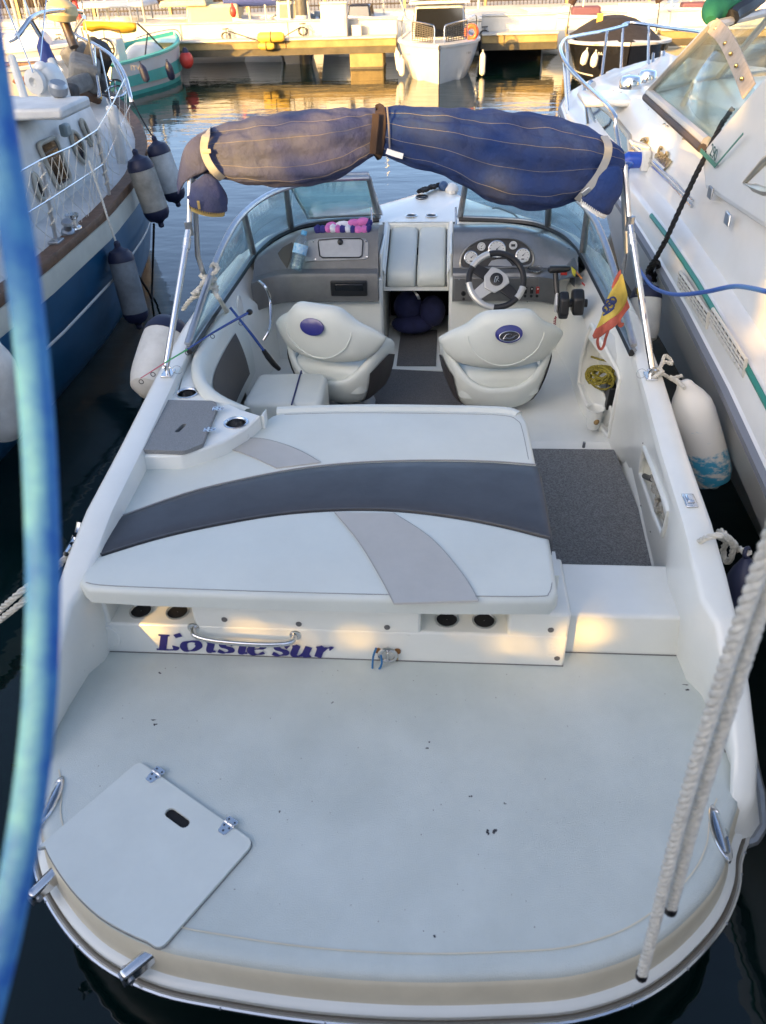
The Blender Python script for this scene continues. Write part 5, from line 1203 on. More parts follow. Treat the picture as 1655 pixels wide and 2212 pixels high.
def on_side(k, px, py, off=-.008):
    """point of the sloping cabin side met by a sight line"""
    X_ = 1.5
    for _ in range(14):
        p = at(k, px, py, X=X_); y = p.y; x, z = interp(y, CB); hb = cxl(y)-x; t = topw(y); s_ = min(sided(y), hb*.3); h = cabh(y)
        sl2 = min(interp(y, [(-.2,.10),(5.5,.10),(6.5,.14),(7.5,.24),(8.5,.34),(10.5,.2)])[0], hb*.4); f_ = (p.z-(z+t+.02))/max(.05, lerp(z+t,h,.86)-(z+t+.02))
        X_ = lerp(X_, x+s_+.012+(sl2*.8-.012)*max(-.1, min(1.2, f_)), .6)
    return at(k, px, py, X=X_)+V((off,0,-off*.4))
# raised wing behind the windscreen
wing = [V((1.56,4.78,1.44)), V((1.59,4.2,1.86)), V((1.62,3.5,2.28)), V((1.64,2.4,2.40)), V((1.62,2.4,1.40)), V((1.56,3.6,1.36)), V((1.545,4.55,1.30))]
obj('cockpit_wing', MB().prism(wing, (.09,0,0)), WARMW, cru, bevel=.03, seg=3)
obj('cockpit_floor', MB().span((1.7,-.2,.9),(4.2,4.7,1.0)), DECK, cru)
# green pinstripe angle on the wing, model number
gx = lambda x, y: at('Q', x, y, X=1.545)
st_ = obj('green_pinstripe', MB().ribbon([gx(895,215), gx(985,305), gx(1070,395)], .022, (-1,0,.1), .003), GREEN, cru)
obj('green_pinstripe', MB().ribbon([gx(1070,395), gx(1230,205), gx(1390,20)], .010, (-1,0,.1), .003), GREEN, cru)
a, b = gx(1025,225), gx(1085,300); obj('number_lettering', textmesh('290', .085, gx(1008,262)+V((-.006,0,0)), b-a, (0,.0,1), .001), mat('number_green', (.03,.10,.09), .5), cru, smooth=0)
# script emblem along the cabin side
sx0, sx1 = on_side('Q',395,270), on_side('Q',535,400)
obj('script_lettering', textmesh('SeaRay', .115, on_side('Q',375,300,-.012), sx1-sx0, (.25,0,1), .006, shear=.35, bold=.002), mat('gold_chrome', (.55,.47,.30), .25, .9), cru, smooth=0)
em = MB(); P = lambda x, y: on_side('Q', x, y, -.012)
em.tube(spline([P(290,80), P(240,90), P(215,120), P(245,135), P(285,110), P(270,90), P(245,150), P(270,190)], 4), .009, 6); em.tube(spline([P(275,125), P(262,150), P(285,185)], 4), .008, 6)
obj('script_emblem', em, mat('gold_chrome'), cru)
# chromed trim rail on the cabin side
tr_ = [on_side('Q',110,190), on_side('Q',340,400), on_side('Q',560,610), on_side('Q',805,872)]
obj('trim_rail', MB().tube(tr_, .010, 8), STEEL, cru); obj('trim_rail', MB().tube([p+V((0,0,.03)) for p in tr_], .006, 8), STEEL, cru)
# octagonal cabin window
ow = [(625,612),(705,620),(760,660),(868,790),(878,880),(850,905),(770,845),(690,760)]
P = [on_side('C', *p) for p in ow]; cw = obj('cabin_window', MB().tube(P, .020, 8, closed=True), mat('window_alloy', (.55,.50,.40), .35, .7), cru)
obj('pane', MB().prism([p+V((.0,0,0)) for p in P], (-.004,0,.002)), SMOKE, cw)
# vents: two louvred grilles on the upright side
for (xa, ya), (xb, yb) in (((868,165),(1075,470)),((1105,440),(1345,815))):
    A_, B_ = at('G',xa,ya,X=1.405), at('G',xb,yb,X=1.42); d = (B_-A_).normalized(); upv = V((-.10,0,1)).normalized()
    hh = .075; g = obj('vent_grille', MB().add([A_-upv*hh/2, B_-upv*hh/2, B_+upv*hh/2, A_+upv*hh/2], [(0,1,2,3)]), DARK, cru, smooth=0)
    CRM = mat('vent_cream', (.60,.58,.52), .5)
    obj('grille_frame', MB().tube([A_-upv*hh/2, B_-upv*hh/2, B_+upv*hh/2, A_+upv*hh/2], .008, 6, closed=True), CRM, g)
    for k in (-1, 0, 1): obj('grille_bar', MB().tube([A_+upv*hh*k*.25+V((-.006,0,0)), B_+upv*hh*k*.25+V((-.006,0,0))], .005, 6), CRM, g)
    n_ = 9
    for i in range(1, n_): q = A_.lerp(B_, i/n_)+V((-.006,0,0)); obj('grille_rib', MB().tube([q-upv*hh/2, q+upv*hh/2], .004, 6), CRM, g)
# deck screws and square drains on the wing
for p in ((1005,705),): obj('square_plate', MB().box(at('Q',*p,X=1.545), (.012,.07,.06)), DALU, cru, bevel=.006)
obj('square_plate', MB().box(at('Q',1205,1010,X=1.55), (.012,.075,.06)), ALU, cru, bevel=.006)
for p in ((695,85),): obj('deck_screw', MB().lathe([(.008,0),(.006,.006)], at('Q',*p,X=1.58), (-.5,0,1), 8), DALU, cru)
for p in ((980,635),(1065,720),(1082,733),(1178,805),(912,567),(815,537),(770,525)): obj('deck_screw', MB().lathe([(.010,0),(.008,.006)], at('C',*p,z=1.40+.0), (-.3,0,1), 8), DALU, cru)
pw_ = [at('C',*q,X=1.575) for q in ((1545,1058),(1655,930),(1720,880),(1720,1110),(1655,1108),(1600,1085))]
sw3 = obj('cockpit_window', MB().tube(pw_, .022, 8, closed=True), mat('window_alloy', (.55,.50,.40), .35, .7), cru); obj('pane', MB().prism(pw_, (.006,0,0)), SMOKE, sw3)
# ---- windscreen
TAN = mat('screen_frame', (.52,.49,.44), .35, .5); 
fb, ft_ = V((1.60,6.44,1.49)), V((1.76,5.72,1.955)); ab, at_ = V((1.60,4.84,1.475)), V((1.70,4.55,1.765))
ws = obj('windscreen', MB().tube([fb, ft_], .034, 8, flat=.7), TAN, cru)
obj('screen_sill', MB().tube([ab, fb], .032, 8), TAN, ws); obj('screen_gasket', MB().tube([ab+V((-.02,0,-.03)), fb+V((-.02,0,-.03))], .026, 8), mat('brown_gasket', (.06,.045,.04), .6), ws)
g = obj('pane', MB().add([fb, ft_, at_, ab], [(0,1,2,3)]), CGLASS, ws); md = g.modifiers.new('t', 'SOLIDIFY'); md.thickness = .006
pts = [(2.2,6.95,1.50),(2.8,7.15,1.51),(3.4,6.95,1.50),(3.95,6.4,1.49)]; tps = [(2.25,6.15,1.99),(2.8,6.3,2.0),(3.35,6.15,1.99),(3.85,5.7,1.955)]
bt_, tp_ = [fb]+[V(p) for p in pts], [ft_]+[V(p) for p in tps]
for i in range(4):
    g = obj('pane', MB().add([bt_[i], bt_[i+1], tp_[i+1], tp_[i]], [(0,1,2,3)]), CGLASS, ws); md = g.modifiers.new('t', 'SOLIDIFY'); md.thickness = .006
    obj('screen_sill', MB().tube([bt_[i], bt_[i+1]], .025, 8), TAN, ws); obj('screen_head', MB().tube([tp_[i], tp_[i+1]], .025, 8), TAN, ws)
    obj('screen_post', MB().tube([bt_[i+1], tp_[i+1]], .022, 8), TAN, ws)
SNAP = mat('canvas_strip', (.50,.40,.30), .7, noise=(20,.3))
sp3 = spline([at('C',1350,150,Y=5.68), at('C',1420,220,Y=5.35), at('C',1500,380,Y=4.95), at('C',1562,530,Y=4.58)], 5)
obj('snap_strip', MB().ribbon(sp3, .085, (-.9,0,.5), .012), SNAP, ws, bevel=.003)
for p in ((1385,180),(1440,265),(1472,325),(1505,395),(1538,470)): obj('snap', MB().ell(at('C',*p,Y=lerp(5.6,4.7,(p[0]-1385)/160))+V((-.03,-.02,.015)), (.012,.012,.012), 8, 5), mat('brass', (.6,.42,.15), .3, .9), ws)
cv = spline([at('C',1335,120,Y=5.75), at('C',1350,60,Y=5.85), at('C',1430,10,Y=5.95), at('C',1520,-60,Y=6.1)], 5)
obj('green_canvas', MB().tube(cv, [.03+.05*min(1, i/6) for i in range(len(cv))], 14), mat('green_canvas', (.012,.15,.075), .75, noise=(10,.3), bump=(200,.3)), cru)
cv2 = [p+V((.12,.0,-.03)) for p in cv[4:]]; obj('canvas_edge', MB().tube(cv2, .05, 8), BLACK, cru)
wp = [at('C',1240,470,Y=5.65), at('C',1205,545,Y=5.8), at('C',1165,630,Y=5.95)]; obj('wiper_arm', MB().tube(wp, [.014,.018,.022], 8), WHITE, cru)
# ---- bow rail
def rp(pts, zs): return [at('C', *p, z=z_) for p, z_ in zip(pts, zs)]
RB = lambda y, h: V((interp(y, CB)[0]+.10, y, interp(y, CB)[1]+h))
rail = spline([at('C',835,1040,X=1.43)] + [at('C',790,760,X=1.40), at('C',765,645,X=1.38), at('C',600,480,Y=7.55), at('C',500,370,Y=8.0), at('C',465,280,Y=8.5), at('C',500,225,Y=9.1), at('C',600,200,Y=9.6), at('C',735,175,Y=10.1), at('C',850,145,Y=10.5)], 5)
brl = obj('bow_rail', MB().tube(rail, .017, 10), STEEL, cru)
rail2 = spline([at('C',820,150,Y=10.45), at('C',870,132,Y=10.6), at('C',980,145,Y=10.4), at('C',1120,165,Y=9.9), at('C',1260,182,Y=9.3), at('C',1400,215,Y=8.6)], 5)
obj('bow_rail_top', MB().tube(rail2, .017, 10), STEEL, brl)
for a, b, Y_ in (((600,480),(622,722),7.55),((487,350),(508,660),8.15),((500,235),(518,545),9.1),((735,180),(700,472),10.0),((828,165),(812,455),10.2),((978,150),(972,410),10.3),((1003,310),(995,430),10.3),((1065,300),(1055,395),10.2)):
    o = obj('rail_post', MB().tube([at('C',*a,Y=Y_), at('C',*b,Y=Y_-.25 if b[0] < 690 else Y_-.3)], .015, 8), STEEL, brl)
obj('anchor_roller', MB().box(at('C',770,440,Y=10.2), (.10,.32,.12), Matrix.Rotation(R(-25), 3, 'Z')), WHITE, cru, bevel=.02)
obj('anchor_shank', MB().tube([at('C',830,405,Y=10.4), at('C',905,378,Y=10.6)], .025, 8), GREYW, cru)
obj('low_rail', MB().tube(spline([at('C',850,440,Y=9.8), at('C',930,415,Y=9.7), at('C',1040,410,Y=9.4)], 5), .014, 8), STEEL, cru)
obj('cleat', MB().tube([at('C',640,480,Y=8.4), at('C',655,492,Y=8.35)], .03, 8), STEEL, cru)
for p, r_ in (((868,495),.085),((965,460),.075)): obj('deck_light', MB().lathe([(r_,0),(r_,.05),(r_*.8,.08),(r_*.3,.09)], at('C',p[0],p[1]+15,z=1.44), (0,0,1), 16), STEEL, cru)
obj('deck_hatch', MB().box(at('C',690,600,z=1.36)+V((.15,.3,-.01)), (.5,.5,.05)), WARMW, cru, bevel=.02)
# shore power socket
c = on_side('Q',290,330); sk_ = obj('shore_socket', MB().box(c+V((-.02,0,0)), (.06,.11,.13)), WHITE, cru, bevel=.015)
obj('socket_lid', MB().box(c+V((-.06,.06,.085)), (.13,.11,.02), Matrix.Rotation(R(15), 3, 'Y')), WHITE, sk_, bevel=.008)
obj('chock', MB().box(at('Q',40,630,X=1.46), (.05,.12,.04)), STEEL, cru, bevel=.01)
pg = tag(obj('power_plug', MB().tube([c+V((-.05,0,0)), c+V((-.13,0,0)), c+V((-.16,0,-.01)), c+V((-.22,-.01,-.015))], [.05,.055,.042,.02], 14), mat('blue_plug', (.015,.07,.42), .4)), 'blue power plug pushed into the cruiser side socket', 'plug')
BLUEC = mat('blue_cable', (.02,.09,.36), .5)
e = c+V((-.22,-.01,-.015))
cb = spline([e, at('Q',85,365,X=1.24), at('Q',45,440,X=1.22), at('Q',40,640,X=1.22), at('Q',45,900,X=1.20), at('Q',65,1160,X=1.20), at('Q',110,1400,X=1.22), at('G',560,60,Y=4.25), at('G',640,190,Y=3.9), at('G',720,250,Y=3.6), at('G',850,280,Y=3.25), at('G',1050,262,Y=3.0), at('G',1250,222,Y=2.8), at('G',1400,235,Y=2.6), at('G',1560,275,Y=2.4)], 6)
tag(obj('power_cable', MB().tube(cb, .0085, 8), BLUEC), 'blue shore power cable looping from the cruiser plug', 'cable')
tag(obj('mooring_line', rope([at('C',1460,630,Y=4.9), at('C',1400,715,Y=4.8), at('C',1240,1030,Y=4.6), at('C',1075,1389,Y=4.45)], .015, 3), ROPEK), 'taut black twisted rope in front of the cruiser side', 'rope')
e = at('C',1075,1389,Y=4.45)
tag(obj('mooring_line', rope(spline([e, at('G',700,10,Y=4.5), at('G',665,60,Y=4.55), at('G',640,110,Y=4.6), at('G',650,180,Y=4.75), at('G',675,160,Y=4.75), at('G',715,90,Y=4.6), at('G',700,40,Y=4.5), at('G',660,120,Y=4.65), at('G',690,180,Y=4.75)], 5), .015, 3), ROPEK), 'black rope knotted through the navy-topped fender by the cruiser', 'rope')
# ================================================================== the far pier, its boats, the back quay and fence
STAIN = mat('stained_concrete', (.36,.27,.12), .9, noise=(2.5,.8), c2=(.16,.12,.06), bump=(12,1.0))
DARKC = mat('dark_concrete', (.085,.07,.04), .6, noise=(4,.5), bump=(12,1.0))
WWALL = mat('white_quay', (.60,.58,.52), .8, noise=(2,.25), bump=(20,.3))
PY = 20.5
pier = thing('pier', 'whitewashed concrete pier on pillars across the water', 'pier', (0,PY,0))
def pier_run(x0, x1, y, k):
    """k scales the heights so a set-back run keeps its line"""
    h = lambda z: CAM.z-(CAM.z-z)*k
    n = max(1, round((x1-x0)/2.4))
    for i in range(n):
        a, b = lerp(x0, x1, i/n), lerp(x0, x1, (i+1)/n)
        obj('beam_panel', MB().span((a+.004,y,h(.445)),(b-.004,y+.35,h(.612))), STAIN, pier, bevel=.015)
        obj('deck_panel', MB().span((a+.003,y-.05,h(.60)),(b-.003,y+.62,h(.64))), WWALL, pier, bevel=.01)
        obj('wall_panel', MB().span((a+.006,y+.45,h(.60)),(b-.006,y+.62,h(.93))), WWALL, pier, bevel=.012)
    obj('beam_foot', MB().span((x0,y+.012,h(.31)),(x1,y+.5,h(.45))), DARKC, pier)  # lower part of the beam in a darker colour
    obj('wall_cap', MB().span((x0,y+.42,h(.93)),(x1,y+.66,h(.955))), WWALL, pier, bevel=.008)
pier_run(-26, -1.02, PY, 1); pier_run(.88, 2.55, PY, 1); pier_run(4.75, 24, PY, 1)
pier_run(-1.1, .95, PY+2.4, (PY+2.4)/PY); pier_run(2.5, 4.8, PY+2.4, (PY+2.4)/PY)
for x0, x1 in ((-2.09,-1.32),(-10.2,-9.4),(8.2,9.0)):
    obj('pillar', MB().span((x0,PY+.03,-1),(x1,PY+.75,.33)), STAIN, pier, bevel=.03)
    obj('pillar_weed', MB().span((x0-.01,PY+.02,-1),(x1+.01,PY+.76,.05)), DARKC, pier, bevel=.03)
def bits(name, lab, mb, material, cat, group=None, **k): return tag(obj(name, mb, material, **k), lab, cat, group)
# service pedestal, bollards, fender rolls and the round pile
pd_ = thing('service_pedestal', 'tall white service cabinet standing on the pier edge', 'cabinet', (-2.4,PY+.2,.64))
obj('cabinet', MB().span((-2.70,PY+.05,.64),(-2.12,PY+.38,1.27)), WWALL, pd_, bevel=.02); obj('cabinet_top', MB().span((-2.72,PY+.03,1.27),(-2.10,PY+.40,1.30)), WWALL, pd_, bevel=.01)
obj('cabinet_door', MB().span((-2.64,PY+.04,.72),(-2.18,PY+.052,1.2)), WHITE, pd_, bevel=.005)
pd2 = thing('power_box', 'small white box beside the service cabinet on the pier', 'cabinet', (-1.9,PY+.2,.64)); obj('box', MB().span((-2.03,PY+.2,.64),(-1.82,PY+.36,.83)), WHITE, pd2, bevel=.012); obj('box_lid', MB().span((-2.04,PY+.19,.83),(-1.81,PY+.37,.845)), WHITE, pd2, bevel=.004)
pl = thing('mooring_pile', 'stout dark grey pile rising behind the pier wall', 'post', (-3.3,21.6,0)); obj('shaft', MB().tube([(-3.3,21.7,-1),(-3.3,21.7,2.2)], .135, 18), mat('grey_pile', (.12,.115,.10), .35, noise=(6,.4)), pl); obj('collar', MB().tube([(-3.3,21.7,.93),(-3.3,21.7,1.0)], .15, 18), WHITE, pl)
YEL = mat('yellow_fender', (.62,.42,.07), .6, noise=(5,.3))
fy = 'yellow fenders roped to the pier edge'
for lab, a, b, r_ in (('longer yellow fender roll lying on the pier edge', (395,180), (520,178), .10), ('shorter yellow fender hung below the long one on the pier beam', (400,222), (472,222), .075)):
    A_, B_ = at('B',*a,Y=PY-.14), at('B',*b,Y=PY-.14); d = (B_-A_).normalized(); t = thing('pier_fender', lab, 'fender', A_, fy); L_ = (B_-A_).length
    obj('body', MB().lathe([(.02,-.02),(r_*.7,0),(r_,.06),(r_,L_-.06),(r_*.7,L_),(.02,L_+.02)], A_, d, 18), YEL, t); obj('lashing', MB().tube([A_+d*L_*.5+V((0,-r_*1.02*math.cos(q),r_*1.02*math.sin(q))) for q in (i*math.pi/8 for i in range(16))], .012, 6, closed=True), ROPEK, t)
bits('pier_line', 'thin line draped along the pier to the yellow fenders', MB().tube(spline([at('B',250,150,Y=PY-.06), at('B',300,165,Y=PY-.06), at('B',395,195,Y=PY-.1), at('B',480,200,Y=PY-.1), at('B',540,165,Y=PY-.06), at('B',600,130,Y=PY+.3)], 5), .012, 6), ROPEK, 'rope')
def taps(lab, p, k, yd):
    c = at(k, *p, Y=yd); t = thing('dock_tap', lab, 'tap', c, 'tap stands on the pier')
    obj('pipe', MB().tube([c+V((0,0,-.25)), c+V((0,0,.02)), c+V((.05,-.04,.03)), c+V((.07,-.06,-.04))], .014, 6), DALU, t); obj('handle', MB().tube([c+V((-.07,0,.04)), c+V((.07,0,.05))], .012, 6), BLACK, t)
    obj('hose_coil', MB().tube([c+V((.10*math.cos(q*1.0)+.02*math.sin(q*.37), -.03-.004*q*.2, -.10+.08*math.sin(q))) for q in (i*.5 for i in range(40))], .010, 5), RUBR, t)
taps('dock tap left of the yellow fenders', (240,150), 'B', PY+.35); taps('dock tap between the grey pile and white cabinet', (610,125), 'B', PY+.3); taps('dock tap right of the white cabin boat', (1485,140), 'B', PY+.35); taps('dock tap at the far left of the pier', (460,330), 'M', PY+.35)
bits('mooring_chain', 'weedy line hanging off the pier between cabin boat and black boat', MB().tube(spline([at('C',512,150,Y=PY-.08), at('C',500,175,Y=PY-.08), at('C',505,230,Y=PY-.09), at('C',498,300,Y=PY-.08)], 4), .03, 8), STAIN, 'rope')

# ---- boat builder
def small_boat(name, lab, cx, cy, heading, L_, B_, h, hullm, trimm, rise=.12, cat='boat', flare=.72, stripes=(), fin=.5, group=None):
    """bow along +y before turning; returns root and a local-to-world map"""
    t = thing(name, lab, cat, (cx, cy, 0), group); M = Matrix.Translation((cx, cy, 0)) @ Matrix.Rotation(R(heading), 4, 'Z')
    T = lambda x, y, z: M @ V((x, y, z))
    N = 14; st = []
    for i in range(N+1):
        u = i/N; wd = B_/2*(min(1, .80+.45*u) if u < .45 else max(.012, 1-((u-.45)/.55)**2.3)); st.append((-L_/2+L_*u, wd, h+rise*u*u))
    def strip(prof, nm, m_, sm=45):
        for sx in (-1, 1):
            rows = [[T(sx*max(.008, w_*a+b*min(1, w_*6)), y+(.10*L_*.35*(1-a) if False else 0)-(fin*L_*.12*(1-f_) if y > L_*.35 else 0), z_*f_) for a, b, f_ in prof] for y, w_, z_ in st]
            obj(nm, MB().grid(rows), m_, t, smooth=sm)
    strip([(flare*.6,0,-.35),(flare,0,0.0),(lerp(flare,1,.45),0,.35),(lerp(flare,1,.8),0,.7),(1,0,.97)], 'hull', hullm)
    strip([(1,0,.96),(1.0,.03,.97),(1.0,.03,1.04),(.96,-.02,1.06),(.96,-.03,.96)], 'gunwale', trimm)
    for f0, f1, m_ in stripes:
        g = lambda f: lerp(flare, 1, min(1, f*1.12))
        strip([(g(f0),.006,f0),(g(f1),.006,f1)], 'stripe', m_)
    y, w_, z_ = st[0]; obj('transom', MB().add([T(-w_*flare*.6,y,-.3), T(w_*flare*.6,y,-.3), T(w_,y,z_*.98), T(-w_,y,z_*.98)], [(0,1,2,3)]), hullm, t, smooth=0)
    return t, T, st
def box_on(t, T, name, x0, x1, y0, y1, z0, z1, m_, taper=.1, bevel=.04):
    k = taper; P = [T(x, y, z) for z, kk in ((z0,0),(z1,k)) for x, y in ((x0+kk*(x1-x0)/2,y0+kk*(y1-y0)/2),(x1-kk*(x1-x0)/2,y0+kk*(y1-y0)/2),(x1-kk*(x1-x0)/2,y1-kk*(y1-y0)/2),(x0+kk*(x1-x0)/2,y1-kk*(y1-y0)/2))]
    return obj(name, MB().add(P, [(3,2,1,0),(4,5,6,7),(0,1,5,4),(1,2,6,5),(2,3,7,6),(3,0,4,7)]), m_, t, bevel=bevel, seg=3)

# white cabin boat, bow towards the camera
t, T, st = small_boat('cabin_boat', 'white cabin boat facing the camera with dark windscreen, in front of the pier', -.06, 19.75, 181, 4.1, 1.72, .60, WHITE, WHITE, rise=.08, flare=.74, fin=.6)
obj('foredeck', MB().grid([[T(k*w_*.95, y, z_*1.02+.03*(1-abs(k))) for k in (-1,-.5,0,.5,1)] for y, w_, z_ in st]), WHITE, t)
cabn = box_on(t, T, 'wheelhouse', -.56, .56, -1.6, .55, .60, 1.36, WHITE, .12, .08)
obj('roof', MB().grid([[T(x, y, 1.345+.05*(1-(x/.62)**2)) for x in (-.62,-.4,0,.4,.62)] for y in (-1.65,-.5,.3,.62)]), WHITE, t); box_on(t, T, 'roof_edge', -.63, .63, -1.65, .63, 1.30, 1.352, WHITE, .03, .02)
Pw = [T(-.50,.565,.72), T(.50,.565,.72), T(.47,.52,1.22), T(-.47,.52,1.22)]; obj('windscreen', MB().prism(Pw, V((0,-.012,.0))), SMOKE, t, smooth=0)
for sx in (-1, 1): obj('window', MB().prism([T(sx*.55,.4,.75), T(sx*.55,-1.2,.75), T(sx*.515,-1.2,1.2), T(sx*.515,.3,1.2)], V((-sx*.01,0,0))), SMOKE, t, smooth=0)
for sx in (-1, 1):
    pts = [T(sx*.10,1.85,.70), T(sx*.10,1.85,.98), T(sx*.18,1.75,1.03), T(sx*.55,1.1,1.05), T(sx*.76,.4,1.06), T(sx*.78,.3,.70)]
    rl_ = obj('bow_rail', MB().tube(spline(pts, 4), .012, 6), STEEL, t)
    obj('rail_post', MB().tube([T(sx*.56,1.1,1.05), T(sx*.56,1.1,.68)], .011, 6), STEEL, t)
    net = MB(); a, b, c, d = T(sx*.13,1.80,.97), T(sx*.54,1.12,1.03), T(sx*.54,1.12,.72), T(sx*.13,1.80,.74)
    for i in range(9): net.tube([lerp(a,b,i/8), lerp(d,c,i/8)], .008, 4); net.tube([lerp(a,d,i/8), lerp(b,c,i/8)], .008, 4)
    n_ = obj('rail_netting', net, mat('net_dark', (.10,.09,.07), .8), t); n_['kind'] = 'stuff'
bits('orange_buoy', 'small orange lifebuoy on the white cabin boat side deck', MB().tube([T(-.66,.75,.80)+V((.11*math.cos(q),0,.11*math.sin(q))) for q in (i*math.pi/8 for i in range(16))], .045, 8, closed=True), mat('orange_buoy', (.7,.12,.03), .5), 'lifebuoy')
obj('stem_fitting', MB().box(T(0,2.03,.66), (.05,.06,.08)), STEEL, t); 
for sx, s_ in ((1,'left'),(-1,'right')):
    c = T(sx*.62, 1.15, .46); obj('registration_lettering', textmesh('7-BA', .055, c+V((-.07,-.02,0)), (1,-sx*.55,0), (0,0,1), .001), mat('reg_dark', (.15,.14,.12), .6), t, smooth=0)
wf = 'white fenders of the cabin boat'
for lab, x, z0, z1, dy in (('white fender hanging at the left of the white cabin boat bow', -.93, .12, .52, 19.0), ('second white fender just inside it on the cabin boat left side', -.82, .05, .40, 18.85), ('white fender hanging at the right of the white cabin boat', .86, .02, .46, 18.9)):
    fender(lab, (x,dy,z1), (x+(.06 if x < -.9 else 0),dy,z0), .06, FENW, None, wf)

# turquoise and white open boat at the left
t, T, st = small_boat('fishing_boat', 'turquoise and white open fishing boat with striped hull at the left', -6.42, 18.6, -12, 3.7, 1.55, .60, WHITE, TEAL, rise=.20, flare=.80, stripes=((.30,.52,TEAL),(.0,.12,TEAL)), fin=.4)
obj('floor', MB().grid([[T(k*w_*.9, y, .18) for k in (-1,0,1)] for y, w_, z_ in st]), TEAL, t)
for sx in (-1, 1): obj('inner_side', MB().grid([[T(sx*w_*.93, y, .18), T(sx*w_*.955, y, z_*.99)] for y, w_, z_ in st]), TEAL, t)
obj('bow_deck', MB().grid([[T(k*w_*.95, y, z_*.97) for k in (-1,0,1)] for y, w_, z_ in st if y > .8]), mat('pale_teal', (.45,.66,.60), .5), t)
box_on(t, T, 'console', -.28, .22, -.9, -.55, .18, .95, WHITE, .08)
wc_ = T(0,-.95,.80); sw2 = obj('steering_wheel', MB().tube([wc_+V((.17*math.cos(q),-.03,.17*math.sin(q))) for q in (i*math.pi/10 for i in range(20))], .018, 6, closed=True), BLACK, t)
for q in (0, 1.05, 2.1): obj('spoke', MB().tube([wc_+V((.17*math.cos(q),-.03,.17*math.sin(q))), wc_-V((.17*math.cos(q),.03,.17*math.sin(q)))], .010, 5), BLACK, sw2)
obj('windshield_frame', MB().tube([T(-.22,-.6,.95), T(-.2,-.6,1.08), T(.16,-.6,1.08), T(.18,-.6,.95)], .010, 5), BLACK, t)
obj('seat_box', MB().ell(T(-.1,-1.35,.62), (.34,.2,.13), 14, 7), mat('tan_cover', (.55,.50,.38), .8, noise=(6,.3)), t)
obj('white_locker', MB().ell(T(.1,.3,.52), (.42,.55,.28), 14, 8), WHITE, t)
obj('canopy_pole', MB().tube([at('M',1165,212,Y=17.9), at('M',1260,300,Y=18.3), at('M',1395,440,Y=18.9), at('M',1398,500,Y=18.9)], .018, 6), BLACK, t)
obj('canopy_pole', MB().tube([at('M',1255,300,Y=18.3), at('M',1230,530,Y=17.9)], .016, 6), BLACK, t)
obj('bow_rail', MB().tube(spline([at('M',1150,345,Y=18.6), at('M',1250,310,Y=19.2), at('M',1400,275,Y=19.8), at('M',1500,265,Y=20.0), at('M',1545,300,Y=20.1), at('M',1565,370,Y=20.1)], 4), .012, 6), DALU, t)
c = at('M',1125,625,Y=16.9); obj('registration_lettering', textmesh('ITV', .12, c+V((0,-.12,0)), (.93,.2,-.02), (0,0,1), .001), mat('reg_dark'), t, smooth=0)
tf = 'navy fenders of the fishing boat'
fender('navy fender at mid side of the turquoise fishing boat', at('M',1190,570,Y=17.0), at('M',1255,740,Y=17.0), .075, FENN, None, tf); fender('navy fender nearer the bow of the turquoise fishing boat', at('M',1430,552,Y=17.9), at('M',1480,720,Y=18.0), .075, FENN, None, tf)
rb = thing('ball_fender', 'red ball fender at the turquoise boat bow', 'fender', at('M',1605,520,Y=19.3)); c = at('M',1605,540,Y=19.3)
obj('ball', MB().ell(c, (.15,.15,.17), 16, 10), mat('red_ball', (.55,.05,.035), .45), rb); obj('neck', MB().lathe([(.09,.0),(.06,.07),(.03,.12)], c+V((0,0,.12)), (0,0,1), 12), FENN, rb)
# yellow tarpaulin on a boom above it
rows = []
for i in range(13):
    u = i/12; x = lerp(670, 1150, u); rows.append([at('M', x, lerp(190,205,u), Y=18.3), at('M', x+8, lerp(230,235,u)+6*math.sin(u*14), Y=18.25), at('M', x+4, lerp(275,290,u)+14*math.sin(u*9+1)-(20 if u < .1 else 0), Y=18.32)])
tp = tag(obj('tarpaulin', MB().grid(rows), mat('yellow_tarp', (.75,.42,.03), .6, noise=(6,.3), bump=(9,.8))), 'yellow tarpaulin slung over a boom above the turquoise boat', 'tarpaulin'); md = tp.modifiers.new('t', 'SOLIDIFY'); md.thickness = .01
bits('tarpaulin_boom', 'thin boom carrying the yellow tarpaulin', MB().tube([at('M',640,188,Y=18.35), at('M',1170,208,Y=18.35)], .022, 8), DALU, 'pole')

# black motor boat with cover at the right
BLK = mat('black_hull', (.012,.012,.014), .2, coat=.4); BCOV = mat('black_canvas', (.022,.018,.018), .85, noise=(6,.4), bump=(10,.6))
t, T, st = small_boat('covered_motorboat', 'black motorboat under a black cover with white gunwale, by the pier at right', 3.62, 19.0, 178, 3.0, 2.0, .56, BLK, WHITE, rise=.10, flare=.80, stripes=((.10,.14,WHITE),), fin=.5)
rows = []
for i in range(9):
    u = i/8; y = lerp(-1.4, .75, u); hh = .60+.36*min(1, (1-u)*2.2)*min(1, u*6+.6); w_ = .90-.25*u*u
    rows.append([T(x*w_, y, .60+(hh-.60)*(1-abs(x)**2.2)) for x in (-1,-.8,-.5,-.2,0,.2,.5,.8,1)])
obj('cover', MB().grid(rows), BCOV, t, smooth=60)
obj('foredeck', MB().grid([[T(k*w_*.92, y, z_*1.02) for k in (-1,-.5,0,.5,1)] for y, w_, z_ in st if y > .4]), BLK, t)
for sx in (-1, 1): obj('deck_pad', MB().grid([[T(sx*(.15+k*.5), y, .665-.02*k) for k in (0,.5,1)] for y in (.75,.95,1.1)]), WHITE, t)
obj('registration_lettering', textmesh('7ª-BA-5', .075, T(.62,1.05,.46)+V((0,-.05,0)), (.88,-.42,0), (0,0,1), .001), mat('reg_pale', (.6,.6,.55), .6), t, smooth=0)
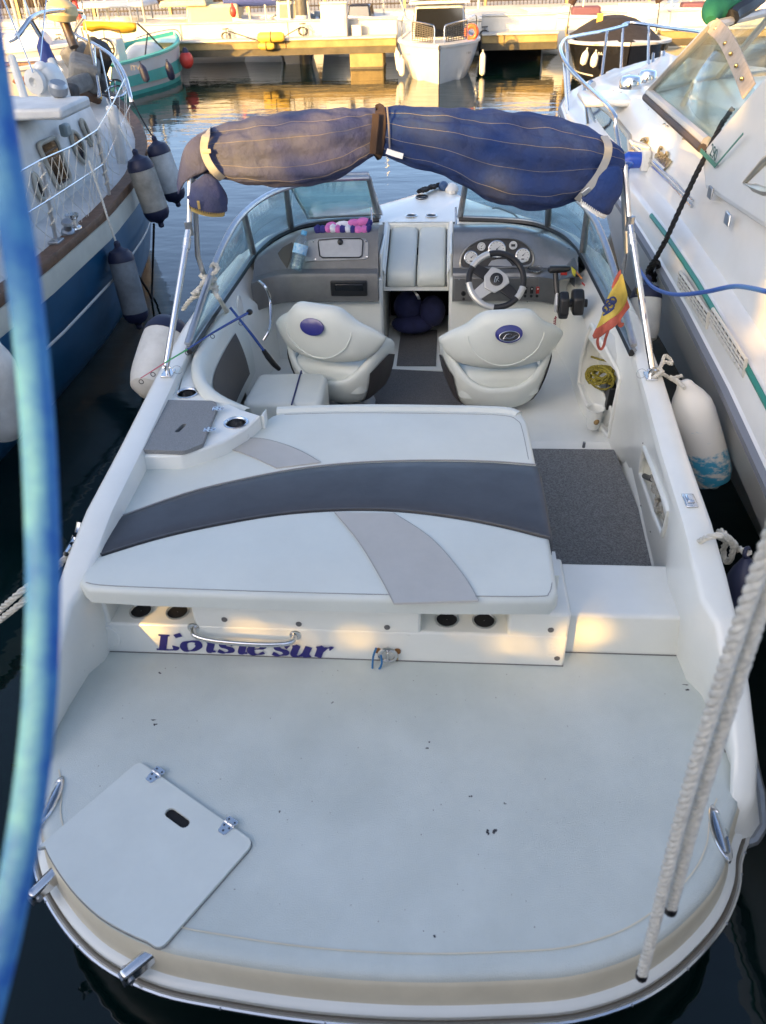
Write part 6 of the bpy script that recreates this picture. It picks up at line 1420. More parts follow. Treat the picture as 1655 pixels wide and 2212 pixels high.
bim_ = [T(.95,-1.35,.60), T(.92,-1.3,1.15), T(.80,-1.3,1.30), T(.4,-1.3,1.37), T(-.4,-1.3,1.37), T(-.80,-1.3,1.30), T(-.92,-1.3,1.15), T(-.95,-1.35,.60)]
obj('bimini_frame', MB().tube(spline(bim_, 4), .015, 6), STEEL, t)
obj('bimini_roll', MB().tube(spline(bim_[1:-1], 4), .075, 10), mat('brown_canvas', (.035,.018,.015), .85, bump=(10,.6)), t)
bg_ = 'white fenders of the black motorboat'
fender('white fender at the outer left of the black motorboat', at('P',450,335,Y=17.9), at('P',420,440,Y=17.9), .07, FENW, None, bg_); fender('white fender nearer the bow of the black motorboat', at('P',510,350,Y=17.7), at('P',490,455,Y=17.7), .07, FENW, None, bg_)
bits('flag_strip', 'yellow red flag strip hanging beside the black motorboat cover', MB().ribbon([at('P',540,90,Y=19.5), at('P',535,140,Y=19.48), at('P',525,190,Y=19.5)], .12, (0,-1,0), .006), YEL, 'flag')

# ---- boats behind the pier
t, T, st = small_boat('canopy_boat', 'cream canopy boat with boxy canvas shelter behind the pier', -5.55, 22.9, 96, 4.0, 1.7, .62, WHITE, WHITE, stripes=((.55,.72,BLK),))
box_on(t, T, 'canvas_shelter', -.55, .55, -.55, .75, .62, 1.22, mat('cream_canvas', (.62,.54,.34), .8, noise=(4,.2), bump=(6,.5)), .05); box_on(t, T, 'hard_top', -.62, .62, .2, 1.35, 1.20, 1.33, mat('cream_canvas'), .06)
obj('foredeck', MB().grid([[T(k*w_*.93, y, z_) for k in (-1,0,1)] for y, w_, z_ in st]), WHITE, t)
obj('side_panel', MB().prism([T(-.57,-.45,.70), T(-.57,.65,.70), T(-.55,.6,1.15), T(-.55,-.4,1.15)], V((0,-.02,0))), mat('cream_window', (.5,.42,.24), .5), t, smooth=0)
t, T, st = small_boat('sail_dinghy', 'white dinghy with dark blue boom cover behind the pier', -4.45, 22.6, 80, 1.9, 1.1, .82, WHITE, WHITE)
obj('foredeck', MB().grid([[T(k*w_*.93, y, z_) for k in (-1,0,1)] for y, w_, z_ in st]), WHITE, t); obj('boom_cover', MB().tube([T(0,-.9,1.32), T(0,.9,1.30)], .16, 12), mat('blue_cover', (.03,.05,.2), .7), t); obj('mast', MB().tube([T(0,.3,.6), T(0,.3,2.6)], .025, 8), mat('mast_alloy', (.6,.58,.5), .35, .5), t)
rb = thing('ball_fender', 'red ball fender on the dinghy behind the pier', 'fender', (-4.92,21.9,.9)); c = at('N',512,105,Y=21.9); obj('ball', MB().ell(c, (.085,.085,.12), 14, 8), mat('red_ball'), rb); obj('neck', MB().lathe([(.05,0),(.02,.07)], c+V((0,0,.10)), (0,0,1), 10), mat('red_ball'), rb)
t, T, st = small_boat('pilot_boat', 'white pilothouse boat beside the grey pile behind the pier', -3.72, 23.0, 10, 2.6, 1.2, .80, WHITE, WHITE)
box_on(t, T, 'pilothouse', -.42, .42, -.9, .6, .78, 1.30, WHITE, .1); obj('window', MB().prism([T(-.34,-.87,.92), T(.34,-.87,.92), T(.31,-.85,1.2), T(-.31,-.85,1.2)], V((0,-.02,0))), mat('grey_window', (.25,.24,.20), .2), t, smooth=0); box_on(t, T, 'roof', -.5, .5, -1.0, .7, 1.30, 1.36, WHITE, .03)
obj('mast', MB().tube([T(-.1,-.95,.7), T(-.1,-.95,2.6)], .03, 8), WHITE, t)
t, T, st = small_boat('arch_boat', 'white sports boat with tubular arch behind the service cabinet', -1.75, 23.2, 85, 3.0, 1.4, .80, WHITE, WHITE)
obj('foredeck', MB().grid([[T(k*w_*.93, y, z_) for k in (-1,0,1)] for y, w_, z_ in st]), WHITE, t); obj('arch', MB().tube(spline([T(-.5,-.9,.8), T(-.45,-.7,1.25), T(-.3,-.2,1.33), T(-.3,.8,1.33)], 4), .03, 8), DALU, t); box_on(t, T, 'engine_cover', -.3, .3, .0, .6, .8, 1.1, BLK, .15)
t, T, st = small_boat('tarped_boat', 'low boat under a pale tarpaulin behind the pier right of the cabin boat', 1.35, 23.3, 88, 2.2, 1.2, .70, WHITE, WHITE)
rows = [[T(x*.55*(1-.3*abs(u)**3), u*1.05, .70+.26*(1-abs(x)**2)*(1-abs(u)**3)) for x in (-1,-.6,0,.6,1)] for u in (-1,-.8,-.4,0,.4,.8,1)]; obj('cover', MB().grid(rows), mat('pale_cover', (.62,.55,.44), .8, bump=(5,.5)), t, smooth=60)
for i, (x, y, w_, lab) in enumerate(((2.9,23.4,1.3,'white speedboat with low screen behind the pier near the black boat'),(5.6,23.6,1.3,'white runabout behind the pier right of the black boat'),(7.8,23.0,1.4,'white day boat with raised bow at the far right of the pier'))):
    t, T, st = small_boat('moored_boat', lab, x, y, (80, 95, 60)[i], (2.4,2.6,3.2)[i], w_, (.72,.78,.85)[i], WHITE, WHITE, group='boats lying behind the pier')
    obj('foredeck', MB().grid([[T(k*q*.93, yy_, z_) for k in (-1,0,1)] for yy_, q, z_ in st]), WHITE, t); obj('screen', MB().prism([T(-.4,.1,.8), T(.4,.1,.8), T(.35,-.15,1.05), T(-.35,-.15,1.05)], V((0,.01,.01))), CGLASS, t, smooth=0); obj('seat', MB().box(T(0,-.6,.82), (.7,.3,.2)), mat('seat_plum', (.12,.05,.07), .7), t, bevel=.05)
t, T, st = small_boat('dark_dinghy', 'dark dinghy in the shade under the pier right of the cabin boat', 1.55, 21.6, 88, 1.5, .9, .34, BLK, BLK)
obj('floor', MB().grid([[T(k*w_*.93, y, z_*.8) for k in (-1,0,1)] for y, w_, z_ in st]), BLK, t)
# cuddy boat and inflatable at the far left
t, T, st = small_boat('cuddy_boat', 'white cuddy boat with tan windscreen frame at the far left', -9.4, 19.3, -80, 4.2, 1.7, .66, WHITE, WHITE, stripes=((.5,.62,mat('blue_cover', (.03,.05,.2), .7)),))
obj('foredeck', MB().grid([[T(k*w_*.93, y, z_) for k in (-1,0,1)] for y, w_, z_ in st]), WHITE, t); box_on(t, T, 'cuddy', -.5, .5, -.3, .9, .64, .98, WHITE, .2, .08)
fr = [T(-.6,-.5,.66), T(-.55,-.6,1.12), T(.55,-.6,1.12), T(.6,-.5,.66)]; obj('screen_frame', MB().tube(spline(fr, 4), .03, 8), mat('tan_frame', (.45,.36,.22), .5), t); obj('screen', MB().add(fr, [(0,1,2,3)]), CGLASS, t, smooth=0)
t, T, st = small_boat('old_tender', 'white tender with dark blue underside at the left edge behind the yacht', -8.3, 16.4, -70, 3.2, 1.5, .62, WHITE, WHITE, stripes=((.0,.45,mat('deep_blue', (.02,.04,.12), .4)),))
obj('foredeck', MB().grid([[T(k*w_*.93, y, z_) for k in (-1,0,1)] for y, w_, z_ in st]), GREYW, t); obj('thwart', MB().box(T(0,.2,.70), (1.3,.25,.05)), WOOD, t, bevel=.01)
t, T, st = small_boat('pontoon_launch', 'white launch with flat canopy roof behind the pier at left', -8.6, 22.8, 88, 4.2, 1.7, .80, WHITE, WHITE)
obj('foredeck', MB().grid([[T(k*w_*.93, y, z_) for k in (-1,0,1)] for y, w_, z_ in st]), WHITE, t); box_on(t, T, 'canopy_roof', -.6, .6, -1.4, .6, 1.22, 1.33, GREYW, .05)
for x, y in ((-.5,-1.2),(.5,-1.2),(-.5,.4),(.5,.4)): obj('canopy_post', MB().tube([T(x,y,.8), T(x,y,1.24)], .02, 6), DALU, t)
t, T, st = small_boat('grey_launch', 'low grey launch with covered bow behind the pier at left', -6.95, 22.7, 92, 2.4, 1.3, .80, GREYW, WHITE)
obj('foredeck', MB().grid([[T(k*w_*.93, y, z_+.1*(1-k*k)) for k in (-1,0,1)] for y, w_, z_ in st]), GREYW, t)
rp_ = thing('red_post', 'slim red post with red cap behind the yellow tarpaulin', 'post', (-8.4,21.0,.6)); obj('shaft', MB().tube([(-8.35,21.0,.6),(-8.45,21.0,2.0)], .055, 12), mat('red_paint', (.55,.06,.05), .5), rp_); obj('cap', MB().lathe([(.3,0),(.3,.08),(.1,.16)], (-8.5,21.0,1.50), (0,0,1), 16), mat('red_paint'), rp_)
mg = 'thin masts above the moored boats'
for i, (k, x, Y_, lean) in enumerate((('M',60,21.8,-.1),('M',1095,22.2,-.05),('M',1210,22.2,0),('M',880,23,0.04),('B',430,22.5,0.02),('B',1000,23.8,0),('B',1455,23.6,0),('C',540,23.5,.03),('C',595,23.2,.01),('C',1210,23.8,.05),('C',1100,24,.05))):
    p = at(k, x, 60, Y=Y_); tag(obj('mast', MB().tube([V((p.x,p.y,.5)), V((p.x+lean,p.y,2.8))], .022 if i % 3 else .035, 8), mat('mast_alloy', (.6,.58,.5), .35, .5)), ('pale mast at the far left above the cuddy boat','thin mast right of the yellow tarpaulin','white mast by the red post gap','thin mast over the launch canopy','thin mast above the yellow fenders','thin mast left of the cabin boat','thin mast right of the cabin boat','tall mast left of the black boat bimini','thick mast just left of the black boat','leaning mast right of the black boat','thin mast seen over the black boat bimini')[i], 'mast', mg)

for i, (x, Y_, ln, nth) in enumerate(((150,22.4,.15,'first'),(270,23.4,-.1,'second'),(385,22.0,.08,'third'),(520,23.6,.05,'fourth'),(690,22.8,-.06,'fifth'),(800,24.0,.04,'sixth'),(985,23.3,.02,'seventh'))):
    p = at('M', x, 90, Y=Y_); t = thing('bare_mast', 'thin bare mast with stays, '+nth+' from the left behind the yacht bow', 'mast', (p.x, p.y, .5), 'bare masts at the far left')
    obj('spar', MB().tube([V((p.x,p.y,.5)), V((p.x+ln,p.y,3.0))], .026, 8), mat('mast_alloy', (.6,.58,.5), .35, .5), t)
    for sx in (-1, 1): obj('stay', MB().tube([V((p.x+sx*.5,p.y+.1,.55)), V((p.x+ln,p.y,2.95))], .008, 5), DALU, t)
# ---- back quay with fence, dark wall beyond
struct(obj('back_quay', MB().span((-60,27,-1),(60,34,.68)), WWALL, smooth=0))
fn = thing('fence', 'dark iron railing fence along the back quay', 'fence', (0,28.2,.68)); FEN = mat('fence_iron', (.022,.015,.008), .6)
mb = MB()
for i in range(560): x = -30+i*.11; mb.box((x,28.2,1.5), (.022,.022,1.66))
b_ = obj('railings', mb, FEN, fn, smooth=0); b_['kind'] = 'stuff'
for z in (.80, 2.2): obj('fence_rail', MB().span((-30,28.18,z-.02),(31,28.22,z+.02)), FEN, fn)
for i in range(26): obj('fence_post', MB().span((-30+i*2.4-.035,28.14,.66),(-30+i*2.4+.035,28.26,2.35)), mat('fence_post_gold', (.45,.33,.12), .5), fn)
wl_ = thing('boundary_wall', 'dark brown wall standing behind the fence', 'wall', (0,33.5,.68)); obj('wall', MB().span((-60,33.5,.6),(60,34,3.0)), mat('brown_wall', (.028,.016,.010), .9, noise=(1.5,.5), bump=(10,1)), wl_); obj('coping', MB().span((-60,33.4,3.0),(60,34.1,3.12)), CONC, wl_)
# ================================================================== loose things on and around the sport boat
E = lambda x, y, **k: at('E', x, y, **k)
F = lambda x, y, **k: at('F', x, y, **k)
G = lambda x, y, **k: at('G', x, y, **k)
# water bottle
b0, b1 = E(1040,600,z=.885), E(1098,352,Y=4.60); ax = (b1-b0); L_ = ax.length; ax.normalize(); r_ = .041
wb_ = thing('water_bottle', 'clear plastic water bottle with blue cap on the passenger dash', 'bottle', b0)
BOT = glass_mat('bottle_plastic', (.86,.92,.94), .10)
pr_ = [(.002,.004),(r_*.8,0),(r_,.02)]
for i in range(6): h = .03+i*.017; pr_ += [(r_,h),(r_*.93,h+.008)]
pr_ += [(r_,.145),(r_,L_*.66),(r_*.9,L_*.76),(r_*.5,L_*.88),(.015,L_*.93),(.015,L_-.01)]
obj('bottle_body', MB().lathe(pr_, b0, ax, 20, cap=False), BOT, wb_)
obj('water', MB().lathe([(.001,.006),(r_*.85,.008),(r_*.9,.13),(.001,.131)], b0, ax, 16), glass_mat('bottle_water', (.80,.90,.93), .05), wb_)
obj('bottle_label', MB().lathe([(r_*1.015,L_*.42),(r_*1.015,L_*.66)], b0, ax, 20, cap=False), mat('bottle_label', (.16,.45,.72), .5, noise=(60,.9), c2=(.7,.8,.85)), wb_)
obj('bottle_cap', MB().lathe([(.017,L_-.022),(.017,L_),(.012,L_+.003)], b0, ax, 14), mat('cap_blue', (.10,.38,.62), .4), wb_)
# rolled beach towel on the dash top
tw = thing('beach_towel', 'crumpled pink, navy and white beach towel on the passenger dash', 'towel', E(1350,340,Y=4.7))
PK, NV, WT = mat('towel_pink', (.62,.16,.42), .9, bump=(90,.8)), mat('towel_navy', (.03,.025,.16), .9, bump=(90,.8)), mat('towel_white', (.7,.68,.72), .9, bump=(90,.8))
segs = [(1172,345,NV),(1205,350,NV),(1240,345,PK),(1268,340,WT),(1300,345,PK),(1330,350,NV),(1365,345,WT),(1395,350,NV),(1425,352,PK),(1470,352,PK),(1500,345,NV),(1515,350,NV)]
for i in range(len(segs)-1):
    a, b = E(segs[i][0], segs[i][1], Y=4.70), E(segs[i+1][0], segs[i+1][1], Y=4.70); d = (b-a)
    obj('fold', MB().tube([a-d*.15, a+d*.2+V((0,0,.006)), a+d*.6, b+d*.15], [.026,.036,.034,.026], 9, flat=.8), segs[i][2], tw, smooth=60)
for (x0, y0, x1, y1, m_) in ((1300,325,1380,312,WT),(1380,312,1440,300,PK),(1440,300,1500,292,PK),(1490,295,1520,315,NV),(1245,325,1300,322,PK)):
    a, b = E(x0,y0,Y=4.80), E(x1,y1,Y=4.80); d = b-a; obj('fold', MB().tube([a-d*.1, a+d*.3, a+d*.7, b+d*.1], [.02,.03,.03,.02], 8), m_, tw, smooth=60)
# fishing rods
def rod(name, lab, pts, rad, segs_, guides, butt):
    t = thing(name, lab, 'fishing rod', pts[-1], 'fishing rods by the passenger seat'); n = len(pts)
    P = [V(p) for p in pts]
    for i0, i1, m_ in segs_: obj('blank', MB().tube(P[i0:i1+1], rad[i0:i1+1], 8), m_, t)
    for i in guides:
        c = P[i]+V((0,-.004,-.006)); obj('line_guide', MB().tube([c+V((.010*math.cos(q), .002, -.010+.010*math.sin(q))) for q in (k*math.pi/6 for k in range(12))], .0018, 5, closed=True), BLACK, t)
    if butt: obj('handle', MB().tube(butt, [.012,.015,.015,.012], 10), BLACK, t)
RB_ = mat('rod_blue', (.02,.06,.25), .25, coat=.5); RG, RP = mat('rod_green', (.10,.45,.15), .35), mat('rod_pink', (.65,.15,.18), .35)
za = lambda i: .885+.012*i
rod('fishing_rod', 'blue fishing rod with green and pink tip lying across the port coaming', [E(55,1287,z=.93), E(130,1240,z=.93), E(205,1192,z=.93), E(350,1105,z=.93), E(510,1000,z=.94), E(632,930,z=.95), E(755,862,z=.96)], [.002,.0025,.003,.004,.005,.0065,.007], [(0,2,RP),(2,3,RG),(3,6,RB_)], (0,1,3,4), [E(738,871,z=.96), E(745,868,z=.96), E(752,864,z=.96), E(757,861,z=.96)])
rod('fishing_rod', 'blue fishing rod with black foam handle leaning behind the passenger seat', [E(625,836,X=-.915), E(690,918,X=-.87), E(760,1005,X=-.82), E(840,1112,X=-.77)], [.007,.007,.0075,.008], [(0,3,RB_)], (1,), [E(838,1110,X=-.77), E(865,1150,X=-.755), E(905,1200,X=-.73), E(935,1228,X=-.715)])
# perforated white paddle beside the rods
c = E(690,862,X=-.925); mbp = MB()
pts = [c+V((0,.05*math.cos(q)+.0,.085*math.sin(q))) for q in (i*math.pi/12 for i in range(24))]
fs = thing('fly_swatter', 'white perforated swatter head against the port side panel', 'swatter', c); obj('rim', MB().tube(pts, .005, 6, closed=True), WHITE, fs)
nb = MB()
for i in range(-4, 5):
    k = i/5; h = .085*math.sqrt(1-k*k); nb.tube([c+V((0,.05*k,-h)), c+V((0,.05*k,h))], .0022, 4)
for i in range(-6, 7):
    k = i/7; h = .05*math.sqrt(1-k*k); nb.tube([c+V((0,-h,.085*k)), c+V((0,h,.085*k))], .0022, 4)
o = obj('mesh', nb, WHITE, fs); o['kind'] = 'stuff'
# rope knotted round the port bimini leg
lg = V((-1.045,3.92,.985)); kn_ = E(495,690,Y=3.80)
pts = []
for i in range(30): q = i*.55; pts.append(kn_+V((.035*math.cos(q), .03*math.sin(q)-.01, -.03+.0025*i+.008*math.sin(q*1.7))))
pts = spline([E(640,920,X=-.99), E(560,790,Y=3.72), E(525,735,Y=3.76)], 6)+pts+spline([E(475,650,Y=3.78), E(455,660,Y=3.76), E(520,620,Y=3.78), E(548,585,Y=3.80), E(530,560,Y=3.82), E(505,570,Y=3.82), E(510,610,Y=3.8), E(470,660,Y=3.76), E(440,700,Y=3.74), E(405,735,Y=3.72), E(385,750,Y=3.72), E(420,735,Y=3.70), E(430,755,Y=3.72), E(395,770,Y=3.74), E(360,800,Y=3.76), E(325,850,Y=3.80)], 5)
tag(obj('knotted_rope', rope(pts, .012, 3), ROPEW), 'white rope knotted round the port bimini leg', 'rope')
# ensign tied to the starboard strut
en = thing('ensign', 'faded red and yellow flag with blue crown hanging from the starboard strut', 'flag', G(440,100,Y=3.5))
def fl(x, y): u = (x-235)/270; return G(x, y, Y=lerp(3.40, 3.44, u)+.015*math.sin(y*.02)+.012*math.sin(x*.045))
def patch(name, left, right, m_):
    rows = []
    l_, r2 = spline([V((*p, 0)) for p in left], 4), spline([V((*p, 0)) for p in right], 4)
    for a, b in zip(l_, r2): rows.append([fl(*(lerp(a,b,k/6)[:2])) for k in range(7)])
    o = obj(name, MB().grid(rows), m_, en, smooth=60); md = o.modifiers.new('t', 'SOLIDIFY'); md.thickness = .003
FR, FY = mat('flag_red', (.46,.11,.075), .85, noise=(20,.3), bump=(200,.4)), mat('flag_yellow', (.60,.46,.09), .85, noise=(20,.2), bump=(200,.4))
patch('red_band', [(438,96),(415,130),(390,180),(375,225)], [(441,130),(425,165),(400,205),(378,240)], FR)
patch('yellow_band', [(441,130),(400,205),(350,290),(320,370),(295,450),(262,525)], [(452,130),(480,230),(490,315),(440,400),(360,465),(275,520)], FY)
patch('red_band', [(490,315),(440,400),(360,465),(300,505),(262,525),(235,580)], [(508,372),(455,440),(400,510),(330,560),(285,590),(245,600)], FR)
obj('torn_strip', MB().ribbon(spline([fl(350,540), fl(330,600), fl(318,650), fl(300,676), fl(282,665), fl(272,625), fl(278,590)], 4), .012, (0,-1,.2), .003), FR, en)
obj('torn_strip', MB().ribbon(spline([fl(430,440), fl(425,480), fl(445,505), fl(448,485)], 4), .02, (0,-1,.2), .003), FR, en)
cw_ = MB(); fo = lambda x, y: fl(x, y)+V((0,-.006,.003))
for cx_, cy_, rx_, ry_ in ((350,340,22,24),(382,325,24,24),(330,385,20,24),(365,360,26,26)): cw_.tube([fo(cx_+rx_*math.cos(q), cy_+ry_*math.sin(q)) for q in (i*math.pi/8 for i in range(16))], .004, 5, closed=True)
BLU = mat('crown_blue', (.03,.05,.16), .8); crn = obj('crown_emblem', cw_, BLU, en)
obj('crown_band', MB().grid([[fo(308+k*14, 425-k*8) for k in range(7)], [fo(310+k*14, 445-k*9+abs(k-3)*-2) for k in range(7)]]), BLU, en)
obj('crown_jewels', MB().tube([fo(345,355), fo(352,350)], .008, 6).tube([fo(382,335), fo(388,325)], .008, 6).tube([fo(322,395), fo(328,388)], .007, 6), BLU, en)['kind'] = 'stuff'
# white line from the starboard strut foot to the teardrop fender
ft = V((1.072,3.20,gun(3.2)[1]))
pts = [ft+V((.0,.02,.02))]+[ft+V((.02+.028*math.cos(q),-.005+.02*math.sin(q),.018+.02*math.sin(q*1.4))) for q in (i*.7 for i in range(14))]
pts += spline([G(715,840,z=.88), G(745,775,z=.90), G(760,725,z=.92), G(800,750,z=.90), G(812,785,z=.89), G(765,770,z=.90), G(735,800,z=.89), G(720,845,z=.88), G(760,865,z=.86), G(805,890,Y=3.25), G(850,880,Y=3.27), G(888,872,Y=3.28)], 5)
tag(obj('fender_line', rope(pts, .0085, 3), ROPEW), 'white line tied round the starboard strut foot with loose loops', 'rope')
tag(obj('fender_line', rope(spline([G(790,885,Y=3.25), G(830,905,Y=3.23), G(870,935,Y=3.20), G(905,960,Y=3.12), G(895,945,Y=3.14), G(850,900,Y=3.22), G(800,878,Y=3.25)], 5), .0085, 3), ROPEW), 'short white lashing through the eye of the turquoise-smeared fender', 'rope')
# aft starboard line over the coaming to a navy fender
I = lambda x, y, **k: at('I', x, y, **k)
pts = spline([I(1300,700,z=.56), I(1315,680,z=.62), I(1350,635,z=.72), I(1400,600,z=.83), I(1450,585,z=.865), I(1495,590,z=.85), I(1520,625,X=1.16), I(1510,680,X=1.18), I(1490,690,X=1.18), I(1480,640,X=1.17), I(1500,600,X=1.16), I(1470,565,X=1.15), I(1462,590,X=1.15), I(1520,610,X=1.17), I(1535,640,X=1.19), I(1555,640,X=1.20), I(1575,660,X=1.20), I(1590,650,X=1.21), I(1565,645,X=1.2)], 5)
tag(obj('fender_line', rope(pts, .011, 3), ROPEW), 'white line led over the starboard quarter coaming and knotted outside', 'rope')
fender('navy fender low on the starboard quarter below the white line', I(1575,675,X=1.20), I(1560,900,X=1.22), .06, FENN, None, 'fenders of the sport boat')
# contents of the forward pocket
YBK = mat('rope_yellowblack', (.45,.36,.03), .8, noise=(170,1.0), c2=(.015,.02,.015))
P0 = lambda x, y, o=0: on_liner('G', x, y, .0)+V((.030+o,0,0))
pts = [P0(215,733,-.02), P0(270,750,-.02), P0(330,765,-.02), P0(365,775,-.02)]; rnd = random.Random(5)
for i in range(150):
    q = i*.42; cx_, cy_ = 305+18*math.sin(i*.21), 865+12*math.cos(i*.17); rr = 62+16*math.sin(i*.9)+rnd.uniform(-6,6)
    if i > 125: cx_, cy_, rr = 295, 885, 108
    pts.append(P0(cx_+rr*math.cos(q), cy_+rr*.8*math.sin(q), -.03+.02*math.sin(i*.37)))
tag(obj('rope_coil', MB().tube(pts, .0055, 6), YBK), 'coiled yellow and black cord in the forward starboard pocket', 'rope')
tag(obj('black_case', MB().box(P0(305,1000,.01), (.035,.10,.14), Matrix.Rotation(R(12), 3, 'X')), BLACK, bevel=.006), 'small black case standing in the forward starboard pocket', 'case')
tag(obj('white_packet', MB().box(P0(375,965,.015), (.03,.09,.12), Matrix.Rotation(R(10), 3, 'X')), WHITE, bevel=.006), 'white packet beside the black case in the forward pocket', 'box')
c = on_liner('G',325,1110,-.045); mg_ = obj('cup_cradle', MB().lathe([(.030,-.11),(.034,-.10),(.042,-.02),(.046,0),(.049,.004),(.046,.006),(.040,0),(.036,-.05)], c, (0,0,1), 24, cap=False), GEL, liner)
obj('cradle_base', MB().lathe([(.001,-.05),(.037,-.05)], c, (0,0,1), 20, cap=False), GEL, liner)
tag(obj('folded_cloth', MB().ell(on_liner('G',335,1200,-.05), (.016,.026,.02), 12, 7), mat('tan_cloth', (.38,.25,.10), .9, noise=(25,.6))), 'brown crumpled cloth tucked under the white cup cradle', 'cloth')
# old rope stuffed in the aft pocket
OLD = mat('rope_old', (.40,.38,.32), .9, noise=(40,.4), bump=(240,.8))
P1 = lambda x, y, o=0: on_liner('G', x, y, .0)+V((.016+o,0,0))
pts = spline([P1(640,1610), P1(690,1640,-.01), P1(660,1670), P1(720,1690,-.01), P1(655,1700), P1(735,1730,-.01), P1(690,1740), P1(680,1790), P1(700,1850,-.01), P1(720,1800), P1(740,1850,-.01), P1(735,1900), P1(755,1880,-.01), P1(770,1940), P1(750,1985), P1(735,1900,.01), P1(715,1790,.01), P1(700,1700,.01)], 5)
tag(obj('old_rope', rope(pts, .014, 3), OLD), 'old weathered rope stuffed in the aft starboard pocket', 'rope')
tag(obj('black_grip', MB().tube([P1(605,1600,-.01), P1(660,1625,-.01)], .012, 8), BLACK), 'black rubber grip poking from the aft starboard pocket', 'handle')
# bow line and blue buoy on the foredeck
pts = []; rnd = random.Random(9)
for i in range(42):
    u = i/41; pts.append(F(lerp(295,430,u)+14*math.sin(i*1.9), lerp(98,55,u)+10*math.cos(i*2.3), z=1.01+.02*abs(math.sin(i))))
tag(obj('bow_line', rope(spline(pts, 2), .011, 3), ROPEK), 'tangled black bow line on the foredeck behind the emblem', 'rope')
bw = thing('bow_fender', 'small blue fender with white body at the stem of the sport boat', 'fender', F(460,70,z=1.0)); obj('cap', MB().ell(F(455,66,z=1.02), (.035,.05,.035), 12, 7), mat('cap_navy', (.03,.07,.16), .6), bw); obj('body', MB().ell(F(505,85,z=1.0), (.05,.09,.04), 12, 7), FENW, bw)
# navy bags in the little cabin
nvb = mat('bag_navy', (.008,.012,.06), .85, noise=(14,.4), bump=(13,1.2))
for lab, p, y_, s_ in (('round navy bag at the right inside the cabin doorway',(385,860),4.92,(.085,.10,.10)),('navy bag at the left inside the cabin doorway',(230,830),4.95,(.095,.09,.10)),('flat navy bag on the cabin floor under the others',(260,940),4.90,(.14,.09,.06))):
    tag(obj('bag', MB().ell(F(*p,Y=y_), s_, 16, 10), nvb), lab, 'bag', 'navy bags stowed in the cabin')
tag(obj('white_strap', MB().ribbon(spline([F(270,735,Y=4.86), F(290,760,Y=4.70), F(300,782,Y=4.84)], 4), .016, (0,-1,.2), .004), WHITE), 'short white strap on the navy bag in the cabin doorway', 'strap')
# blue cord on the tow ring
Tt = lambda x, y, o=0: at('T', x, y, Y=TY-.028-o)
BCRD = mat('cord_blue', (.03,.16,.36), .8, bump=(200,.6))
pts = spline([Tt(1372,190), Tt(1355,240), Tt(1350,300,.01), Tt(1348,340,.02)], 5); cd = thing('tow_cord', 'thin blue cord looped through the tow ring with a frayed knot', 'cord', Tt(1348,360,.02))
obj('strand', MB().tube(pts, .004, 6), BCRD, cd); obj('strand', MB().tube(spline([Tt(1400,230), Tt(1405,280,.01), Tt(1385,320,.015), Tt(1352,345,.02)], 5), .004, 6), BCRD, cd)
kc = Tt(1349,350,.02); obj('knot', MB().tube([kc+V((.012*math.cos(q*1.3), .008*math.sin(q), -.010+.010*math.sin(q*2.1))) for q in (i*.4 for i in range(30))], .0045, 6), BCRD, cd)
fr_ = MB()
for i in range(9): a = i*.7; fr_.tube([kc+V((0,0,-.016)), kc+V((.012*math.cos(a), .008*math.sin(a), -.034))], .0014, 4)
o = obj('frayed_end', fr_, BCRD, cd); o['kind'] = 'stuff'
# port quarter cleat with two mooring lines going aft
H = lambda x, y, **k: at('H', x, y, **k)
cx_ = H(100,800,X=-1.16); clt = obj('quarter_cleat', MB().tube(spline([H(115,742,X=-1.17), H(105,790,X=-1.175), H(80,840,X=-1.175), H(48,895,X=-1.17)], 4), .011, 8), STEEL, boat)
for p in ((98,805),(78,850)): obj('cleat_foot', MB().tube([H(*p,X=-1.175), H(p[0]+18,p[1]+4,X=-1.13)], .013, 8), STEEL, clt)
tag(obj('mooring_line', rope(spline([H(120,790,X=-1.16), H(100,800,X=-1.19), H(85,840,X=-1.18), H(105,845,X=-1.16), H(95,870,X=-1.18), H(70,880,X=-1.19), H(30,930,X=-1.20), at('L',130,1950,X=-1.24), at('L',0,2060,X=-1.36), at('L',-200,2230,X=-1.6)], 5), .012, 3), ROPEW), 'upper of two white mooring lines from the port quarter cleat', 'rope', 'mooring lines at the port quarter')
tag(obj('mooring_line', rope(spline([H(90,860,X=-1.18), H(60,905,X=-1.19), at('L',330,1800,X=-1.20), at('L',130,2005,X=-1.25), at('L',0,2110,X=-1.37), at('L',-200,2280,X=-1.6)], 5), .012, 3), ROPEW), 'lower of two white mooring lines from the port quarter cleat', 'rope', 'mooring lines at the port quarter')
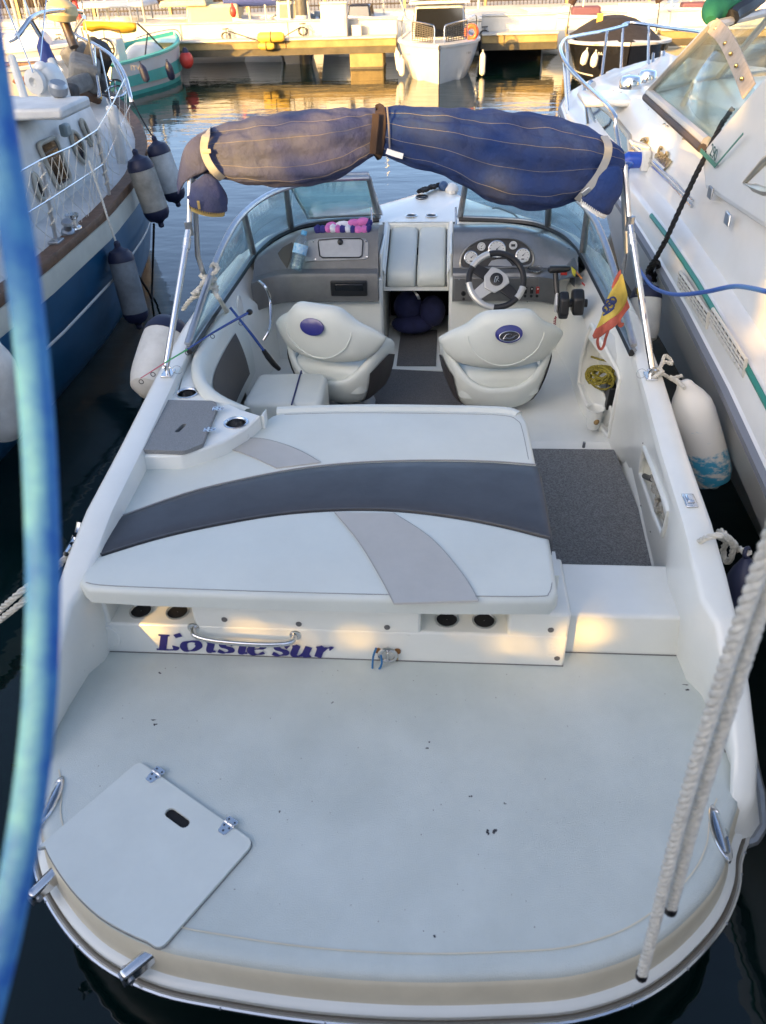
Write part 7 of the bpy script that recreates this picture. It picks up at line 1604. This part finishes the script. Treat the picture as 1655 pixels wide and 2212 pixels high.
# two free rope ends hanging close to the camera
K = lambda x, y, Y_=.80: at('K', x, y, Y=Y_)
RB2 = mat('rope_braided', (.78,.76,.68), .92, noise=(70,.35), bump=(420,1.0))
ra = spline([K(1120,1440), K(1175,1225), K(1240,950), K(1330,610), K(1420,310), K(1520,0), K(1600,-230), K(1690,-480), K(1800,-800)], 5)
rb_ = spline([K(1228,1180), K(1265,1040), K(1330,790), K(1425,480), K(1500,240), K(1570,20), K(1650,-230), K(1740,-500), K(1830,-800)], 5)
rb_ = [p+V((.010,.012,0)) for p in rb_]
for nm, pts, lab in (('hanging_rope', ra, 'longer white braided rope end hanging over the right of the platform'), ('hanging_rope', rb_, 'shorter white braided rope end with black whipping beside the longer one')):
    t = thing(nm, lab, 'rope', pts[0], 'white rope ends hanging at right'); obj('rope', rope(pts, .0115, 3, pitch=.055, n=8), RB2, t)
    d = (pts[0]-pts[1]).normalized(); obj('whipping', MB().tube([pts[0]-d*.006, pts[0]+d*.012, pts[0]+d*.016], [.0125,.0125,.010], 10), BLACK, t)
# bent blue tube right beside the camera
def pd3(x, y, D): return at('d', x, y, D=D)
path = spline([pd3(-75,-250,.56), pd3(-40,0,.56), pd3(2,300,.56), pd3(50,600,.56), pd3(80,900,.56), pd3(93,1200,.56), pd3(91,1400,.56), pd3(83,1550,.56), pd3(64,1720,.56), pd3(38,1880,.56), pd3(4,2050,.56), pd3(-50,2260,.56), pd3(-130,2500,.56)], 8)
BP = mat('blue_enamel', (.018,.10,.36), .7, spec=.25, noise=(22,.8), c2=(.10,.30,.46), bump=(60,.3))
tag(obj('blue_pole', MB().tube(path, .0116, 24), BP), 'bent blue enamelled tube close to the camera at the left edge', 'pole')
# steel davit on the quay that the rope ends hang from (outside the picture)
tp_ = ra[-1]; dv = thing('quay_davit', 'galvanised davit on the quay carrying the hanging white ropes', 'davit', (1.25,-.35,.86))
obj('post', MB().tube([(1.25,-.35,.86),(1.25,-.35,tp_.z+.05)], .035, 12), ALU, dv); obj('arm', MB().tube(spline([V((1.25,-.35,tp_.z-.05)), V((1.2,-.28,tp_.z+.06)), lerp(V((1.25,-.35,tp_.z+.07)), tp_, .5)+V((0,0,.05)), V((tp_.x,tp_.y,tp_.z+.02))], 4), .022, 10), ALU, dv); obj('base_plate', MB().box((1.25,-.35,.87), (.2,.2,.02)), ALU, dv)
